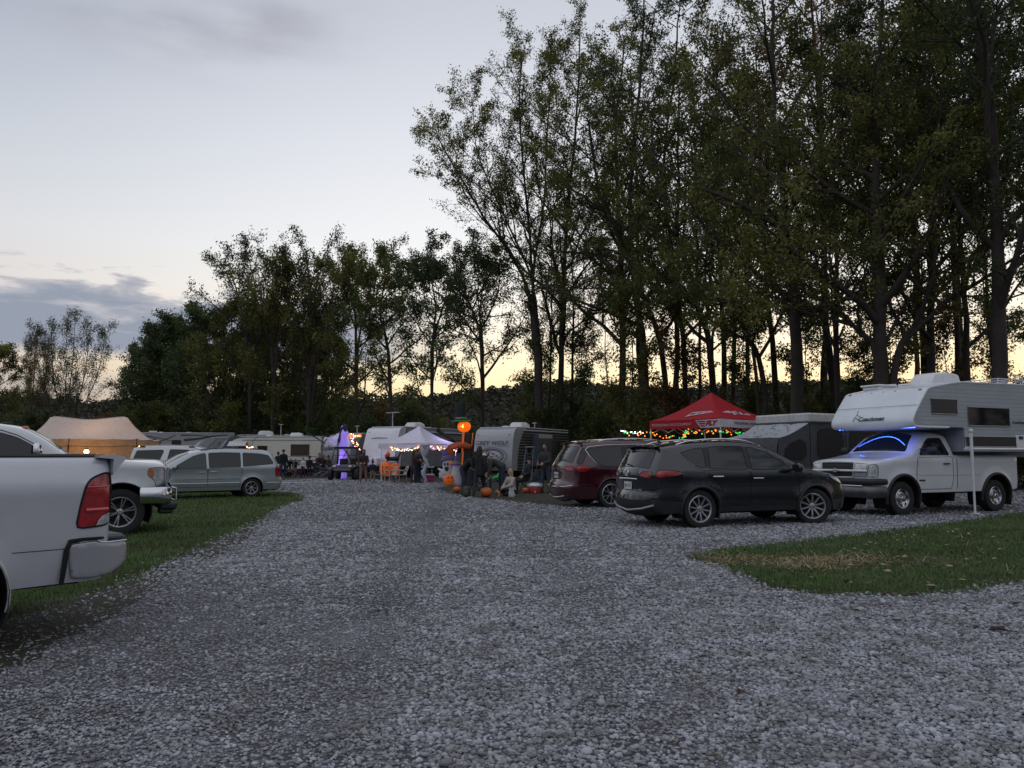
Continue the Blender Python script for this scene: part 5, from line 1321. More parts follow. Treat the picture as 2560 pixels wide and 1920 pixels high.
def straws():
    r = np.random.default_rng(31); n = 1900; P = np.stack([r.normal(4.0, .75, n), r.normal(10.3, .26, n)], 1); P[:,1] += .16*np.sin(P[:,0]*3.1); P[:n//4] += (-.9, .25); P2 = np.stack([r.uniform(3, 13, 500), r.uniform(8.6, 16, 500)], 1); P3 = np.stack([r.normal(3.9,.7,900), r.normal(10.7,.25,900)],1)
    P = np.vstack([P, P2, P3]); P = P[pip(P, isl) & (lowfreq(P, 3.2, 66)+r.normal(0,.18,len(P)) > -.12)]; n = len(P); B = np.array([(-.5,0,0),(.5,0,0),(.5,1,.0),(-.5,1,.0)]); F = np.array([(0,1,2,3)])
    sc = np.stack([r.uniform(.004,.009,n), r.uniform(.06,.22,n), np.ones(n)], 1)
    mesh_scatter('straw', np.c_[P, .03+r.uniform(0,.05,n)], B, F, sc, r.uniform(0,2*pi,n), STRAW, r.normal(0,.22,n))
straws()
def litter():
    r = np.random.default_rng(41); n = 1150; Y = 6+46*r.random(n)**1.2; X = r.uniform(-.8,.8,n)*Y; P = np.stack([X, Y],1); P = P[(np.abs(X) < .8*Y) & (r.random(n) < .9)]; n = len(P)
    B = np.array([(-.5,0,.02),(0,-.34,.09),(.5,0,.05),(0,.34,.0),(0,0,.03)]); F = np.array([(0,1,4),(1,2,4),(2,3,4),(3,0,4)])
    s0 = r.uniform(.03,.085,n)
    mesh_scatter('fallen_leaves', np.c_[P, .022+s0*.05], B, F, s0, r.uniform(0,6,n), LEAFD, r.normal(0,.16,n), .3)
litter()
def dead_leaf(i, u, v, size, m, label, rz):
    g = ground(u, v, .03); mb = MB(); r = random.Random(i); k = 12; vs = [(0,0,.0)]
    for j in range(k):
        a = 2*pi*j/k; lob = (1.0, .52, .82, .45)[j % 4]*(1.25 if j == 0 else 1); vs.append((lob*size*cos(a), lob*size*.8*sin(a), size*(.22*abs(sin(a*1.5))+.12*r.random())))
    mb.add(vs, [(0, j+1, (j+1) % k+1) for j in range(k)]); mb.tube([(size*1.1,0,.01),(size*1.7,size*.1,.012)], size*.04, 4)
    o = mb.build('dead_leaf', m, None, smooth=None); o.location = g; o.rotation_euler = (r.uniform(-.25,.25), r.uniform(-.25,.25), rz); tag(o, label, 'leaf', 'fallen leaves on the gravel')
LVS = [(2137,1526,.055,LEAFB,'reddish brown leaf lying on the gravel just below the grass island'),(2143,1548,.05,LEAFD,'dark leaf on the gravel below the reddish brown leaf'),
 (2240,1552,.06,LEAFD,'dark curled leaf on gravel right of the reddish brown leaf'),(2495,1574,.09,LEAFD,'long dark leaf clump on gravel near the right edge'),
 (2540,1510,.06,LEAFD,'dark leaf at the right edge just below the grass'),(1716,1562,.045,mat('tan leaf',(.17,.10,.06),.8,rnd=.2),'tan leaf on gravel left of the grass island tip'),
 (1757,1642,.06,mat('tan leaf',(.17,.10,.06),.8),'flat brown leaf on the gravel in the lower middle right'),(1852,1728,.045,LEAFB,'small maroon lobed leaf on the foreground gravel'),
 (1686,1854,.03,LEAFY,'yellow leaf near the bottom, upper of two yellow ones'),(1797,1888,.028,LEAFY,'yellow leaf near the bottom, lower of two yellow ones'),
 (1890,1846,.03,LEAFD,'dark leaf right of the yellow leaves near the bottom'),(1300,1480,.045,LEAFB,'brown leaf alone in the middle of the gravel road'),
 (2212,1484,.07,LEAFB,'reddish leaf at the near edge of the grass island, left one of two'),(2285,1486,.07,LEAFB,'reddish leaf at the near edge of the grass island, right one of two')]
for i, (u, v, s_, m, lb) in enumerate(LVS): dead_leaf(i, u, v, s_, m, lb, i*1.7)
def turf_leaves():
    r = np.random.default_rng(51); n = 330; P = np.stack([r.uniform(3,12,n), r.uniform(8.2,15,n)],1); P = P[pip(P, isl)]; n = len(P)
    B = np.array([(-.5,0,.02),(0,-.34,.12),(.5,0,.05),(0,.34,.02),(0,0,.03)]); F = np.array([(0,1,4),(1,2,4),(2,3,4),(3,0,4)])
    mesh_scatter('fallen_leaves', np.c_[P, np.full(n,.05)], B, F, r.uniform(.04,.10,n), r.uniform(0,6,n), mat('pale dry leaf', (.23,.20,.10), .8, rnd=.7), r.normal(0,.3,n), .3)
turf_leaves()
# ------------------------------------------------------------------ trees
BARK = mat('dark bark', (.045,.036,.030), .9, var=.3, vscale=2, bump=.03, bscale=9)
BARKG = mat('grey bark', (.075,.068,.06), .9, var=.25, vscale=2, bump=.02, bscale=9)
def leafmat(name, a, b, tr=.45): return mat(name, a, .65, var=.35, vscale=.35, rnd=.45, transl=tr, col2=b)
LF = dict(green=leafmat('green leaves', (.115,.145,.034), (.07,.095,.025)), olive=leafmat('olive autumn leaves', (.15,.155,.036), (.095,.098,.026)),
          dark=leafmat('dark green leaves', (.068,.098,.028), (.045,.068,.022), .3), brown=leafmat('browning leaves', (.16,.095,.035), (.10,.07,.03)), pale=leafmat('grey green thin leaves', (.085,.095,.05), (.06,.07,.035)))
class Tree:
    def __init__(s, seed): s.r = random.Random(seed); s.n = np.random.default_rng(seed); s.br = []; s.tw = []
    def branch(s, p, d, length, r0, lv, sp, r1=None):
        R = s.r; k = max(3, int(length/(1.0 if lv < 2 else .55))); k = min(k, 9); pts = [p.copy()]; q = p.copy(); d = d.normalized(); st = length/k
        for i in range(k):
            w = sp['wob'][min(lv, 3)]
            d = (d+Vector((R.gauss(0, w), R.gauss(0, w), R.gauss(0, w*.7)+sp['trop'][min(lv, 3)]))).normalized()
            q = q+d*st; pts.append(q.copy())
        r1 = r0*.25 if r1 is None else r1
        rad = [r0+(r1-r0)*(i/k)**.9 for i in range(k+1)]; s.br.append((pts, rad, lv))
        if lv >= sp['levels']: s.tw.append(pts); return
        s.kids(pts, rad, length, lv, sp)
    def kids(s, pts, rad, length, lv, sp, f0=None):
        R = s.r; n = sp['kids'][lv]; f0 = sp['from'][lv] if f0 is None else f0; k = len(pts)-1
        n = max(2, int(round(n*R.uniform(.8, 1.2)))); a = R.uniform(0, 6)
        for i in range(n):
            f = f0+(1-f0)*(i+R.random()*.7)/n; j = min(int(f*k), k-1); t = f*k-j; p = pts[j].lerp(pts[j+1], t); r = rad[j]+(rad[j+1]-rad[j])*t
            d = (pts[j+1]-pts[j]).normalized(); a += 2.4+R.uniform(-.5, .5); u = d.orthogonal().normalized(); v = d.cross(u); o = u*cos(a)+v*sin(a)
            ang = sp['ang'][lv]*R.uniform(.75, 1.25); nd = (d*cos(ang)+o*sin(ang)+Vector((sp.get('bias', 0)*(lv == 0), 0, 0))).normalized()
            base = (sp['len'][lv]*sp['H']) if lv == 0 else length*sp['len'][lv]
            L = base*R.uniform(.7, 1.2)*(1-.55*max(0, f-.45)/.55 if lv == 0 else 1-.35*f)
            s.branch(p, nd, L, max(.006, min(r*.72, L*.028+.004)), lv+1, sp)
        # the tip carries on as a twig
        s.tw.append(pts[-3:])
    def build(s, sp, trunks):
        for tr in trunks:
            pts = [Vector(p) for p in tr['pts']]; P = []
            for i in range(len(pts)-1):      # smooth
                a, b = pts[i], pts[i+1]; pa = pts[i-1] if i else a-(b-a); pb = pts[i+2] if i+2 < len(pts) else b+(b-a)
                for t in np.linspace(0, 1, 5)[:-1]:
                    t2, t3 = t*t, t*t*t; P.append(.5*((2*a)+(b-pa)*t+(2*pa-5*a+4*b-pb)*t2+(-pa+3*a-3*b+pb)*t3))
            P.append(pts[-1]); k = len(P)-1; r0 = tr['r']; r1 = tr.get('r1', r0*.18)
            P = [p+Vector((s.r.gauss(0, .03), s.r.gauss(0, .03), 0)) if 0 < i < k else p for i, p in enumerate(P)]
            rad = [(r0+(r1-r0)*(i/k)**.85)*(1+.35*max(0, 1-i/1.5)*(tr.get('flare', 1))) for i in range(k+1)]
            s.br.append((P, rad, 0)); L = sum((P[i+1]-P[i]).length for i in range(k))
            q = dict(sp); q['kids'] = list(sp['kids']); q['kids'][0] = tr.get('kids', sp['kids'][0])
            s.kids(P, rad, L, 0, q, tr.get('from', sp['from'][0]))
        return s
    def meshes(s, sp):
        V = []; F = []; nb = 0
        for pts, rad, lv in s.br:
            n = (9, 6, 4, 3)[min(lv, 3)]; k = len(pts); P = np.array([tuple(p) for p in pts]); D = np.gradient(P, axis=0); D /= np.maximum(np.linalg.norm(D, axis=1), 1e-6)[:,None]
            up = np.array((.31, .95, .05)); A = np.cross(D, up); A /= np.maximum(np.linalg.norm(A, axis=1), 1e-6)[:,None]; B = np.cross(D, A)
            t = 2*pi*np.arange(n)/n; ring = A[:,None,:]*np.cos(t)[None,:,None]+B[:,None,:]*np.sin(t)[None,:,None]
            V.append((P[:,None,:]+ring*np.array(rad)[:,None,None]).reshape(-1, 3))
            i = np.arange(k-1)[:,None]*n; j = np.arange(n)[None,:]; j2 = (j+1) % n
            F.append((np.stack([i+j, i+j2, i+n+j2, i+n+j], 2)+nb).reshape(-1, 4)); nb += k*n
        TV = np.vstack(V); TF = np.vstack(F)
        n = s.n; per = sp['leaves']; C = []
        for pts in s.tw:
            P = np.array([tuple(p) for p in pts]); k = len(P)-1; m = n.poisson(per*(.55+.9*n.random()))
            if n.random() < sp.get('bare', 0): m = int(m*.12)
            if m == 0: continue
            f = n.random(m)*k; i = np.minimum(f.astype(int), k-1); t = (f-i)[:,None]
            C.append(P[i]*(1-t)+P[i+1]*t+n.normal(0, sp['spr'], (m, 3)))
        C = np.vstack(C); m = len(C); sz = sp['lsize']*n.uniform(.6, 1.35, m)
        # leaf = folded diamond
        u = n.normal(size=(m, 3)); u /= np.linalg.norm(u, axis=1)[:,None]; w = n.normal(size=(m, 3)); w[:,2] -= .6; v = np.cross(u, w); v /= np.maximum(np.linalg.norm(v, axis=1), 1e-6)[:,None]
        u = u*sz[:,None]; v = v*(sz*.42)[:,None]
        LV = np.stack([C-u, C-v*1.0, C+u, C+v], 1).reshape(-1, 3); LFc = np.arange(m*4).reshape(-1, 4)
        return TV, TF, LV, LFc
BASE = dict(levels=3, kids=[15, 6, 5], **{'from': [.20, .20, .15]}, ang=[.85, .75, .7], len=[.30, .42, .45], H=20, wob=[.05, .14, .18, .2], trop=[.02, .05, .03, .0], leaves=24, spr=.15, lsize=.082)
TREES = {}
def tree_mesh(key, seed, sp, trunks):
    q = dict(BASE); q.update(sp); [tr.update(r=tr['r']*.74) for tr in trunks]; t = Tree(seed).build(q, trunks); TREES[key] = t.meshes(q)+({},)
    return TREES[key]
def plant(key, loc, label, cat='tree', group=None, rz=0.0, scale=1.0, leaf='olive', bark=None, name='tree', sx=1.0):
    TV, TF, LV, LFc, cache = TREES[key]; root = empty(name, loc, rz, label, cat, group); root.scale = (scale*sx, scale*sx, scale)
    ck = (leaf,); bark = bark or BARK
    if ck not in cache:
        a = np_mesh('trunk', TV, TF, bark, root, smooth=True); b = np_mesh('crown', LV, LFc, LF[leaf], root); cache[ck] = (a.data, b.data)
    else:
        for nm, d in zip(('trunk', 'crown'), cache[ck]):
            o = bpy.data.objects.new(nm, d); COL.objects.link(o); o.parent = root
    return root
def straight(H, lean=0, r=.25, bend=0, **k):
    return [dict(pts=[(0,0,-.1),(lean*.25+bend, .1, H*.3),(lean*.6+bend*.5, -.1, H*.65),(lean, 0, H)], r=r, **k)]
# shared shapes for the wood
HI = {'from':[.50,.22,.15], 'leaves':15, 'bare':.15}
tree_mesh('w1', 11, dict(H=21, **HI), straight(21, .8, .28, .2)); tree_mesh('w2', 12, dict(H=22, kids=[17,6,5], **HI), straight(22, -1.2, .26, -.4)); tree_mesh('w3', 13, dict(H=19, ang=[.6,.7,.7], **HI), straight(19, .4, .22, .1))
tree_mesh('thin', 14, dict(H=17, kids=[12,5,4], len=[.19,.45,.5], lsize=.07, **HI), straight(17, .5, .12, .2))
tree_mesh('round', 15, dict(H=14, kids=[20,7,5], len=[.36,.45,.45], leaves=25, spr=.22, lsize=.12, **{'from': [.12,.2,.1]}), straight(14, .3, .24, .1))
tree_mesh('bush', 16, dict(H=5, kids=[10,6,4], len=[.55,.5,.5], leaves=20, spr=.16, lsize=.085, **{'from': [.02,.1,.1]}, ang=[.7,.8,.8]), [dict(pts=[(0,0,-.1),(.3*i-.3,.2*i,1.5),(.9*(i-1),.3*i,4.2)], r=.06, kids=7) for i in range(3)])
tree_mesh('bush2', 17, dict(H=4, kids=[10,5,4], len=[.6,.5,.5], leaves=23, spr=.2, lsize=.08, bare=.3, **{'from': [.02,.1,.1]}, ang=[.6,.8,.8]), [dict(pts=[(0,0,-.1),(.4*i-.4,.2*i,1.3),(1.2*(i-1),.3*i,3.8)], r=.045, kids=7) for i in range(3)])
tree_mesh('sapling', 19, dict(H=9, kids=[14,6,4], len=[.30,.45,.5], leaves=20, spr=.17, lsize=.085, **{'from': [.10,.15,.1]}, ang=[.9,.8,.8]), straight(9.5, .7, .075, .3))
tree_mesh('vase', 18, dict(H=18, kids=[9,6,4], len=[.20,.38,.5], leaves=6, spr=.24, lsize=.10, ang=[.35,.5,.7], trop=[.02,.16,.08,0], **{'from': [.35,.3,.2]}),
          [dict(pts=[(0,0,-.1),(.4*(i-2.5),.2*(i%3),5),(1.25*(i-2.5),.5*(i%3)-.4,11),(1.5*(i-2.5),.5*(i%3)-.4,18-abs(i-2.5)*.9)], r=.14, kids=13) for i in range(6)])
def tree_at(key, u, Y, label, **k): 
    p = at(u, Y, 0); return plant(key, (p.x, p.y, 0), label, **k)
def trace(u0, Y, pts, r, dy=0, **k):
    """trunk line through photo-like points (u, v) at distance Y, relative to the base"""
    b = at(u0, Y, 0); out = [(0, 0, -.15)]
    for i, (u, v) in enumerate(pts):
        z = z_at(v, Y); out.append((X_at(u, Y, z)-b.x, dy*(i+1), z))
    return dict(pts=out, r=r, **k)
CUSTOM = [
 # the leaning open tree at the wood's left corner
 ('ctall', 1353, 54, 'tall open-crowned tree leaning left at the corner of the wood', dict(H=31, lsize=0.085, kids=[12,7,5], len=[.20,.42,.46], leaves=16, spr=.15, ang=[.62,.7,.7], trop=[.02,.08,.05,.01]), 
   [trace(1353,54,[(1345,900),(1331,760)],.42,kids=3,r1=.3,**{'from':.5}), trace(1353,54,[(1345,900),(1331,760),(1290,660),(1211,545),(1150,440),(1085,330)],.26,flare=0,kids=16,**{'from':.55}), trace(1353,54,[(1345,900),(1333,740),(1322,560),(1300,330),(1303,130)],.26,flare=0,kids=18,**{'from':.45}),
    trace(1353,54,[(1345,900),(1334,720),(1270,560),(1200,400),(1180,250)],.2,flare=0,kids=13,**{'from':.5}), trace(1353,54,[(1345,900),(1331,700),(1360,500),(1370,300),(1390,170)],.2,flare=0,kids=14,**{'from':.5})], 'olive'),
 ('c2', 1398, 55, 'forked tree just right of the leaning corner tree', dict(H=28, lsize=0.083, leaves=23), [trace(1398,55,[(1402,900),(1409,720),(1420,520),(1440,300),(1450,90)],.34,kids=17), trace(1398,55,[(1405,830),(1385,650),(1370,500),(1350,330)],.16,flare=0,kids=9), trace(1398,55,[(1403,880),(1460,800),(1500,740),(1560,640)],.16,flare=0,kids=8,**{'from':.5})], 'green'),
 ('c3', 1557, 51, 'straight trunked tree left of the red canopy', dict(H=28, lsize=0.084, leaves=27), [trace(1557,51,[(1555,800),(1550,600),(1540,350),(1560,100)],.36,kids=19)], 'olive'),
 ('c4', 1620, 47, 'tree with slightly bent trunk standing over the red canopy left corner', dict(H=27, lsize=0.084, leaves=27), [trace(1620,47,[(1610,880),(1585,705),(1575,480),(1600,200),(1610,0)],.36,kids=18)], 'dark'),
 ('c5', 1691, 46, 'tree leaning strongly left above the red canopy', dict(H=25, lsize=0.084, leaves=25), [trace(1691,46,[(1650,860),(1600,720),(1564,640),(1500,480),(1470,300)],.28,kids=15)], 'olive'),
 ('c6', 1719, 48, 'slender tree behind the red canopy peak', dict(H=28, lsize=0.084), [trace(1719,48,[(1708,850),(1680,640),(1660,400),(1690,150),(1700,-20)],.26,kids=17)], 'green'),
 ('c7', 1797, 43, 'forked crooked tree right behind the red canopy peak', dict(H=25, lsize=0.081, leaves=22), [trace(1797,43,[(1775,870),(1747,790),(1712,640),(1650,470),(1620,250)],.30,kids=13), trace(1797,43,[(1780,880),(1790,800),(1775,680),(1730,560),(1760,300)],.15,flare=0,kids=9)], 'olive'),
 ('c8', 1917, 40, 'low bent tree with spreading arms between canopy and camper', dict(H=21, lsize=0.078, leaves=25), [trace(1917,40,[(1905,930),(1860,830),(1839,775),(1760,730),(1690,690)],.24,kids=11), trace(1917,40,[(1880,870),(1842,780),(1855,730),(1830,600),(1800,400)],.15,flare=0,kids=11)], 'green'),
 ('c9', 1994, 33, 'thick straight tree left of the camper', dict(H=23, leaves=27), [trace(1994,33,[(1990,850),(1985,700),(1966,560),(1940,350),(1930,100),(1940,-80)],.40,kids=19), trace(1994,33,[(1990,800),(2020,740),(2050,600),(2060,400)],.12,flare=0,kids=8)], 'olive'),
 ('c10', 2093, 35, 'pair of thin straight trunks beside the camper nose', dict(H=22, leaves=23, len=[.2,.42,.45]), [trace(2093,35,[(2092,850),(2088,600),(2080,300),(2090,60)],.17,kids=14), trace(2110,35,[(2112,850),(2108,600),(2120,300),(2110,100)],.13,kids=12)], 'dark'),
 ('c11', 2206, 30, 'big V shaped tree with arching arms behind the camper roof', dict(H=22, leaves=27), [trace(2206,30,[(2200,840),(2199,640),(2188,430),(2195,200),(2210,-60)],.42,kids=17), trace(2206,30,[(2190,900),(2150,830),(2080,765),(1990,735),(1880,730)],.20,flare=0,kids=10), trace(2206,30,[(2240,900),(2300,790),(2335,640),(2354,430),(2340,200)],.22,flare=0,kids=13)], 'olive'),
 ('c12', 2495, 28, 'thick dark tree at the right edge', dict(H=23, leaves=30), [trace(2495,28,[(2495,800),(2492,550),(2480,300),(2440,60),(2420,-150)],.42,kids=19)], 'dark'),
 ('c13', 2330, 33, 'tall tree behind the camper air conditioner', dict(H=23, leaves=30), [trace(2330,33,[(2328,800),(2332,550),(2320,300),(2330,0)],.28,kids=19)], 'green'),
 ('c14', 2420, 34, 'slim leaning tree near the right edge', dict(H=22, leaves=30), [trace(2420,34,[(2415,800),(2400,550),(2410,300),(2400,20)],.22,kids=18)], 'dark'),
 # the middle group
 ('m1', 625, 70, 'thinly leaved tree at the left of the middle group', dict(H=19, **{'from':[.12,.2,.15]}, leaves=9, lsize=.12, spr=.2, ang=[.6,.6,.7]), [trace(625,70,[(620,900),(600,760),(570,660)],.26,kids=13), trace(625,70,[(630,850),(640,740),(620,640)],.2,flare=0,kids=9)], 'pale'),
 ('m2', 683, 68, 'many stemmed tree with rounded olive crown in the middle group', dict(H=18, **{'from':[.12,.2,.15]}, leaves=19, lsize=.12, spr=.22), [trace(683,68,[(680,900),(670,800),(690,700)],.3,kids=15), trace(683,68,[(690,880),(730,780),(740,690)],.2,flare=0,kids=11)], 'olive'),
 ('m3', 770, 68, 'tallest sparse tree of the middle group', dict(H=20, **{'from':[.12,.2,.15]}, leaves=10, lsize=.12, spr=.2, ang=[.55,.6,.7]), [trace(770,68,[(775,900),(780,780),(764,622)],.28,kids=15), trace(770,68,[(790,900),(820,780),(850,640)],.18,flare=0,kids=10), trace(770,68,[(765,900),(730,760),(700,640)],.18,flare=0,kids=10)], 'pale'),
 ('m4', 891, 66, 'leafy tree right of the tallest middle tree', dict(H=18, **{'from':[.12,.2,.15]}, leaves=20, lsize=.12, spr=.2), [trace(891,66,[(890,880),(885,760),(860,650)],.26,kids=14), trace(891,66,[(895,860),(930,760),(945,640)],.18,flare=0,kids=10)], 'olive'),
 ('m5', 985, 63, 'green tree above the white camper trailer', dict(H=18, **{'from':[.12,.2,.15]}, leaves=18, lsize=.12, spr=.2), [trace(985,63,[(970,880),(950,780),(975,650)],.26,kids=16)], 'green'),
 ('m6', 1080, 60, 'arching tree with hanging leaves above the white canopy', dict(H=17, **{'from':[.12,.2,.15]}, leaves=23, lsize=.11, spr=.2, trop=[.02,.02,-.02,-.04]), [trace(1080,60,[(1080,880),(1090,760),(1060,640)],.22,kids=12), trace(1080,60,[(1085,860),(1120,740),(1180,640)],.18,flare=0,kids=11)], 'dark'),
 ('m7', 1204, 56, 'crooked dark tree above the tall pumpkin figure', dict(H=17, **{'from':[.12,.2,.15]}, leaves=20, lsize=.10, spr=.18), [trace(1204,56,[(1205,900),(1190,800),(1150,720),(1080,650)],.26,kids=13), trace(1204,56,[(1206,880),(1200,760),(1220,660)],.2,flare=0,kids=11)], 'dark'),
]
for key, u, Y, lb, sp_d, trunks, leaf in CUSTOM:
    tree_mesh(key, hash(key) % 1 + sum(map(ord, key))*7, sp_d, trunks)
    tree_at(key, u, Y, lb, leaf=leaf, group='trees of the wood')
# dense dark mass on the left and the far vase-shaped trees
for i, (u, Y, sc_, leaf) in enumerate(((338,84,.90,'dark'),(385,80,1.04,'dark'),(430,82,1.10,'dark'),(500,76,1.10,'dark'),(560,72,1.08,'olive'),(470,92,1.2,'dark'),(400,96,1.1,'dark'),(620,78,1.0,'dark'),(735,74,.95,'olive'),(830,74,.85,'green'))):
    tree_at('round', u, Y, ['round dark green tree in the dense clump left of the middle trees','round olive tree among the middle trees','round green tree among the middle trees'][('dark','olive','green').index(leaf)], leaf=leaf, rz=i*1.9, scale=sc_, group='rounded trees beyond the trailers')
tree_at('vase', 158, 95, 'many stemmed vase shaped tree far left above the tan tent', leaf='pale', bark=BARKG, scale=1.06, group='vase shaped trees')
tree_at('vase', 84, 98, 'narrow vase shaped tree left of the larger one', leaf='pale', rz=1.3, scale=.95, sx=.62, group='vase shaped trees')
tree_at('round', -35, 86, 'round tree at the far left edge behind the pickup', leaf='olive', rz=.7, scale=.95)
for i, (u, Y) in enumerate(((665,80),(810,82))): tree_at('round', u, Y, 'leafy olive tree standing in the second row of the middle group', leaf=('olive','dark','olive','green')[i], rz=i*1.4+.5, scale=1.18, group='second row of middle trees')
tree_at('thin', 60, 90, 'thin reddish tree near the left edge', leaf='brown', rz=.7, scale=.85, sx=1.3)
# deeper trees of the wood, instanced
R_ = random.Random(99); spots = []
for i in range(27):
    u = 1380+1320*(i/26)**.9+R_.uniform(-25, 25); Y = R_.uniform(44, 64)-(u-1300)/1500*9; Y = max(Y, 56) if u < 1560 else Y
    spots.append((u, Y))
for i, (u, Y) in enumerate(spots):
    key = ('w1','w2','w3','thin','thin')[R_.randrange(5)]; leaf = ('green','olive','dark','olive','green','brown')[R_.randrange(6)]
    sc_ = R_.uniform(.85, 1.12)*(1.34 if u > 1580 else .9)
    tree_at(key, u, Y, 'tall leafy forest tree standing deep in the wood', leaf=leaf, rz=R_.uniform(0, 6), scale=sc_, group='deep forest trees')
for i in range(11):
    f = i/10; u = 1330+f*1330+R_.uniform(-18, 18); Y = R_.uniform(44, 60)-f*13; Y = max(Y, 55) if u < 1480 else Y
    tree_at('sapling', u, Y, 'young leafy sapling growing between the big trunks', leaf=('green','dark','olive','brown','green')[i%5], rz=i*1.1, scale=R_.uniform(.8,1.3), group='saplings between the trunks')
# understory bushes along the edge of the wood and behind the trailers
for i in range(78):
    f = i/77; u = 250+f*2450+R_.uniform(-20, 20); Yb = 78-f*46; Y = Yb+R_.uniform(-3, 8); Y = max(Y, 60) if u < 1470 else Y
    key = 'bush' if R_.random() < .6 else 'bush2'; leaf = ('green','olive','dark','brown','dark','green')[R_.randrange(6)]
    sc_ = R_.uniform(.55, 1.0)*(.55+Y/110)
    tree_at(key, u, Y, 'undergrowth bush at the foot of the wood', cat='bush', name='bush', leaf=leaf, rz=R_.uniform(0, 6), scale=sc_, group='bushes at the foot of the trees')
for i in range(16):
    u = -60+i*24+R_.uniform(-8,8); tree_at('bush', u, R_.uniform(70,95), 'low bush behind the tan tent and distant trailers', cat='bush', name='bush', leaf=('dark','olive','brown')[i%3], rz=i, scale=R_.uniform(.7,1.15), group='bushes behind the tan tent')
# the wood goes on past the right edge and round behind the viewer
for i in range(34):
    a = radians(38+i*8); d_ = R_.uniform(26, 40)+max(0, i-5)*1.2; plant(('w1','w2','w3','round')[i%4], (d_*sin(a), d_*cos(a), 0), 'forest tree standing outside the view', leaf=('dark','green','olive')[i%3], rz=i*1.3, scale=.8 if i > 5 else 1, group='trees around the lot')
# wooded ridge beyond
def ridge():
    xs = np.linspace(-330, 330, 90); vs = []; fs = []; prof = [(0,0),(.15,.35),(.4,.75),(.7,.95),(1,1),(1.6,.6),(2.4,0)]
    r = random.Random(3)
    for x in xs:
        h = 17.5+2.2*sin(x/37)+1.3*sin(x/13+1)-4.5*max(0, (-x-60)/150)+r.uniform(-.4, .4)
        for t, q in prof: vs.append((x, 165+t*45+6*sin(x/30), h*q-.5))
    k = len(prof); fs = [(i*k+j, (i+1)*k+j, (i+1)*k+j+1, i*k+j+1) for i in range(len(xs)-1) for j in range(k-1)]
    tag(mesh_obj('wooded_hill', vs, fs, SOIL, smooth=180), kind='structure')
    n = 120000; n1 = np.random.default_rng(5); X = n1.uniform(-250, 250, n); T = n1.random(n)**.6*1.1
    H = 17.5+2.2*np.sin(X/37)+1.3*np.sin(X/13+1)-4.5*np.maximum(0, (-X-60)/150); Q = np.interp(T, [p[0] for p in prof], [p[1] for p in prof])
    clump = 1.6*np.abs(np.sin(X/3.1+T*9+1.3*np.sin(X/11)))+1.1*np.abs(np.sin(X/1.3+np.sin(X/5)))+1.8*(np.sin(X/7.3)>.3)*n1.random(n)
    P = np.stack([X, 165+T*45+6*np.sin(X/30), H*Q-.5+n1.random(n)*clump], 1)
    B = np.array([(-1,0,-.4),(0,-.3,-.1),(1,0,.4),(0,.3,.6)]); sc = n1.uniform(.3, .75, n)
    mesh_scatter('far_woods', P, B, np.array([(0,1,2,3)]), sc, n1.uniform(0, 6, n), leafmat('far russet leaves', (.050,.044,.026), (.032,.036,.018), .2), n1.normal(0, .8, n), .3)
ridge()
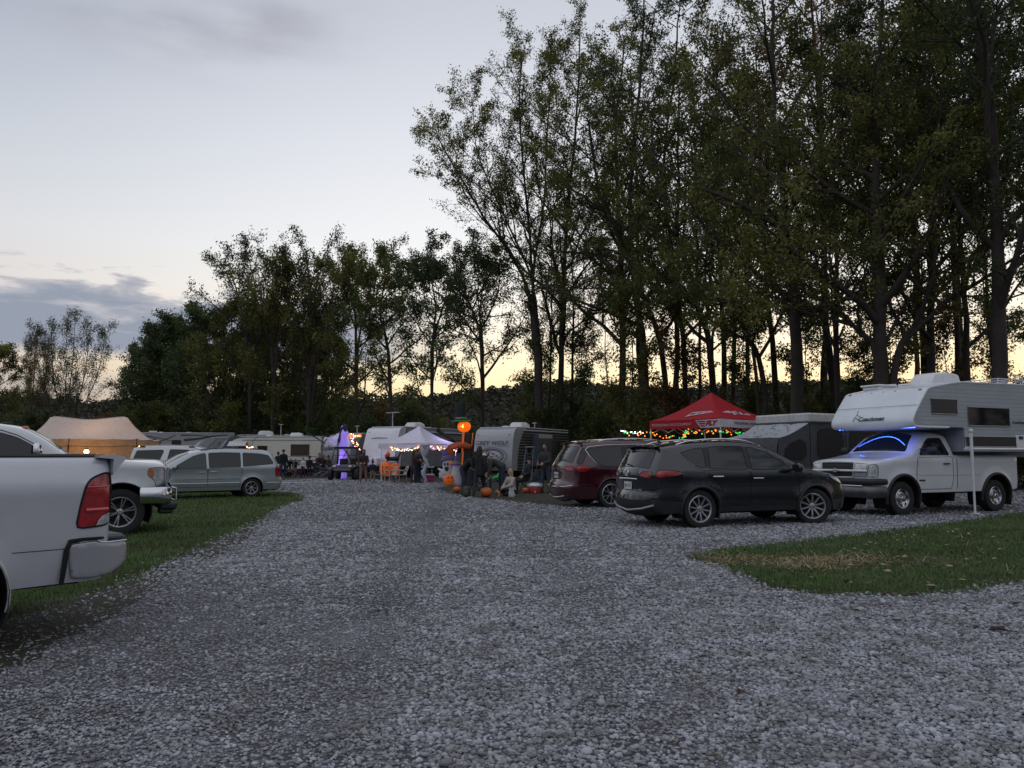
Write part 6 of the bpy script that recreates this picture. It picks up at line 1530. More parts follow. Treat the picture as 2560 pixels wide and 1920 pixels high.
# ------------------------------------------------------------------ camper trailers
CREAM = mat('cream siding', (.60,.58,.53), .5, stripes=(2,.09,.012,None), var=.06, vscale=1.2)
GREYCAP = mat('grey moulded cap', (.40,.41,.44), .4, 0, .3, var=.06)
LIGHTCAP = mat('pale moulded cap', (.70,.73,.77), .4, 0, .3, var=.05)
BROWNSIDE = mat('brown ribbed siding with cream lines', (.030,.026,.026), .5, stripes=(2,.16,.018,((.38,.35,.31),.70)))
GREYSIDE = mat('grey ribbed siding', (.34,.345,.36), .5, stripes=(2,.10,.012,None))
SLIDE = mat('slate slide out wall', (.085,.095,.115), .5)
DARKW = mat('dark camper window', (.014,.013,.014), .12, spec=.5)
WARMW = mat('curtained window', (.055,.035,.028), .3)
ROOFW = mat('white roof membrane', (.52,.53,.54), .6)
def trailer(name, label, cat, loc, phi, L, prof, capm, sidem, W=2.44, z0=.55, cap=1.3, curve=.10, capside=None, roofm=None, scale=1.0):
    """prof: front outline (x, z) bottom to roof; local +x runs back along the body, visible side is y = -W/2"""
    t = empty(name, loc, phi, label, cat, None, scale); zt = prof[-1][1]
    pr = thin(resample(chaikin(prof, 2), .12), .05); n = len(pr); cols = np.linspace(-1, 1, 13); vs = []
    A = np.array(pr); T = np.gradient(A, axis=0); T /= np.hypot(*T.T)[:,None]; Nn = np.stack([T[:,1]*-1, T[:,0]], 1)
    for (x, z), nn in zip(pr, Nn):
        for q in cols:
            o = curve*(1-abs(q)**3)*min(1, max(0, (zt-z)/.4)) ; vs.append((x+nn[0]*o, q*(W/2+.012), z+nn[1]*o*.3))
    k = len(cols); fs = [(i*k+j, i*k+j+1, (i+1)*k+j+1, (i+1)*k+j) for i in range(n-1) for j in range(k-1)]
    front = mesh_obj('front_cap', vs, fs, capm, t, smooth=60)
    # side walls: cap cheek then siding
    xc = capside or [(cap, z0), (cap, zt)]
    for sd in (1, -1):
        cheek = [(x, z) for x, z in pr]+[(x, z) for x, z in reversed(xc)]
        vs = [(x, sd*(W/2+.010), z) for x, z in cheek]; mesh_obj('cap_cheek', vs, [tuple(range(len(vs)))] if sd < 0 else [tuple(reversed(range(len(vs))))], capm, t)
        wall = [(x-.0, z) for x, z in xc]+[(L, zt), (L, z0)]
        vs = [(x, sd*W/2, z) for x, z in wall]; mesh_obj('side_wall', vs, [tuple(reversed(range(len(vs))))] if sd < 0 else [tuple(range(len(vs)))], sidem, t)
        MB().tube([(x, sd*(W/2+.012), z) for x, z in xc], .014, 5).build('seam_trim', TRIM, t)
    mb = MB(); mb.box(((pr[-1][0]+L)/2, 0, zt+.03), (L-pr[-1][0], W+.04, .07), bev=.03); mb.build('roof', roofm or ROOFW, t)
    MB().box((L, 0, (z0+zt)/2), (.03, W, zt-z0)).build('rear_wall', sidem, t)
    mb = MB(); mb.box((L/2+.4, 0, z0-.05), (L-1.0, W-.3, .14)); mb.box((.0,0,z0-.08), (1.6,.14,.10)); mb.tube([(-.75,0,z0-.05),(-.75,0,.05)], .04, 8); mb.build('chassis', TRIM, t)
    for x in (L*.55, L*.55+.85):
        for y in (-W/2+.12, W/2-.12): MB().lathe([(0,-.1),(.2,-.1),(.33,-.09),(.345,0),(.33,.09),(.2,.1),(0,.1)], 20, axis='Y', M=Matrix.Translation((x,y,.35))).build('wheel', RUBBER, t)
    return t
def t_win(t, x0, x1, z0, z1, W=2.44, m=None, name='window', frame=TRIM, sd=-1, fr=.025):
    o = MB().box(((x0+x1)/2, sd*(W/2+.012), (z0+z1)/2), (x1-x0, .03, z1-z0), bev=.008).build(name, m or DARKW, t)
    MB().tube([(x, sd*(W/2+.03), z) for x, z in ((x0,z0),(x1,z0),(x1,z1),(x0,z1))], fr, 5, closed=True).build('frame', frame, o); return o
def t_ac(t, x, y, z, s=1.0, m=None):
    mb = MB(); vs = []; prof = [(-.50,.0,.34),(-.46,.20,.34),(-.36,.30,.32),(.2,.32,.32),(.46,.24,.34),(.52,.0,.34)]
    for px, pz, w in prof: vs += [(x+px*s, y-w*s, z), (x+px*s, y-w*s, z+max(0, pz-.06)*s), (x+px*s, y-(w-.07)*s, z+pz*s), (x+px*s, y+(w-.07)*s, z+pz*s), (x+px*s, y+w*s, z+max(0, pz-.06)*s), (x+px*s, y+w*s, z)]
    fs = [(i*6+j, i*6+j+1, (i+1)*6+j+1, (i+1)*6+j) for i in range(5) for j in range(5)]+[tuple(range(6)), tuple(30+i for i in reversed(range(6)))]
    mb.add(vs, fs); return fix_normals(mb.build('air_conditioner', m or WHITE, t, smooth=50))
def t_vent(t, x, y, z): return MB().box((x,y,z+.05),(.4,.4,.1),bev=.04).build('roof_vent', WHITE, t)
def t_ant(t, x, y, z, h=.9, w=.9):
    return MB().tube([(x,y,z),(x,y,z+h)], .03, 6).box((x,y,z+h),(.10,w,.04)).tube([(x-.1,y-w/2,z+h+.02),(x+.1,y+w/2,z+h+.02)],.012,4).build('antenna', mat('white tubing', (.5,.5,.52), .4), t)
WINGP = [(0.25,.55),(-.02,.75),(-.02,1.1),(.12,1.9),(.42,2.55),(.85,2.93),(1.4,2.98)]
def P2(u, Y): p = at(u, Y, 0); return (p.x, p.y, 0)
PH = atan2(.88, .47)
# grey nosed trailer with wolf emblem
gw = trailer('travel_trailer', 'trailer with grey lettered nose and brown ribbed side behind the standing people', 'travel trailer', P2(1233, 43.2), PH, 7.6,
   [(.15,.60),(-.02,.75),(-.08,1.2),(-.02,1.9),(.12,2.6),(.30,2.90),(.6,2.98)], GREYCAP, BROWNSIDE, cap=.8, capside=[(.55,.60),(.60,1.2),(.75,1.9),(1.15,2.6),(1.75,2.98)])
t_win(gw, 1.6, 2.15, 1.35, 2.0); 
sl = MB().box((3.4, -1.42, 1.75), (1.9, .40, 1.9), bev=.02).build('slide_out', SLIDE, gw); MB().box((3.4,-1.63,2.55),(1.8,.02,.22)).build('awning_strip', ROOFW, sl)
t_win(gw, 4.75, 5.75, 1.55, 2.35, m=mat('brown blinds', (.06,.05,.045), .5)); t_win(gw, 6.1, 6.9, 1.55, 2.35, m=mat('brown blinds', (.06,.05,.045), .5))
t_ac(gw, 3.2, 0, 3.05, 1.15); t_vent(gw, 4.9, .4, 3.05); t_vent(gw, 1.9, .2, 3.05); t_ant(gw, 4.4, -.4, 3.05, .35, .3)
MB().tube([(1.2,-1.24,2.86),(7.4,-1.24,2.86)], .05, 6).build('awning_roller', CREAM, gw)
Mf = plane_M((-.155, .12, 2.05), (0,-1,0), (.10,0,1))
text_mesh('lettering', 'GREY WOLF', .34, INK, gw, plane_M((-.145,.05,2.12), (0,-1,0), (.17,0,1)), .006, .18, xs=1.12)
MB().tube([(-.13,1.1,1.96),(-.17,0,1.96),(-.13,-1.1,1.96)], .008, 4).build('pin_stripe', METAL, gw)
def ring(c, ry, rz, r, m, name, par, n=28, rot=0): return MB().tube([(c[0]-.0, c[1]+ry*cos(a), c[2]+rz*sin(a)) for a in np.linspace(0, 2*pi, n)[:-1]], r, 5, closed=True).build(name, m, par)
em = MB().ball((-.17, .05, 1.42), (.03, .62, .26), 20, k=10).build('wolf_emblem', mat('pale emblem disc', (.42,.44,.48), .5, var=.5, vscale=5), gw)
ring((-.20,.05,1.42), .78, .36, .022, INK, 'emblem_ring', em); ring((-.195,.02,1.40), .98, .47, .014, INK, 'emblem_ring', em)
mb = MB()
for c, s_ in (((.25,1.50),.09),((-.10,1.53),.08),((.02,1.36),.07),((.42,1.38),.06),((-.32,1.42),.06)): mb.ball((-.205, c[0], c[1]), (.012, s_*1.3, s_*.55), 8, k=5)
mb.build('emblem_fur_marks', INK, em)
for y in (1.0,-1.0): MB().box((-.02,y,2.60),(.05,.10,.05),bev=.01).build('marker_lamp', AMBER, gw)
# white trailer behind the white canopy
wt = trailer('travel_trailer', 'white trailer with sloping front cap behind the white canopy', 'travel trailer', P2(948, 50), PH, 8.2,
   [(.10,.70),(-.22,.95),(-.10,1.6),(.12,2.3),(.32,2.85),(.5,2.98),(.75,3.02)], LIGHTCAP, GREYSIDE, cap=.9, curve=.05, capside=[(.45,.7),(.50,1.3),(.75,2.2),(1.0,3.02)], scale=1.08)
t_ac(wt, 3.6, 0, 3.08, 1.15); t_vent(wt, 5.0, 0, 3.08); t_ant(wt, 1.9, .5, 3.05, .95, 1.0)
t_win(wt, 2.2, 3.4, 1.6, 2.4); t_win(wt, 5.6, 7.2, 1.5, 2.3); MB().tube([(1.2,-1.26,2.78),(7.9,-1.26,2.78)], .06, 6).build('awning_roller', ROOFW, wt)
ring((.08,.15,1.93), .30, .10, .014, INK, 'oval_badge', wt)
MB().tube([(.10,.7,2.36),(.06,.2,2.40),(.10,-.5,2.36)], .03, 5).build('faded_lettering', METAL, wt)
for y in (1.0,-1.0): MB().box((.28,y,2.72),(.05,.10,.05),bev=.01).build('marker_lamp', TRIM, wt)
MB().box((-.42,0,.95),(.55,.7,.5),bev=.06).build('propane_cover', WHITE, wt)
# rounded nose trailer with lettering, behind the purple ghost
rt = trailer('travel_trailer', 'round nosed grey trailer with dark lettering behind the purple ghost', 'travel trailer', P2(845, 54), PH, 7.4,
   [(.30,.55),(.0,.8),(-.22,1.4),(-.18,2.0),(.10,2.55),(.5,2.86),(1.1,2.95)], mat('light grey cap', (.36,.37,.40), .4, 0, .3), mat('pinkish grey side', (.24,.20,.21), .5, stripes=(2,.12,.01,None)), cap=1.0, curve=.28, capside=[(.5,.6),(.35,1.3),(.5,2.1),(1.2,2.95)])
text_mesh('lettering', 'Radiant', .50, INK, rt, plane_M((-.47,.50,1.95), (0,-1,0), (.06,0,1)), .008, .1)
t_win(rt, 3.2, 4.0, 1.3, 2.1); t_ant(rt, 1.6, -.3, 2.98, .55, .4)
MB().tube([(2.0,-1.25,2.75),(2.0,-2.1,1.9),(2.0,-1.3,1.2)], .04, 6).tube([(.6,-1.25,2.0),(.3,-1.9,1.3)], .05, 6).build('awning_arm', TRIM, rt)
MB().tube([(.5,1.25,2.05),(.1,2.3,2.75),(.0,3.0,3.05)], .045, 6).build('awning_arm', TRIM, rt)
MB().box((4.2,-1.9,2.62),(4.0,1.3,.03)).build('awning_fabric', mat('red brown awning', (.22,.04,.025), .7, transl=.3), rt)
# cream motorhome
mh_l = at(606, 57.5, 0)
def make_motorhome():
    t = empty('motorhome', (mh_l.x-.9, 57.8, 0), radians(4), 'cream motorhome with brown curtained window behind the seated people', 'motorhome', None, 1.02); W = 2.3
    prof = [(.35,.45),(.0,.60),(-.05,1.0),(.35,1.15),(.85,1.75),(.70,1.85),(.30,1.95),(.15,2.2),(.30,2.50),(.8,2.66),(1.4,2.70),(6.6,2.72),(6.6,.45)]
    sm = mat('cream fibreglass', (.68,.66,.58), .4, 0, .3, var=.05, vscale=1)
    q = thin(resample(chaikin(prof[:-2], 1), .15), .05)+prof[-2:]
    mb = MB(); mb.prism(q, -W/2, W/2); fix_normals(mb.build('body', sm, t, smooth=30))
    MB().box((3.7,0,2.76),(5.9,W+.05,.06),bev=.02).build('roof', ROOFW, t)
    for z, r_ in ((2.50,.02),(1.32,.014),(1.05,.03),(.80,.014)): MB().tube([(1.0,-W/2-.005,z),(6.6,-W/2-.005,z)], r_, 5).build('body_stripe', mat('brown grey stripe', (.12,.11,.11), .5), t)
    MB().tube([(1.45,-W/2-.006,.5),(1.5,-W/2-.006,1.3),(1.75,-W/2-.006,2.5),(2.0,-W/2-.006,2.7)], .014, 5).build('seam_trim', TRIM, t)
    MB().box((3.6,-W/2-.006,.93),(4.6,.01,.16)).build('lower_band', mat('grey band', (.24,.24,.25), .5), t)
    t_win(t, 2.1, 2.75, 1.62, 2.08, W, m=DARKW, fr=.03); t_win(t, 4.45, 5.75, 1.42, 2.18, W, m=WARMW, fr=.03); t_win(t, .75, 1.35, 1.95, 2.35, W, m=DARKW)
    MB().box((3.45,-W/2-.02,1.10),(.5,.04,.5),bev=.01).build('access_door', sm, t)
    mb = MB(); mb.add([(.1,-W/2,2.42),(1.35,-W/2,2.42),(1.35,-W/2-.65,2.08),(.1,-W/2-.65,2.08)],[(0,1,2,3)]); mb.tube([(.1,-W/2-.65,2.08),(1.35,-W/2-.65,2.08)],.015,5); mb.build('window_awning', ROOFW, t)
    t_ac(t, 4.6, 0, 2.79, .9); t_vent(t, 2.6, 0, 2.79); t_ant(t, 3.4, .2, 2.79, .9, .8)
    for x in (.85, 5.0):
        for y in (-W/2+.12, W/2-.12): MB().lathe([(0,-.1),(.2,-.1),(.33,-.09),(.345,0),(.33,.09),(.2,.1),(0,.1)], 20, axis='Y', M=Matrix.Translation((x,y,.35))).build('wheel', RUBBER, t)
    MB().box((3.6,0,.42),(5.4,W-.4,.2)).build('chassis', TRIM, t)
    ws = MB(); ws.add([(.42,-W/2+.15,1.22),(.42,W/2-.15,1.22),(.80,W/2-.2,1.72),(.80,-W/2+.2,1.72)],[(0,1,2,3)]); ws.build('windshield', DARKW, t)
make_motorhome()
# slate nosed trailer, small round nosed trailer and the long one further left
c1 = trailer('travel_trailer', 'slate nosed cream trailer with white lettering right of the small round one', 'travel trailer', P2(548, 64), atan2(.45,.89), 8.5,
   [(.30,.55),(.0,.8),(-.15,1.4),(.05,2.1),(.45,2.75),(.9,3.02),(1.4,3.08)], mat('slate cap', (.105,.115,.14), .4, 0, .3), CREAM, cap=1.2, curve=.2, capside=[(.9,.55),(1.0,1.3),(1.25,2.2),(1.9,3.08)])
text_mesh('lettering', 'Coleman', .40, mat('white lettering', (.5,.52,.55), .5), c1, plane_M((-.16,.1,2.0), (0,-1,0), (.25,0,1)), .01, .1, xs=1.2)
sl = MB().box((2.9,-1.4,1.8),(1.1,.35,1.9),bev=.02).build('slide_out', mat('pale slide out', (.34,.36,.40), .5), c1)
t_ac(c1, 3.6, 0, 3.14, 1.2); t_vent(c1, 5.4, 0, 3.14); t_vent(c1, 6.4, .3, 3.14); t_win(c1, 4.4, 5.6, 1.6, 2.3)
MB().tube([(1.8,-1.25,2.72),(8.3,-1.25,2.72)], .05, 6).build('awning_roller', TRIM, c1)
c2 = trailer('travel_trailer', 'small pale round nosed trailer between the long trailer and the slate nosed one', 'travel trailer', P2(478, 66), atan2(.45,.89), 5.6,
   [(.35,.5),(.0,.8),(-.1,1.3),(.15,2.0),(.6,2.6),(1.1,2.85),(1.6,2.92)], mat('light grey cap', (.36,.37,.40), .4, 0, .3), GREYSIDE, cap=1.2, curve=.2, capside=[(.7,.5),(.8,1.3),(1.1,2.1),(1.9,2.92)])
t_win(c2, 2.4, 3.3, 1.4, 2.1); mb = MB(); mb.add([(2.0,-1.24,2.55),(4.2,-1.24,2.55),(4.2,-2.3,2.25),(2.0,-2.3,2.25)],[(0,1,2,3)]); mb.tube([(2.0,-2.3,2.25),(2.0,-1.25,1.3)],.025,5); mb.tube([(4.2,-2.3,2.25),(4.2,-1.25,1.3)],.025,5); mb.build('awning', mat('dark brown awning', (.05,.035,.03), .7), c2)
c3 = trailer('fifth_wheel_trailer', 'long pale trailer with dark swoosh graphics right of the tan tent', 'travel trailer', P2(318, 70), atan2(.10,.99), 9.6,
   [(.6,1.4),(.1,1.6),(.0,2.2),(.3,2.9),(.9,3.3),(1.5,3.42)], GREYCAP, mat('pale smooth side', (.33,.335,.345), .45, var=.05), cap=1.5, z0=.75, capside=[(1.6,1.4),(1.5,3.42)])
sw = mat('dark swoosh', (.05,.045,.045), .5)
def swoosh(pts, w): 
    mb = MB(); mb.add([(x, -1.235, z) for x, z in pts]+[(x+.05, -1.235, z-w*(1-i/len(pts))) for i, (x, z) in reversed(list(enumerate(pts)))], [tuple(range(2*len(pts)))]); mb.build('swoosh_graphic', sw, c3)
swoosh([(1.0,3.25),(2.0,3.2),(3.2,3.0),(4.6,2.6)], .14); swoosh([(2.2,2.5),(3.0,2.7),(3.9,3.0),(4.5,3.3)], .12); swoosh([(5.2,2.9),(6.4,3.0),(7.6,3.2),(9.0,3.3)], .22); swoosh([(4.9,3.3),(6.2,3.3),(7.6,3.15),(9.2,2.9)], .12)
t_win(c3, 1.6, 2.8, 2.3, 2.9, m=DARKW); t_win(c3, 4.2, 4.95, 1.0, 2.8, m=DARKW, name='door'); t_win(c3, 5.3, 6.1, 1.8, 2.3, m=DARKW); t_vent(c3, 2.8, 0, 3.46); t_vent(c3, 5.2, .2, 3.46)
MB().box((2.2,-.3,3.60),(.7,.06,.10),M=None).build('antenna', WHITE, c3)
# ------------------------------------------------------------------ tan party tent at the left
TAN = mat('tan tent cloth', (.66,.58,.54), .8, transl=.3, bump=.004, bscale=3, var=.06)
TANW = mat('tan tent side netting', (.40,.30,.21), .85, transl=.55, bump=.004, bscale=6)
def make_tan_tent():
    t = empty('party_tent', P2(215, 41), radians(6), 'large tan peaked party tent glowing warm inside at the left', 'tent'); L = 6.3; Wd = 3.4; n = 32
    # roof: two peaks joined by a sagging ridge, hips falling to the low corners
    def R(x): 
        u = x/(L/2)
        pk = .62
        if abs(u) <= pk: return 3.52-.16*cos(u/pk*pi/2)**2-.02
        f = (abs(u)-pk)/(1-pk); return 3.50-(1.22)*(f**.72)
    vs = []; xs = np.linspace(-L/2, L/2, n+1); m = 8
    for x in xs:
        zr = R(x); 
        for j in range(2*m+1):
            v = j/m-1; f = abs(v); z = zr+(2.28-zr)*f**.9-.05*sin(pi*f); vs.append((x, v*Wd/2, z))
    k = 2*m+1; o = mesh_obj('tent_roof', vs, [(i*k+j, (i+1)*k+j, (i+1)*k+j+1, i*k+j+1) for i in range(n) for j in range(k-1)], TAN, t, smooth=180)
    for sd in (1, -1):
        vs = []
        for i, x in enumerate(np.linspace(-L/2, L/2, 41)):
            for z in (2.28, 1.95, 1.9, 1.0, .02): vs.append((x, sd*(Wd/2+.02+.05*sin(i*1.3+z)*(2.3-z)/2), z-.04*abs(sin(i*.39))*(z > 1.5)))
        mesh_obj('side_wall', vs, [(i*5+j, (i+1)*5+j, (i+1)*5+j+1, i*5+j+1) for i in range(40) for j in range(4)], TANW, t, smooth=60)
        MB().tube([(x, sd*(Wd/2+.05), 1.93-.05*abs(sin(x*1.2))) for x in np.linspace(-L/2, L/2, 30)], .012, 4).build('hem_cord', TRIM, t)
    for x in (-L/2+.05,-.2,L/2-.05):
        for y in (-Wd/2,Wd/2): MB().tube([(x,y,0),(x,y,2.3)], .03, 8).build('pole', TRIM, t)
    MB().tube([(-.22,-Wd/2-.05,0),(-.22,-Wd/2-.05,2.0)], .02, 6).build('front_pole', TRIM, t)
    MB().tube([(x, 0, R(x)+.01) for x in np.linspace(-L/2, L/2, 24)], .012, 4).build('ridge_seam', TAN, t)
    return t
tt = make_tan_tent()
ln = empty('lantern', (at(212,38.6).x, 38.6, 1.62), 0, 'glowing orange lantern hanging at the tan tent', 'lantern'); MB().ball((0,0,0),(.11,.11,.12),12).build('glass_bulb', glow('lantern flame', (1.0,.42,.08), 16), ln); MB().lathe([(.0,.20),(.07,.16),(.08,.11)],12).tube([(0,0,.2),(0,0,.5)],.008,4).build('cap', BLACKMETAL, ln)
pl = bpy.data.lights.new('lantern_light', 'POINT'); pl.energy = 30; pl.color = (1,.52,.18); pl.shadow_soft_size = .12; lo = bpy.data.objects.new('lantern_light', pl); COL.objects.link(lo); lo.parent = ln; lo.location = (0,-.25,-.05)
pl = bpy.data.lights.new('tent_inner_light', 'POINT'); pl.energy = 75; pl.color = (1,.55,.22); pl.shadow_soft_size = .2; lo = bpy.data.objects.new('tent_inner_light', pl); COL.objects.link(lo); lo.parent = tt; lo.location = (.6, 0, 1.7)
light_string('string_lights', [(at(360,40).x,39.2,1.95),(at(392,40).x,39.2,1.9)], [GWm], 'three tiny warm lights at the right corner of the tan tent', n=4, r=.03)
MB_ = MB()
yt = empty('small_tent', P2(225, 38.0), 0, 'small yellow tent under the lantern by the tan party tent', 'tent'); MB().add([(-.9,-.8,0),(.9,-.8,0),(.9,.8,0),(-.9,.8,0),(-.1,-.5,1.55),(-.1,.5,1.55)],[(0,1,4),(1,2,5,4),(2,3,5),(3,0,4,5)]).build('canopy_cloth', mat('yellow cloth', (.50,.30,.05), .7, transl=.4), yt)
# ------------------------------------------------------------------ white canopy in the middle
WCAN = mat('white canopy cloth', (.78,.80,.88), .7, transl=.30, bump=.003, bscale=5, var=.05)
def make_white_canopy():
    nc = at(1062, 42.0, 0); d1 = Vector((-.87,.49,0)); d2 = Vector((.49,.87,0)); L = 3.05; c = nc+d1*L/2+d2*L/2
    t = empty('canopy_tent', (c.x, c.y, 0), atan2(d2.y, d2.x), 'white peaked canopy tent with drooping edge in front of the white trailer', 'canopy tent')
    ze, zp = 2.12, 3.12; vs, fs = canopy_mesh(L*1.06, L*1.06, ze, zp, .16); mesh_obj('canopy_top', vs, fs, WCAN, t, smooth=180); canopy_frame(t, L, L, ze-.02, WHITE, zp=zp-.05)
    k = L/2*1.06
    for a, b in (((-k,k),(-k,-k)),((-k,-k),(k,-k)),((k,-k),(k,k)),((k,k),(-k,k))):
        vs = []
        for i in range(17):
            f = i/16; x = a[0]+(b[0]-a[0])*f; y = a[1]+(b[1]-a[1])*f
            for z in (0, .5, 1): vs.append((x+.03*sin(i*1.9)*z, y+.03*cos(i*2.3)*z, ze-.02-z*(.22+.05*sin(i*.9))-.05*sin(pi*f)))
        mesh_obj('valance', vs, [(i*3+j,(i+1)*3+j,(i+1)*3+j+1,i*3+j+1) for i in range(16) for j in range(2)], WCAN, t, smooth=60)
    return t, c, d1, d2
wct, wc, wd1, wd2 = make_white_canopy()
k_ = 1.55; w_l = wc+wd1*k_-wd2*k_; w_n = wc-wd1*k_-wd2*k_; w_r = wc-wd1*k_+wd2*k_
light_string('string_lights', [(w_l.x+.6,w_l.y-.3,1.95),((w_l.x+w_n.x)/2,(w_l.y+w_n.y)/2-.05,1.72),(w_n.x-.3,w_n.y,2.0)], [GWm,GO,GW], 'orange and white string lights under the left edge of the white canopy', n=34, r=.027, spread=.07)
light_string('string_lights', [(w_n.x+.1,w_n.y-.05,2.0),((w_n.x+w_r.x)/2,(w_n.y+w_r.y)/2,1.88),(w_r.x,w_r.y,1.80)], [GWm,GO,GWm,GP], 'warm string lights under the right edge of the white canopy', n=44, r=.027, spread=.09)
light_string('string_lights', [(at(869,49).x,48.5,2.80),(at(906,49).x,48.5,2.72)], [GO,GO,GWm], 'row of orange lights beside the purple ghost', n=44, r=.027, spread=.08, seed=3)
light_string('string_lights', [(at(876,48).x,47.9,2.7),(at(890,48).x,47.8,2.2),(at(898,48).x,47.8,1.9)], [GO,GWm,GP], 'dangling orange lights beside the white trailer nose', n=30, r=.027, spread=.10, seed=4)
light_string('string_lights', [(at(608,50).x,50.2,2.05),(at(628,50).x,50.2,2.0)], [GWm,GP,GO], 'tiny pink and orange lights left of the motorhome', n=12, r=.027, spread=.05, seed=5)
pl = bpy.data.lights.new('canopy_glow', 'POINT'); pl.energy = 40; pl.color = (.6,.42,1.0); pl.shadow_soft_size = .3; lo = bpy.data.objects.new('canopy_glow', pl); COL.objects.link(lo); lo.parent = wct; lo.location = (.9, -.9, 1.9)
# twisted white ghost streamer on its near leg
def swirl():
    t = empty('ghost_streamer', (w_n.x-.02, w_n.y-.12, 0), 0, 'white cloth ghost streamer twisted round the canopy leg', 'decoration'); vs = []; fs = []
    zs = [(2.02,.24),(1.9,.27),(1.7,.24),(1.5,.18),(1.38,.10),(1.22,.17),(1.08,.10),(.92,.16),(.78,.09),(.6,.13),(.4,.11),(.2,.08),(.03,.05)]
    n = 14
    for i, (z, r) in enumerate(zs):
        cx_ = .10*sin(i*1.15)*(i > 3)+ (.0 if i < 4 else .03)
        for j in range(n): a = 2*pi*j/n+i*.5; vs.append((cx_+r*cos(a)*(1+.14*sin(3*a)), .6*r*sin(a), z))
    fs = [(i*n+j, i*n+(j+1)%n, (i+1)*n+(j+1)%n, (i+1)*n+j) for i in range(len(zs)-1) for j in range(n)]+[tuple(range(n))]
    mesh_obj('cloth', vs, fs, mat('white decoration cloth', (.60,.62,.72), .7, transl=.2), t, smooth=180)
    MB().ball((-.03,-.165,1.90),(.03,.02,.04),8).ball((.09,-.165,1.91),(.03,.02,.04),8).ball((.03,-.165,1.80),(.035,.02,.03),8).build('eyes_and_mouth', BLACKMETAL, t)
swirl()
# ------------------------------------------------------------------ inflatables
def remesh_union(name, build, m, parent, vox=.02, smooth=4):
    mb = MB(); build(mb); o = mb.build('tmp', m, None, smooth=None)
    md = o.modifiers.new('r', 'REMESH'); md.mode = 'VOXEL'; md.voxel_size = vox; md.use_smooth_shade = True
    if smooth: s_ = o.modifiers.new('s', 'SMOOTH'); s_.iterations = smooth; s_.factor = .6
    dg = bpy.context.evaluated_depsgraph_get(); dg.update(); me = bpy.data.meshes.new_from_object(o.evaluated_get(dg)); me.name = name
    bpy.data.objects.remove(o); me.shade_smooth()
    me.materials.clear(); me.materials.append(m)
    q = bpy.data.objects.new(name, me); COL.objects.link(q)
    if parent: q.parent = parent
    return q
def capsule(mb, a, b, ra, rb, n=10):
    a = Vector(a); b = Vector(b); d = (b-a); L = d.length
    if L < 1e-6: mb.ball(a, ra, n); return
    d.normalize(); pts = []; rs = []
    for t in (-1, -.86, -.5, 0): pts.append(a+d*ra*t); rs.append(ra*sqrt(max(.0004, 1-t*t)))
    for t in (0, .5, .86, 1): pts.append(b+d*rb*t); rs.append(rb*sqrt(max(.0004, 1-t*t)))
    mb.tube(pts, rs, n)
INFW = mat('white inflatable cloth', (.58,.60,.66), .6, transl=.2, emit=(.6,.62,.75), estr=.04); INFO = mat('orange inflatable cloth', (.72,.14,.025), .6, emit=(1,.20,.02), estr=.10)
INFP = mat('purple inflatable cloth', (.14,.09,.34), .6); INFK = mat('black inflatable cloth', (.012,.011,.012), .6); INFG = mat('green band', (.14,.30,.10), .6); INFGR = mat('grey band', (.22,.22,.26), .6)
RUST = mat('rust orange cloth', (.30,.055,.02), .7, emit=(1,.2,.03), estr=.03)
def lobed(mb, c, rx, rz, lobes=8, depth=.07, n=48, k=14, m=0, flat=.92):
    vs = []; 
    for i in range(k+1):
        a = pi*i/k
        for j in range(n):
            t = 2*pi*j/n; r = rx*(sin(a)**.8)*(1-depth*(1-abs(cos(lobes*t/2)))**2)
            vs.append((c[0]+r*cos(t), c[1]+r*sin(t), c[2]-rz*cos(a)*flat+(.10*rz*(-1) if False else 0)))
    mb.add(vs, [(i*n+j, i*n+(j+1)%n, (i+1)*n+(j+1)%n, (i+1)*n+j) for i in range(k) for j in range(n)], m)
def jack_face(par, c, r, s, y=-1, tilt=0, m=None):
    """dark eyes, nose and toothed mouth laid on the front of a pumpkin of radius r"""
    mb = MB()
    def pt(x, z): 
        q = sqrt(max(.02, 1-(x/r)**2-(z/(r*1.0))**2)); return (c[0]+x, c[1]+y*(r*q+.012), c[2]+z)
    for sx in (-1, 1): mb.add([pt(sx*.18*s-.11*s,.10*s), pt(sx*.18*s+.11*s,.10*s), pt(sx*.18*s+.02*s,.36*s)], [(0,1,2)])
    top = [(-.36,-.08),(-.25,-.17),(-.16,-.10),(-.06,-.20),(.06,-.20),(.16,-.10),(.25,-.17),(.36,-.08)]; bot = [(-.26,-.30),(-.12,-.40),(-.06,-.32),(.06,-.32),(.12,-.40),(.26,-.30)]
    P_ = [pt(x*s, z*s) for x, z in top]+[pt(x*s, z*s) for x, z in reversed(bot)]; cc = pt(0,-.26*s)
    mb.add([cc]+P_, [(0, i+1, (i+1) % len(P_)+1) for i in range(len(P_))]); mb.build('carved_face', m or INFK, par, smooth=None)
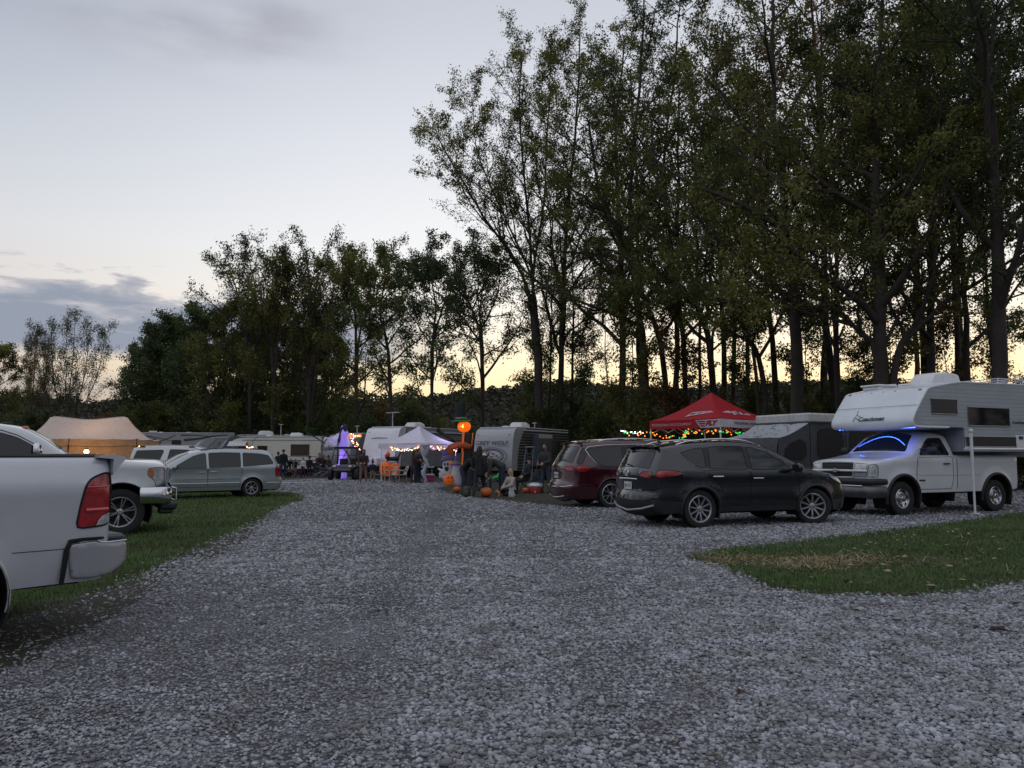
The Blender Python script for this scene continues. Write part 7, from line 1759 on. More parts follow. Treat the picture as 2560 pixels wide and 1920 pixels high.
def tall_figure():
    Y = 36.5; t = empty('inflatable_scarecrow', P2(1167, Y), 0, 'towering inflatable pumpkin headed figure in black robe and tall black hat', 'inflatable')
    rb = MB(); n = 20; vs = []; Z = [(0,.46),(.25,.43),(.8,.36),(1.4,.33),(1.9,.34),(2.3,.33),(2.52,.22)]
    for i, (z, r) in enumerate(Z):
        for j in range(n): a = 2*pi*j/n; vs.append((.10-.03*z+r*.82*cos(a)*(1+.06*sin(5*a)), r*.8*sin(a), z))
    rb.add(vs, [(i*n+j, i*n+(j+1)%n, (i+1)*n+(j+1)%n, (i+1)*n+j) for i in range(len(Z)-1) for j in range(n)]); rb.build('robe', INFK, t, smooth=180)
    mb = MB(); lobed(mb, (-.14,0,2.80), .315, .28); hd = mb.build('pumpkin_head', mat('lit pumpkin skin', (.9,.16,.01), .5, emit=(1,.15,.005), estr=.75), t, smooth=180)
    MB().ball((-.18,-.29,2.80),(.05,.03,.05),8).tube([(-.28,-.30,2.80),(-.08,-.30,2.80)],.012,4).tube([(-.18,-.30,2.72),(-.18,-.30,2.90)],.012,4).build('inner_lamp', glow('pumpkin lamp', (1.0,.48,.08), 5), hd)
    mb = MB(); mb.lathe([(0,3.00),(.40,3.02),(.44,3.06),(.40,3.10),(.25,3.13),(.25,3.2),(.25,3.6),(.28,3.88),(.26,3.95),(0,3.96)], 24, M=Matrix.Translation((-.12,0,0))@Matrix.Rotation(radians(-3),4,'Y')); hat = mb.build('top_hat', mat('black teal felt', (.012,.022,.024), .7), t, smooth=60)
    MB().lathe([(.262,3.14),(.28,3.16),(.28,3.22),(.262,3.24)], 24, M=Matrix.Translation((-.12,0,0))@Matrix.Rotation(radians(-3),4,'Y')).build('hat_band', INFG, hat)
    MB().lathe([(.40,3.03),(.455,3.045),(.455,3.075),(.41,3.09)], 24, M=Matrix.Translation((-.12,0,0))@Matrix.Rotation(radians(-3),4,'Y')).build('brim_band', INFG, hat)
    def arm(mb):
        capsule(mb, (.12,-.25,1.86), (-.30,-.45,1.90), .13, .12); capsule(mb, (-.30,-.45,1.90), (-.70,-.55,1.74), .12, .08)
        capsule(mb, (.0,-.15,2.0), (-.45,-.35,1.98), .11, .10); capsule(mb, (-.45,-.35,1.98), (-.82,-.45,1.86), .10, .07)
    remesh_union('arms', arm, RUST, t, .03)
    mb = MB()
    for (bx, by, bz) in ((-.72,-.56,1.70),(-.82,-.46,1.84)):
        for j in range(5):
            a = -2.6+j*.42; p = Vector((bx,by,bz)); q = p+Vector((.17*cos(a)*(1 if j else .7), -.03, .17*sin(a))); r_ = q+Vector((.05*cos(a-.5), -.02, .10*sin(a-.5)-.04)); mb.tube([p,q,r_],[.045,.032,.012],6)
    mb.build('hands', RUST, t, smooth=60)
    mb = MB()
    for x, z0, z1, w in ((-.20,1.55,2.52,.05),(-.22,.55,1.62,.028),(.24,1.9,2.5,.02)): mb.tube([(x,-.30,z0),(x+.02,-.31,(z0+z1)/2),(x+.05,-.26,z1)], [w*.6,w,w*1.3], 6)
    mb.build('orange_streamers', mat('lit orange trim', (.8,.16,.03), .6, emit=(1,.25,.05), estr=.16), t, smooth=60)
    MB().ball((.10,-.40,.92),.035,8).build('spot_lamp', GWm, t)
    MB().tube([(-.45,.1,2.05),(-1.0,.3,2.35),(-1.35,.4,2.62)],[.05,.06,.09],8).ball((-1.40,.42,2.65),.12).build('boom', INFK, t, smooth=60)
tall_figure()
def hat_ghost():
    Y = 37.6; t = empty('inflatable_ghost', P2(1117, Y), radians(-8), 'smiling inflatable ghost wearing a purple top hat', 'inflatable')
    def body(mb):
        capsule(mb, (.05,0,1.02), (.05,0,.72), .27, .25, 16); capsule(mb, (.05,0,.72), (.12,0,.18), .26, .22, 16); capsule(mb, (-.15,0,.62), (-.42,-.02,.80), .12, .05)
        for i, x in enumerate((-.34,-.24,-.14)): capsule(mb, (x,0,.55), (x-.03,0,.34-.04*i), .07, .02)
    remesh_union('body', body, INFW, t, .025)
    M = Matrix.Translation((.0,0,1.22))@Matrix.Rotation(radians(-10),4,'Y'); h = MB().lathe([(0,-.02),(.30,0),(.34,.03),(.30,.07),(.19,.09),(.19,.2),(.215,.50),(.19,.54),(0,.55)],20,M=M).build('top_hat', INFP, t, smooth=50); MB().lathe([(.20,.09),(.225,.11),(.225,.18),(.205,.20)],20,M=M).build('hat_band', INFGR, h)
    mb = MB(); mb.ball((-.05,-.262,1.02),(.045,.02,.085),10).ball((.10,-.27,1.03),(.045,.02,.085),10); mb.build('eyes', INFK, t)
    mb = MB(); mb.add([(-.06,-.275,.88),(.15,-.275,.90),(.14,-.285,.76),(.10,-.285,.68),(.01,-.285,.68),(-.04,-.285,.75)],[(0,1,2,3,4,5)]); mb.build('mouth', INFK, t, smooth=None)
    MB().add([(-.07,-.29,.56),(.02,-.30,.52),(.11,-.29,.57),(.11,-.29,.48),(.02,-.30,.50),(-.07,-.29,.47)],[(0,1,4,5),(1,2,3,4)]).build('bow_tie', INFG, t, smooth=None)
def witch_ghost():
    t = empty('inflatable_ghost', P2(1141, 37.3), 0, 'plain white inflatable ghost wearing a pointed purple witch hat', 'inflatable')
    remesh_union('body', lambda mb: (capsule(mb, (0,0,.86), (0,0,.5), .21, .24, 16), capsule(mb, (0,0,.5), (.02,0,.14), .24, .27, 16)), INFW, t, .025)
    h = MB().lathe([(0,1.0),(.28,.98),(.31,1.01),(.28,1.04),(.15,1.07),(.12,1.2),(.05,1.42),(.0,1.50)],20).build('witch_hat', INFP, t, smooth=50); MB().lathe([(.16,1.05),(.175,1.07),(.165,1.13),(.14,1.15)],20).build('hat_band', INFG, h)
    MB().ball((-.28,.1,1.05),(.09,.07,.14),8).build('orange_bow', INFO, t)
def small_jack():
    t = empty('inflatable_pumpkin', P2(1122, 37.0), radians(20), 'upright inflatable jack o lantern at the feet of the hatted ghost', 'inflatable'); mb = MB(); lobed(mb, (0,0,.27), .25, .29, flat=.95); mb.build('skin', INFO, t, smooth=180); jack_face(t, (0,0,.30), .25, .55); MB().tube([(0,0,.52),(.03,0,.62)],[.03,.02],6).build('stem', INFG, t)
hat_ghost(); witch_ghost(); small_jack()
def big_jacks():
    for u, Y, lb, rz, s_ in ((963,47.2,'big orange inflatable jack o lantern facing front, left of a pair',0,1.0),(987,48.0,'big orange inflatable jack o lantern turned right, behind the plastic chairs',.7,.9)):
        t = empty('inflatable_pumpkin', P2(u, Y), rz, lb, 'inflatable', None, s_); mb = MB(); lobed(mb, (0,0,.60), .37, .50, flat=.95); mb.build('skin', INFO, t, smooth=180); jack_face(t, (0,0,.62), .38, .8); MB().lathe([(0,0),(.2,0),(.2,.12),(.1,.2),(0,.2)],12).build('blower_base', INFK, t)
    t = empty('inflatable_cat', (at(975,47.5).x, 47.5, 1.08), 0, 'black inflatable cat in an orange witch hat above the pumpkins', 'inflatable')
    remesh_union('body', lambda mb: (capsule(mb,(-.12,0,.14),(.42,0,.16),.12,.15), mb.ball((-.18,-.05,.26),.15), capsule(mb,(.45,0,.16),(.66,0,.62),.07,.05), capsule(mb,(.66,0,.62),(.56,0,.84),.05,.04), capsule(mb,(-.15,-.05,.1),(-.2,-.1,-.1),.05,.05), capsule(mb,(.4,0,.1),(.5,-.1,-.1),.06,.05)), INFK, t, .025)
    h = MB().lathe([(0,.36),(.20,.36),(.22,.38),(.12,.42),(.08,.55),(0,.72)],16,M=Matrix.Translation((-.14,-.03,0))).build('witch_hat', INFO, t, smooth=50); MB().lathe([(.125,.41),(.135,.43),(.12,.47)],16,M=Matrix.Translation((-.14,-.03,0))).build('hat_band', INFK, h)
    for x in (-.30,-.04): MB().lathe([(.04,.33),(0,.45)],6,M=Matrix.Translation((x,-.03,0))).build('ear', INFK, t)
    MB().ball((-.22,-.19,.28),.02,6).ball((-.13,-.19,.28),.02,6).build('eyes', INFO, t)
big_jacks()
def purple_ghost():
    Y = 48.4; t = empty('inflatable_ghost', P2(856, Y), 0, 'tall purple lit ghost woman with dark hair and outstretched sheet arm', 'inflatable')
    PL = mat('purple lit cloth', (.45,.34,.85), .6, emit=(.34,.22,1.0), estr=.34); PL2 = mat('pale drape cloth', (.55,.55,.68), .7, emit=(.5,.45,.9), estr=.22)
    def body(mb):
        capsule(mb,(.02,0,3.15),(.05,0,2.75),.19,.25,14); capsule(mb,(.05,0,2.75),(.04,0,1.9),.30,.24,14); capsule(mb,(.04,0,1.9),(-.02,0,.1),.24,.29,14)
    remesh_union('body', body, PL, t, .035)
    vs = []; n = 10
    for i in range(n+1):
        f = i/n; x = -.12-.98*f; zt = 2.95-.42*sin(f*pi*.55)+.02*sin(9*f); zb = 2.25-.2*f+.14*sin(f*11)
        if f > .75: zb = 2.45+.3*(f-.75)
        for j in range(5): q = j/4; vs.append((x, -.05+.10*sin(f*6+q*5), zt+(zb-zt)*q))
    V = vs+[(x, y+.05, z) for x, y, z in vs]; m = len(vs); fs = [(i*5+j,(i+1)*5+j,(i+1)*5+j+1,i*5+j+1) for i in range(n) for j in range(4)]; fs += [tuple(m+k for k in reversed(f)) for f in fs]
    mesh_obj('sheet_arm', V, fs, PL2, t, smooth=60)
    mb = MB()
    for j in range(4): mb.tube([(-1.05,0,2.55),(-1.17,-.02,2.51-.03*j),(-1.20,-.03,2.43-.04*j)], [.04,.03,.01], 5)
    mb.build('hand', PL2, t)
    hair = mat('dark violet hair', (.035,.03,.09), .8, bump=.01, bscale=20)
    def hr(mb):
        capsule(mb,(.10,-.06,3.22),(.12,-.10,2.9),.17,.13); capsule(mb,(-.08,-.16,3.15),(-.22,-.24,2.3),.07,.09); capsule(mb,(-.22,-.24,2.4),(-.30,-.22,1.95),.09,.02); capsule(mb,(.12,-.12,3.0),(.2,-.1,2.7),.1,.03)
    remesh_union('hair', hr, hair, t, .03); MB().tube([(-.16,-.30,1.85),(.16,-.32,1.86)], .035, 6).build('belt', INFK, t)
    remesh_union('arm', lambda mb: (capsule(mb,(.24,-.1,2.6),(.42,-.2,2.15),.10,.08), capsule(mb,(.42,-.2,2.15),(.30,-.3,1.9),.09,.06)), PL2, t, .03)
    pl = bpy.data.lights.new('ghost_glow', 'POINT'); pl.energy = 20; pl.color = (.4,.2,1); pl.shadow_soft_size = .2; lo = bpy.data.objects.new('ghost_glow', pl); COL.objects.link(lo); lo.parent = t; lo.location = (-.2,-.6,1.0)
purple_ghost()
# ------------------------------------------------------------------ side by side buggy
def buggy():
    t = empty('utility_buggy', P2(868, 46.2), radians(-90), 'black off-road buggy with roll cage parked before the purple ghost', 'buggy'); m = BLACKMETAL; W = .82
    remesh_union('body', lambda mb: (mb.box((.9,0,.70),(1.0,1.3,.42),bev=.12), mb.box((-.2,0,.62),(1.6,1.4,.30),bev=.1), mb.box((-1.0,0,.80),(.9,1.2,.34),bev=.08), mb.box((1.35,0,.55),(.25,1.0,.2),bev=.06)), mat('dark buggy panels', (.02,.02,.024), .35, coat=.5), t, .04)
    mb = MB()
    for y in (W,-W): mb.tube([(.75,y,.9),(.35,y*.86,1.86),(-.55,y*.86,1.90),(-.95,y,.95)], .032, 8); mb.tube([(-.45,y*.9,.8),(-.45,y*.86,1.88)], .028, 6)
    for x, z in ((.35,1.86),(-.55,1.90),(-.1,1.89)): mb.tube([(x,-W*.86,z),(x,W*.86,z)], .035, 8)
    mb.tube([(.52,-W*.9,1.45),(.52,W*.9,1.45)], .018, 6); mb.tube([(-.55,-W*.5,1.9),(-.9,W*.2,1.0)], .025, 6); mb.tube([(.37,-.05,1.84),(.6,.35,1.0)], .025, 6); mb.tube([(.37,.1,1.84),(.6,-.3,1.0)], .02, 6); mb.build('roll_cage', m, t)
    MB().box((-.1,0,1.93),(1.0,1.4,.05),bev=.02).build('roof_panel', INFK, t)
    for y in (.55,-.55): MB().box((-.45,y*.6,.95),(.15,.5,.6),bev=.05).box((-.2,y*.6,.72),(.5,.5,.15),bev=.05).build('seat', TRIM, t)
    for x in (1.0,-.95):
        for y in (.75,-.75):
            MB().lathe([(0,-.11),(.16,-.12),(.29,-.12),(.325,-.08),(.325,.08),(.29,.12),(.16,.12),(0,.11)],24,axis='Y',M=Matrix.Translation((x,y,.325))).build('wheel', RUBBER, t)
    for y in (.45,-.45): MB().ball((1.42,y,.80),(.04,.11,.07),10).build('headlight', WHITELENS, t)
    MB().tube([(.55,-.35,1.0),(.4,-.35,1.1)],.012,6).build('steering_column', m, t)
buggy()
# ------------------------------------------------------------------ chairs, coolers, small things
PLAS = mat('weathered white plastic', (.42,.38,.36), .5)
def plastic_chair(u, Y, rz, label):
    t = empty('plastic_chair', P2(u, Y), rz, label, 'chair', 'white plastic garden chairs')
    MB().box((0,0,.42),(.44,.42,.025),bev=.012).build('seat', PLAS, t)
    vs = []; n = 9
    for i in range(6):
        f = i/5
        for j in range(n): q = j/(n-1)*2-1; w = (.21+.03*f)*(1 if f < .7 else sqrt(max(.1,1-((f-.7)/.42)**2))); vs.append((w*q, .20+.16*f+.05*(1-q*q)*1, .44+.44*f))
    o = mesh_obj('backrest', vs, [(i*n+j,i*n+j+1,(i+1)*n+j+1,(i+1)*n+j) for i in range(5) for j in range(n-1) if (j % 2 == 0 or i in (0,4))], PLAS, t, smooth=60)
    for sx in (-1,1):
        MB().tube([(sx*.24,.24,.66),(sx*.27,.0,.665),(sx*.26,-.2,.64),(sx*.24,-.22,.42)],[.018,.024,.024,.018],6).build('armrest', PLAS, t)
        for sy in (-1,1): MB().tube([(sx*.20,sy*.18,.42),(sx*.245,sy*.24,0)],[.022,.016],6).build('leg', PLAS, t)
plastic_chair(976, 40.2, radians(-50), 'white plastic garden chair, left of the two by the orange pumpkin'); plastic_chair(1003, 40.8, radians(-60), 'white plastic garden chair, right of the two, beside the standing couple')
def lounge_chair(u, Y, rz, label):
    t = empty('folding_lounger', P2(u, Y), rz, label, 'chair'); m = mat('chair frame', (.12,.12,.13), .4); c = mat('grey mesh sling', (.06,.065,.07), .8)
    def sl(a, b, w=.27):
        a = Vector(a); b = Vector(b); MB().add([a+Vector((0,-w,0)),a+Vector((0,w,0)),b+Vector((0,w,0)),b+Vector((0,-w,0))],[(0,1,2,3)]).build('sling', c, t)
    sl((.25,0,.42),(-.30,0,.40)); sl((-.30,0,.40),(-.62,0,1.12)); sl((.25,0,.42),(.75,0,.18))
    mb = MB()
    for y in (-.28,.28): mb.tube([(.78,y,.16),(.25,y,.43),(-.30,y,.41),(-.64,y,1.15)],.016,6); mb.tube([(.35,y,.60),(-.35,y,.62)],.018,6); mb.tube([(.35,y,.60),(-.25,y,0)],.014,6); mb.tube([(-.38,y,.6),(.45,y,0)],.014,6)
    for x, z in ((.78,.16),(-.64,1.15),(-.25,.02),(.45,.02)): mb.tube([(x,-.28,z),(x,.28,z)],.014,6)
    mb.build('frame', m, t)
lounge_chair(832, 49.0, radians(195), 'grey mesh folding lounger left of the buggy'); lounge_chair(815, 50.0, radians(205), 'second grey lounger beside the seated man')
def camp_chair(u, Y, rz, label, m=None):
    t = empty('camp_chair', P2(u, Y), rz, label, 'chair', 'folding camp chairs'); c = m or mat('navy chair fabric', (.02,.022,.03), .8)
    MB().add([(-.25,-.25,.42),(-.25,.25,.42),(0,.25,.39),(0,-.25,.39),(.25,.25,.44),(.25,-.25,.44)],[(0,1,2,3),(3,2,4,5)]).build('seat', c, t)
    MB().add([(-.25,-.26,.42),(-.25,.26,.42),(-.40,.26,.90),(-.40,-.26,.90)],[(0,1,2,3)]).build('backrest', c, t)
    mb = MB()
    for y in (-.27,.27): mb.tube([(-.30,y,0),(.28,y,.45),(.28,y,.62)],.011,6); mb.tube([(.30,y,0),(-.25,y,.42),(-.42,y,.92)],.011,6); mb.box((.0,y,.62),(.56,.07,.015))
    mb.tube([(.28,-.27,0),(.28,.27,.42)],.01,5); mb.tube([(-.28,-.27,0),(-.28,.27,.42)],.01,5); mb.build('frame', BLACKMETAL, t)
    return t
def pumpkin(u, v, r, label):
    g = ground(u, v); t = empty('pumpkin', g, random.uniform(0,6), label, 'pumpkin', 'pumpkins on the ground'); mb = MB(); lobed(mb, (0,0,r*.82), r, r*.86, 9, .12); mb.build('rind', mat('pumpkin rind', (.50,.115,.035), .5, var=.2, vscale=4), t, smooth=180); MB().tube([(0,0,r*1.5),(.02,0,r*1.85)],[.03,.02],6).build('stem', mat('dry stem', (.09,.08,.04), .9), t)
pumpkin(1143, 1232, .15, 'pumpkin half hidden beside the leg of the bending person'); pumpkin(1216, 1243, .21, 'largest pumpkin on the grass before the stroller'); pumpkin(1246, 1237, .12, 'small pumpkin left of the kneeling blonde woman'); pumpkin(1314, 1233, .13, 'round pumpkin left of the red drink cooler')
def bucket(u, v, label):
    t = empty('trick_or_treat_bucket', ground(u, v), 0, label, 'bucket'); MB().lathe([(0,.0),(.12,.0),(.17,.10),(.17,.20),(.12,.28),(.11,.27),(.15,.19),(.15,.1),(.10,.02)],20).build('pail', INFO, t, smooth=60); MB().tube([(.13*cos(a),0,.27+.14*sin(a)) for a in np.linspace(0,pi,10)],.012,5).build('handle', WHITE, t)
bucket(892, 1196, 'orange pumpkin pail on the ground beside the hooded person'); bucket(716.5, 1178, 'orange pumpkin bucket left of the small girl')
def drink_cooler(u, v):
    t = empty('drink_cooler', ground(u, v), 0, 'low red drink cooler with white lid by the standing bearded man', 'cooler'); MB().lathe([(0,0),(.21,0),(.23,.02),(.235,.26),(.22,.28),(0,.28)],28).build('tub', mat('red plastic', (.30,.015,.012), .4), t, smooth=40)
    MB().lathe([(.245,.27),(.25,.30),(.24,.33),(.16,.37),(0,.375)],28).build('lid', WHITE, t, smooth=50); MB().tube([(-.25,0,.24),(-.30,0,.34),(-.1,-.2,.40),(.1,-.2,.40),(.30,0,.34),(.25,0,.24)],.012,6).build('handle', WHITE, t); MB().tube([(0,-.23,.08),(0,-.29,.07),(0,-.29,.04)],.018,6).build('spigot', WHITE, t)
drink_cooler(1337, 1233)
def chest_cooler(u, v):
    t = empty('chest_cooler', ground(u, v), radians(5), 'pink chest cooler with white lid beside the white canopy leg', 'cooler'); MB().box((0,0,.17),(.46,.30,.34),bev=.03).build('chest', mat('magenta plastic', (.28,.03,.11), .4), t); MB().box((0,0,.37),(.49,.33,.06),bev=.025).build('lid', WHITE, t); MB().tube([(-.24,0,.28),(-.29,0,.30),(-.29,0,.22)],.012,5).tube([(.24,0,.28),(.29,0,.30),(.29,0,.22)],.012,5).build('handle', WHITE, t)
chest_cooler(1075, 1203)
def bag(u, v, s_, label):
    t = empty('plastic_bag', ground(u, v), 0, label, 'bag'); r = random.Random(int(u)); n = 16; vs = []
    for i in range(7):
        z = s_*i/6; w = s_*(.42,.46,.44,.40,.36,.30,.32)[i]
        for j in range(n): a = 2*pi*j/n; q = w*(1+.12*sin(3*a+i)+r.uniform(-.05,.05)); vs.append((q*cos(a), q*.6*sin(a), z+(.05*s_*sin(4*a) if i > 4 else 0)))
    mesh_obj('sack', vs, [(i*n+j,i*n+(j+1)%n,(i+1)*n+(j+1)%n,(i+1)*n+j) for i in range(6) for j in range(n)]+[tuple(reversed(range(n)))], mat('white bag film', (.55,.58,.62), .45, transl=.2), t, smooth=40)
    MB().tube([(-s_*.25,0,s_),(-s_*.2,0,s_*1.25),(-s_*.05,0,s_)],.012,4).tube([(s_*.05,0,s_),(s_*.2,0,s_*1.25),(s_*.25,0,s_)],.012,4).build('handle', WHITE, t)
bag(1279, 1242, .26, 'white paper bag in front of the sitting blonde woman'); bag(862, 1192, .34, 'white plastic bag on the ground left of the pumpkin pail')
def cup(u, v):
    t = empty('cup', ground(u, v), 0, 'tan paper cup standing on the grass by the small pumpkin', 'cup'); MB().lathe([(0,0),(.032,0),(.045,.17),(.04,.17),(.0,.16)],16).build('sleeve', mat('tan card', (.45,.33,.22), .7), t); MB().lathe([(.047,.165),(.047,.18),(0,.182)],16).build('lid', WHITE, t)
cup(1247, 1241)
def ladder():
    t = empty('step_ladder', P2(1325, 37), radians(-25), 'open blue grey step ladder behind the seated man in black', 'ladder'); m = mat('blue grey ladder rails', (.10,.13,.17), .5)
    for sd in (-1,1):
        MB().tube([(sd*.18,0,1.82),(sd*.27,-.50,0)],.028,5).build('front_rail', m, t); MB().tube([(sd*.17,.03,1.80),(sd*.25,.62,0)],.02,5).build('rear_rail', m, t)
    for i in range(5): f = (i+1)/6; MB().box((0,-.50*(1-f),1.82*f),(.38+.16*(1-f),.09,.025)).build('step', m, t)
    MB().box((0,.0,1.84),(.46,.22,.05),bev=.01).build('top_cap', mat('grey cap', (.25,.26,.28), .5), t)
ladder()
def stroller():
    t = empty('stroller', P2(1226, 31.6), radians(25), 'black stroller with large wheels and green blanket among the standing people', 'stroller'); m = BLACKMETAL
    vs = []; n = 8
    for i in range(9):
        a = radians(20+i*17)
        for j in range(n): q = j/(n-1)*2-1; vs.append((-.25+.36*cos(a), q*.27, .80+.36*sin(a)))
    MB().add(vs,[(i*n+j,i*n+j+1,(i+1)*n+j+1,(i+1)*n+j) for i in range(8) for j in range(n-1)]).build('hood', mat('black stroller cloth', (.012,.012,.014), .8), t, smooth=60)
    MB().add([(-.5,-.25,.95),(-.5,.25,.95),(-.2,.25,.42),(-.2,-.25,.42),(.25,.25,.42),(.25,-.25,.42),(.55,.25,.30),(.55,-.25,.30)],[(0,1,2,3),(3,2,4,5),(5,4,6,7)]).build('seat', mat('black stroller cloth', (.012,.012,.014), .8), t)
    mb = MB()
    for y in (-.29,.29): mb.tube([(-1.0,y,1.02),(-.6,y,.85),(.45,y,.35),(.70,y,.20)],.014,6); mb.tube([(-.1,y,.6),(-.50,y,.22)],.014,6)
    mb.tube([(-1.0,-.29,1.02),(-1.0,.29,1.02)],.02,6); mb.tube([(-.5,-.29,.22),(-.5,.29,.22)],.012,6); mb.build('frame', METAL, t)
    for x, y, r in ((-.5,.33,.20),(-.5,-.33,.20),(.68,0,.13)): MB().tube([(x+r*cos(a), y, r+r*sin(a)) for a in np.linspace(0,2*pi,20)[:-1]],.022,6,closed=True).tube([(x-r,y,r),(x+r,y,r)],.006,4).tube([(x,y,0.02),(x,y,2*r)],.006,4).ball((x,y,r),.03,6).build('wheel', RUBBER, t)
    bl = empty('blanket', (at(1242,31.2).x, 31.2, .52), 0, 'bright green blanket bundled on the stroller', 'blanket')
    remesh_union('cloth', lambda mb: (mb.ball((0,0,.05),(.16,.12,.07)), mb.ball((.10,0,.13),(.10,.09,.10)), mb.ball((-.10,0,.0),(.10,.1,.05))), mat('bright green cloth', (.06,.42,.10), .7), bl, .02)
stroller()
def fold_table(u, Y, L, H, label, rz=0, m=None):
    t = empty('folding_table', P2(u, Y), rz, label, 'table'); MB().box((0,0,H),(L,.55,.04),bev=.01).build('tabletop', m or WHITE, t)
    for sx in (-1,1): MB().tube([(sx*L*.4,-.22,H),(sx*L*.42,-.25,0),(sx*L*.42,.25,0),(sx*L*.4,.22,H)],.014,6).build('leg', METAL, t)
fold_table(1060, 43.6, 1.1, .78, 'white folding table behind the twisted ghost streamer'); fold_table(947, 42.0, .62, .40, 'small low wire table beside the child in the pointed hat', m=mat('wire table top', (.16,.16,.16), .6))
# green backpack and pale hose line across the gravel
bp = empty('backpack', ground(1166, 1243), 0, 'olive backpack on the ground between the legs of two people', 'backpack'); remesh_union('pack', lambda mb: (mb.box((0,0,.20),(.28,.2,.38),bev=.08), mb.box((0,-.12,.13),(.2,.1,.2),bev=.04)), mat('olive pack cloth', (.05,.06,.045), .8), bp, .02); MB().tube([(-.06,0,.38),(0,0,.45),(.06,0,.38)],.012,5).build('handle', TRIM, bp)
a = ground(600, 1208); b = ground(760, 1209); c = ground(850, 1206)
tag(MB().tube([(a.x,a.y,.03),(b.x,b.y,.03),(c.x,c.y,.02)], .035, 6).build('pipe', mat('pale pipe', (.45,.45,.48), .5)), 'pale straight pipe lying across the gravel behind the silver minivan', 'pipe')
# ------------------------------------------------------------------ people
SKIN = mat('skin', (.36,.21,.15), .55, var=.08); SKIN2 = mat('pale skin', (.45,.29,.23), .55, var=.08)
def cloth(c, n): return mat('cloth '+n, c, .85, var=.14, vscale=5, bump=.006, bscale=14)
BLK = cloth((.012,.012,.014), 'black'); CHA = cloth((.035,.035,.038), 'charcoal'); NAV = cloth((.014,.018,.035), 'navy'); JEAN = cloth((.035,.055,.095), 'jeans'); DJEAN = cloth((.022,.032,.058), 'dark jeans')
OLV = cloth((.05,.05,.045), 'grey olive'); KHA = cloth((.20,.17,.13), 'khaki'); WHT = cloth((.55,.54,.58), 'white'); GRY = cloth((.20,.22,.27), 'blue grey'); CRM = cloth((.42,.38,.36), 'cream patterned'); MRN = cloth((.045,.018,.022), 'dark maroon'); PNK = cloth((.22,.12,.15), 'dusky pink'); LGY = cloth((.17,.16,.16), 'light grey')
HBR = mat('brown hair', (.035,.022,.016), .7, bump=.006, bscale=60); HBL = mat('blonde hair', (.42,.29,.15), .6, bump=.006, bscale=60); HBK = mat('black hair', (.010,.009,.009), .6, bump=.006, bscale=60); SHOE = mat('dark shoe', (.02,.018,.018), .6); WSHOE = mat('white shoe', (.5,.5,.52), .6)
def vdir(pitch, out=0, s=1):
    """pitch: 0 down, 90 forward (-y), 180 up; out: sideways degrees"""
    p = radians(pitch); o = radians(out); return Vector((s*sin(o), -sin(p)*cos(o), -cos(p)*cos(o)))
POSES = dict(
 stand=dict(lean=2, arms=((6,10,12,4),(4,12,14,2)), legs=((4,5,-3),(-3,6,-2))),
 front=dict(lean=3, arms=((18,12,72,-28),(16,12,70,-30)), legs=((3,5,-2),(-3,5,-3))),
 walk=dict(lean=6, arms=((-25,8,5,2),(30,8,55,0)), legs=((24,3,12),(-14,3,-38))),
 bend=dict(lean=62, arms=((20,6,32,0),(8,6,22,0)), legs=((10,6,-6),(2,6,-6))),
 bend2=dict(lean=48, arms=((40,6,60,0),(30,4,48,0)), legs=((14,5,-8),(-4,6,-10))),
 sit=dict(lean=8, arms=((22,14,70,-18),(20,14,66,-18)), legs=((84,9,4),(80,10,-4))),
 slouch=dict(lean=-14, arms=((14,16,60,-22),(16,14,62,-20)), legs=((86,12,14),(78,9,6))),
 kneel=dict(lean=10, arms=((24,14,62,-30),(30,12,72,-26)), legs=((96,22,-70),(78,12,-100))),
 low=dict(lean=14, arms=((34,10,70,-20),(30,10,70,-20)), legs=((118,16,-12),(112,14,-8))),
 carry=dict(lean=4, arms=((10,14,100,-20),(26,10,110,-24)), legs=((4,5,-3),(-3,6,-2))))
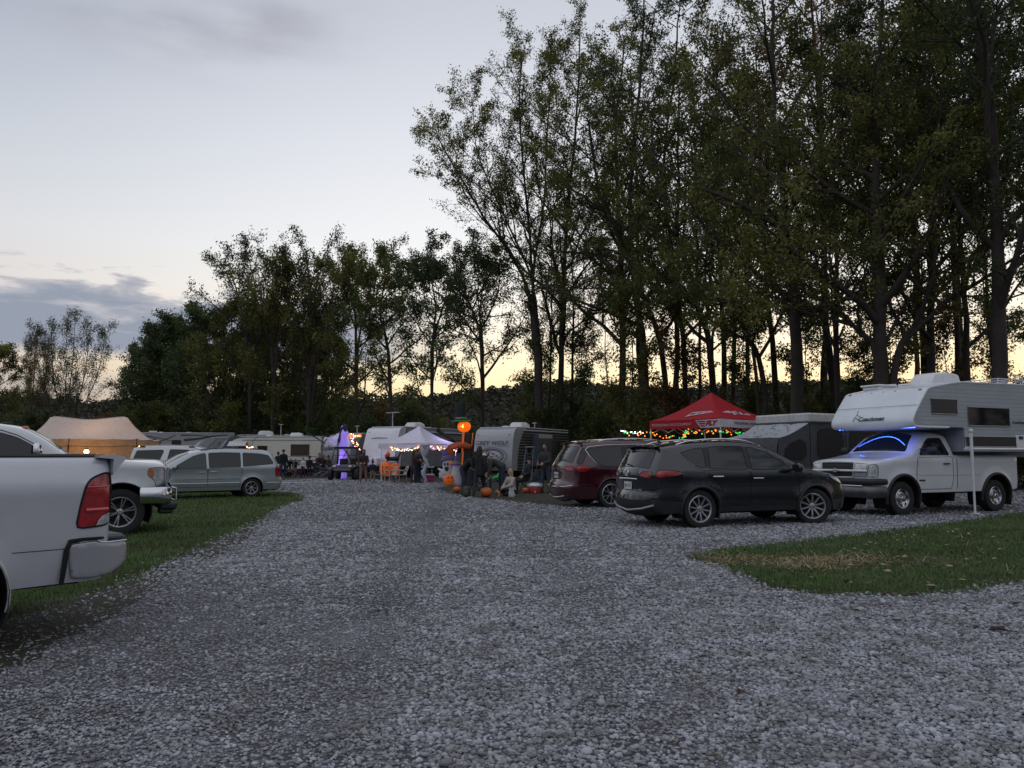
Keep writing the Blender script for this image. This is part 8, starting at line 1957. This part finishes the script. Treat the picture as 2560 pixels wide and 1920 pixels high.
def person(loc, rz, label, h=1.75, pose='stand', top=BLK, legs=JEAN, hair=HBR, hl=0, skin=SKIN, hat=None, long=0, skirt=0, shoes=SHOE, beard=False, group=None, seat_z=None, headturn=0, build=1.0, extra=None):
    P = POSES[pose]; k = h/1.75; t = empty('person', loc, rz, label, 'person', group); L = radians(P['lean'])
    up = Vector((0,-sin(L),cos(L))); pel = Vector((0,0,0)); B = build*1.0
    waist = pel+up*.20; chest = pel+up*.40; nb = pel+up*.52; hup = (up+Vector((0,0,.9 if P['lean'] < 40 else .15))).normalized(); hc = nb+hup*.20
    J = {}
    for i, s in enumerate((-1, 1)):
        sh = pel+up*.465+Vector((s*.185*B,0,0)); a = P['arms'][i]; el = sh+vdir(a[0], a[1], s)*.28; wr = el+vdir(a[2], a[3], s)*.25; hip = pel+Vector((s*.095,0,-.02)); g = P['legs'][i]
        kn = hip+vdir(g[0], g[1], s)*.43; an = kn+vdir(g[2], g[1]*.4, s)*.42; J[s] = (sh, el, wr, hip, kn, an, vdir(a[2], a[3], s), g)
    low = min(min(J[s][5].z-.075, J[s][4].z-.05, (pel.z-.12)) for s in (-1, 1)) if pose in ('kneel','low') else min(J[s][5].z for s in (-1, 1))-.075
    off = Vector((0,0,-low))
    if seat_z: off = Vector((0,0,seat_z/k+.10))
    def q(v): return (v+off)*k
    def cap(mb, a, b, ra, rb, n=10): capsule(mb, q(a), q(b), ra*k, rb*k, n)
    def body(mb):
        cap(mb, pel+Vector((-.05,0,0)), waist+Vector((-.03,0,0)), .105, .095); cap(mb, pel+Vector((.05,0,0)), waist+Vector((.03,0,0)), .105, .095)
        for s in (-1,1): cap(mb, waist+Vector((s*.04,0,0)), chest+Vector((s*.075,0,0)), .095, .105)
        cap(mb, pel+up*.45+Vector((-.13,0,0)), pel+up*.45+Vector((.13,0,0)), .065, .065); cap(mb, nb-up*.06, nb+hup*.10, .055, .050)
        c = q(hc); mb.ball(c, (.076*k,.094*k,.112*k), 14, k=12); f = Vector((sin(radians(headturn)), -cos(radians(headturn)), 0))
        mb.ball(c+f*.093*k+Vector((0,0,-.012*k)), (.014*k,.020*k,.024*k), 8); mb.ball(c+f*.05*k+Vector((0,0,-.075*k)), (.045*k,.045*k,.04*k), 8)
        sd = Vector((f.y,-f.x,0))
        for s in (-1,1): mb.ball(c+sd*s*.077*k-Vector((0,0,.01*k)), (.012*k,.018*k,.03*k), 8)
        for s in (-1,1):
            sh, el, wr, hip, kn, an, fd, g = J[s]
            cap(mb, sh, el, .052, .041); cap(mb, el, wr, .040, .027); cap(mb, hip, kn, .088, .058); cap(mb, kn, an, .056, .038)
            toe = Vector((s*.04,-.17,-.055)); cap(mb, an+Vector((0,.03,-.035)), an+toe, .036, .028)
            # palm, four curled fingers of unequal length, thumb from the side of the palm
            pd = fd.normalized(); sd_ = Vector((0,1,0)).cross(pd); sd_ = sd_.normalized() if sd_.length > .1 else Vector((1,0,0)); inn = pd.cross(sd_).normalized()
            pm = wr+pd*.075; cap(mb, wr+pd*.02-sd_*.012, pm-sd_*.024, .021, .018); cap(mb, wr+pd*.02+sd_*.012, pm+sd_*.024, .021, .018)
            for j, ln in enumerate((.066,.078,.073,.058)):
                b0 = pm+sd_*(.030-.020*j)+pd*.01; b1 = b0+pd*ln*.5+inn*.006; b2 = b1+(pd*.75+inn*.65)*ln*.5; cap(mb, b0, b1, .0105, .010, 6); cap(mb, b1, b2, .010, .0085, 6)
            t0 = wr+pd*.03+sd_*.03; t1 = t0+(pd*.6+sd_*.75)*.045; cap(mb, t0, t1, .013, .012, 6); cap(mb, t1, t1+(pd*.95+inn*.2)*.032, .012, .009, 6)
    remesh_union('body', body, skin, t, .0095, 2)
    def shirt(mb):
        e = .020; b = .045-long
        for s in (-1,1):
            cap(mb, pel+up*b+Vector((s*.055,0,0)), waist+Vector((s*.04,0,0)), .108*B+e, .098*B+e); cap(mb, waist+Vector((s*.04,0,0)), chest+Vector((s*.075,0,0)), .098*B+e, .105+e)
            sh, el, wr, *_ = J[s]; cap(mb, sh-up*.01, el, .058+e, .045+e); cap(mb, el, el.lerp(wr, .93), .044+e, .032+e)
        cap(mb, pel+up*.455+Vector((-.135,0,0)), pel+up*.455+Vector((.135,0,0)), .068+e*.7, .068+e*.7); cap(mb, nb-up*.05, nb+hup*.015, .062+e*.5, .056+e*.5)
    remesh_union('jacket', shirt, top, t, .017, 3)
    def pants(mb):
        e = .014
        cap(mb, pel+Vector((-.05,0,.03)), pel+Vector((.05,0,.03)), .11+e, .11+e)
        for s in (-1,1): sh, el, wr, hip, kn, an, fd, g = J[s]; cap(mb, hip, kn, .088+e, .06+e); cap(mb, kn, an+Vector((0,0,.01)), .058+e, .044+e)
        if skirt: 
            m = (J[-1][4]+J[1][4])/2; cap(mb, pel, pel.lerp(m, skirt), .13, .19)
    remesh_union('trousers' if not skirt else 'skirt', pants, legs, t, .017, 3)
    def shoe(mb):
        for s in (-1,1): an = J[s][5]; cap(mb, an+Vector((0,.035,-.035)), an+Vector((s*.04,-.18,-.048)), .046, .036)
    remesh_union('shoes', shoe, shoes, t, .015, 2)
    c = q(hc); f = Vector((sin(radians(headturn)), -cos(radians(headturn)), 0)); sd = Vector((f.y,-f.x,0))
    def hr(mb):
        mb.ball(c-f*.016*k+Vector((0,0,.026*k)), (.086*k,.098*k,.104*k), 14, k=10)
        if hl > 0:
            for s in (-1,0,1): capsule(mb, c-f*(.045 if s else .07)*k+sd*s*.055*k, c-f*(.06 if s else .085)*k+sd*s*.07*k+Vector((0,0,-hl*k))-hup*0, .052*k, .035*k)
        if beard: mb.ball(c+f*.062*k-Vector((0,0,.085*k)), (.05*k,.042*k,.055*k), 10)
    o = remesh_union('hair', hr, hair, t, .011, 2)
    # keep the face clear of hair
    bm = bmesh.new(); bm.from_mesh(o.data); rm = [v for v in bm.verts if (v.co-c).dot(f) > .035*k and -.095*k < (v.co-c).z < .062*k and abs((v.co-c).dot(sd)) < .062*k and not (beard and (v.co-c).z < -.045*k)]
    bmesh.ops.delete(bm, geom=rm, context='VERTS'); bm.to_mesh(o.data); bm.free()
    mb = MB()
    for s in (-1,1): mb.ball(c+f*.088*k+sd*s*.030*k+Vector((0,0,.012*k)), (.011*k,.008*k,.006*k), 8)
    mb.build('eyes', HBK, t); MB().ball(c+f*.090*k+Vector((0,0,-.052*k)), (.022*k,.010*k,.006*k), 8).build('mouth', mat('lips', (.22,.08,.07), .5), t)
    if hat == 'cap':
        mb = MB(); mb.ball(c+Vector((0,0,.035*k)), (.094*k,.106*k,.092*k), 14); mb.ball(c+f*.11*k+Vector((0,0,.045*k)), (.07*k,.075*k,.012*k), 12); mb.build('cap', BLK, t)
    elif hat == 'white_cap':
        mb = MB(); mb.ball(c+Vector((0,0,.035*k)), (.094*k,.106*k,.092*k), 14); mb.ball(c+f*.11*k+Vector((0,0,.045*k)), (.07*k,.075*k,.012*k), 12); mb.build('cap', WHT, t)
    elif hat == 'hood':
        o = remesh_union('hood', lambda mb: (mb.ball(c-f*.02*k+Vector((0,0,.015*k)), (.112*k,.118*k,.128*k), 14, k=10), mb.ball(c-f*.02*k+Vector((0,0,-.10*k)), (.115*k,.10*k,.07*k), 12)), top, t, .012, 3)
        bm = bmesh.new(); bm.from_mesh(o.data); bmesh.ops.delete(bm, geom=[v for v in bm.verts if (v.co-c).dot(f) > .04*k and abs((v.co-c).dot(sd)) < .066*k and -.09*k < (v.co-c).z < .08*k], context='VERTS'); bm.to_mesh(o.data); bm.free()
    elif hat == 'brim': MB().lathe([(0,.05),(.20,.045),(.205,.055),(.105,.07),(.10,.15),(.06,.17),(0,.165)],20,M=Matrix.Translation(c)@Matrix.Scale(k,4)).build('brimmed_hat', BLK, t)
    elif hat == 'cone': MB().lathe([(0,.06),(.13,.05),(.10,.08),(.04,.25),(0,.36)],16,M=Matrix.Translation(c)@Matrix.Scale(k,4)).build('pointed_hat', cloth((.12,.02,.04),'red felt'), t)
    if extra: extra(t, q, J, c, k)
    return t
def PP(u, Y): p = at(u, Y, 0); return (p.x, p.y, 0)
def PG(u, v): g = ground(u, max(v, 1192.2) if u < 830 else v); return (g.x, g.y, 0)
r_ = radians
person(PG(694,1193), r_(165), 'person in dark jacket with white shirt hem, seen from behind beside the capped man', 1.66, 'front', BLK, JEAN, HBR, .04, extra=lambda t,q,J,c,k: remesh_union('shirt_hem', lambda mb: capsule(mb, q(Vector((-.06,0,-.10))), q(Vector((.06,0,-.10))), .135*k, .135*k), WHT, t, .02, 2))
person(PG(707,1193), r_(40), 'man in black cap and dark jacket standing right of the silver minivan', 1.80, 'stand', BLK, DJEAN, HBK, 0, hat='cap', headturn=25)
person(PG(738,1190), r_(70), 'small girl with ponytail and dusky pink skirt near the motorhome', 1.18, 'carry', BLK, PNK, HBR, .16, skin=SKIN2, skirt=.55)
person(PG(757,1186), r_(-15), 'boy in a bright white t-shirt standing in the group near the motorhome', 1.28, 'stand', WHT, cloth((.08,.02,.03),'dark red'), HBK, 0, skin=SKIN2)
person(PG(729,1187), r_(-60), 'child in pale hood crouching behind the small girl', 1.15, 'low', KHA, BLK, HBR, 0, hat='hood')
person(PG(721,1189), r_(30), 'person bending low over the orange bucket left of the girl', 1.5, 'bend', BLK, DJEAN, HBK, .05)
person(PG(773,1188), r_(20), 'child in black with wide brimmed hat right of the boy in white', 1.35, 'stand', BLK, NAV, HBK, .05, hat='brim')
person(PG(796,1190), r_(50), 'big man in dark shirt sitting hands on knees by the round nosed trailer', 1.85, 'sit', MRN, JEAN, HBK, 0, seat_z=.62, build=1.15)
person(PG(807,1188), r_(60), 'person in black sitting hunched against the trailer nose', 1.7, 'sit', BLK, DJEAN, HBK, .04, seat_z=.55)
person(PG(818,1191), r_(75), 'dark haired man in grey jacket and pale jeans sitting left of the loungers', 1.75, 'sit', CHA, cloth((.13,.16,.22),'pale jeans'), HBK, 0, seat_z=.52, headturn=30)
for u, v, rz in ((797,1190,50),(808,1188,60),(819,1191,75)): camp_chair(u, ground(u, v).y, r_(rz-90), ['camp chair under the big dark shirted man','camp chair under the hunched person in black','camp chair under the man in pale jeans'][int((u-797)//11)])
person(PG(908,1208), r_(5), 'hooded person in dark maroon top and tan trousers standing alone in the middle', 1.72, 'front', MRN, cloth((.20,.12,.10),'tan trousers'), HBK, 0, hat='hood', shoes=WSHOE)
person(PG(931,1208), r_(-160), 'child in pointed hat and pale trousers facing away beside the small table', 1.15, 'stand', NAV, KHA, HBR, .05, hat='cone', shoes=WSHOE)
person(PG(884,1196), r_(40), 'person in black crouching beside the orange pail', 1.5, 'low', BLK, BLK, HBK, .05)
person(PG(897,1200), r_(-30), 'seated figure in black behind the hooded person', 1.6, 'low', BLK, CHA, HBK, .05)
person(PG(977,1207), r_(60), 'toddler in pale trousers sitting on the ground before the orange jack o lanterns', .95, 'low', OLV, LGY, HBR, 0, shoes=WSHOE)
person(PG(1033,1209), r_(120), 'woman with long brown hair in dark coat, left of the couple under the white canopy', 1.68, 'carry', MRN, CHA, HBR, .22, long=.18)
person(PG(1045,1208), r_(60), 'person in dark patterned jacket, right of the couple under the white canopy', 1.76, 'front', CHA, DJEAN, HBK, .02, long=.04)
person(PG(1158,1238), r_(66), 'person in black leaning forward beside the plain inflatable ghost', 1.78, 'bend2', BLK, DJEAN, HBK, 0, hat='hood', long=.04, headturn=20)
person(PG(1198,1243), r_(172), 'woman in long black coat walking, seen from behind in front of the wolf emblem', 1.78, 'walk', BLK, NAV, HBR, .20, long=.16)
person(PG(1218,1222), r_(10), 'person in blue grey shirt with light brown hair behind the stroller', 1.62, 'carry', GRY, DJEAN, HBL if 0 else HBR, .12, skin=SKIN2)
person(PG(1256,1234), r_(-85), 'man in white cap and grey olive jacket bending over the stroller', 1.88, 'bend', OLV, DJEAN, HBK, 0, hat='white_cap', long=.03, build=1.1)
person(PG(1281,1240), r_(-55), 'young woman with long blonde hair in cream cardigan kneeling on the grass', 1.66, 'kneel', CRM, BLK, HBL, .26, skin=SKIN2, headturn=-5)
person(PG(1315,1231), r_(-70), 'man with black cap in black jacket sitting in a camp chair before the ladder', 1.78, 'slouch', BLK, BLK, HBK, 0, hat='cap', seat_z=.46, skin=SKIN2)
camp_chair(1320, ground(1317, 1231).y+.1, r_(-160), 'camp chair under the seated man in black')
person(PG(1364,1232), r_(-35), 'tall bearded man in dark jacket and jeans standing left of the maroon minivan', 1.86, 'front', CHA, JEAN, HBK, 0, beard=True, long=.05)
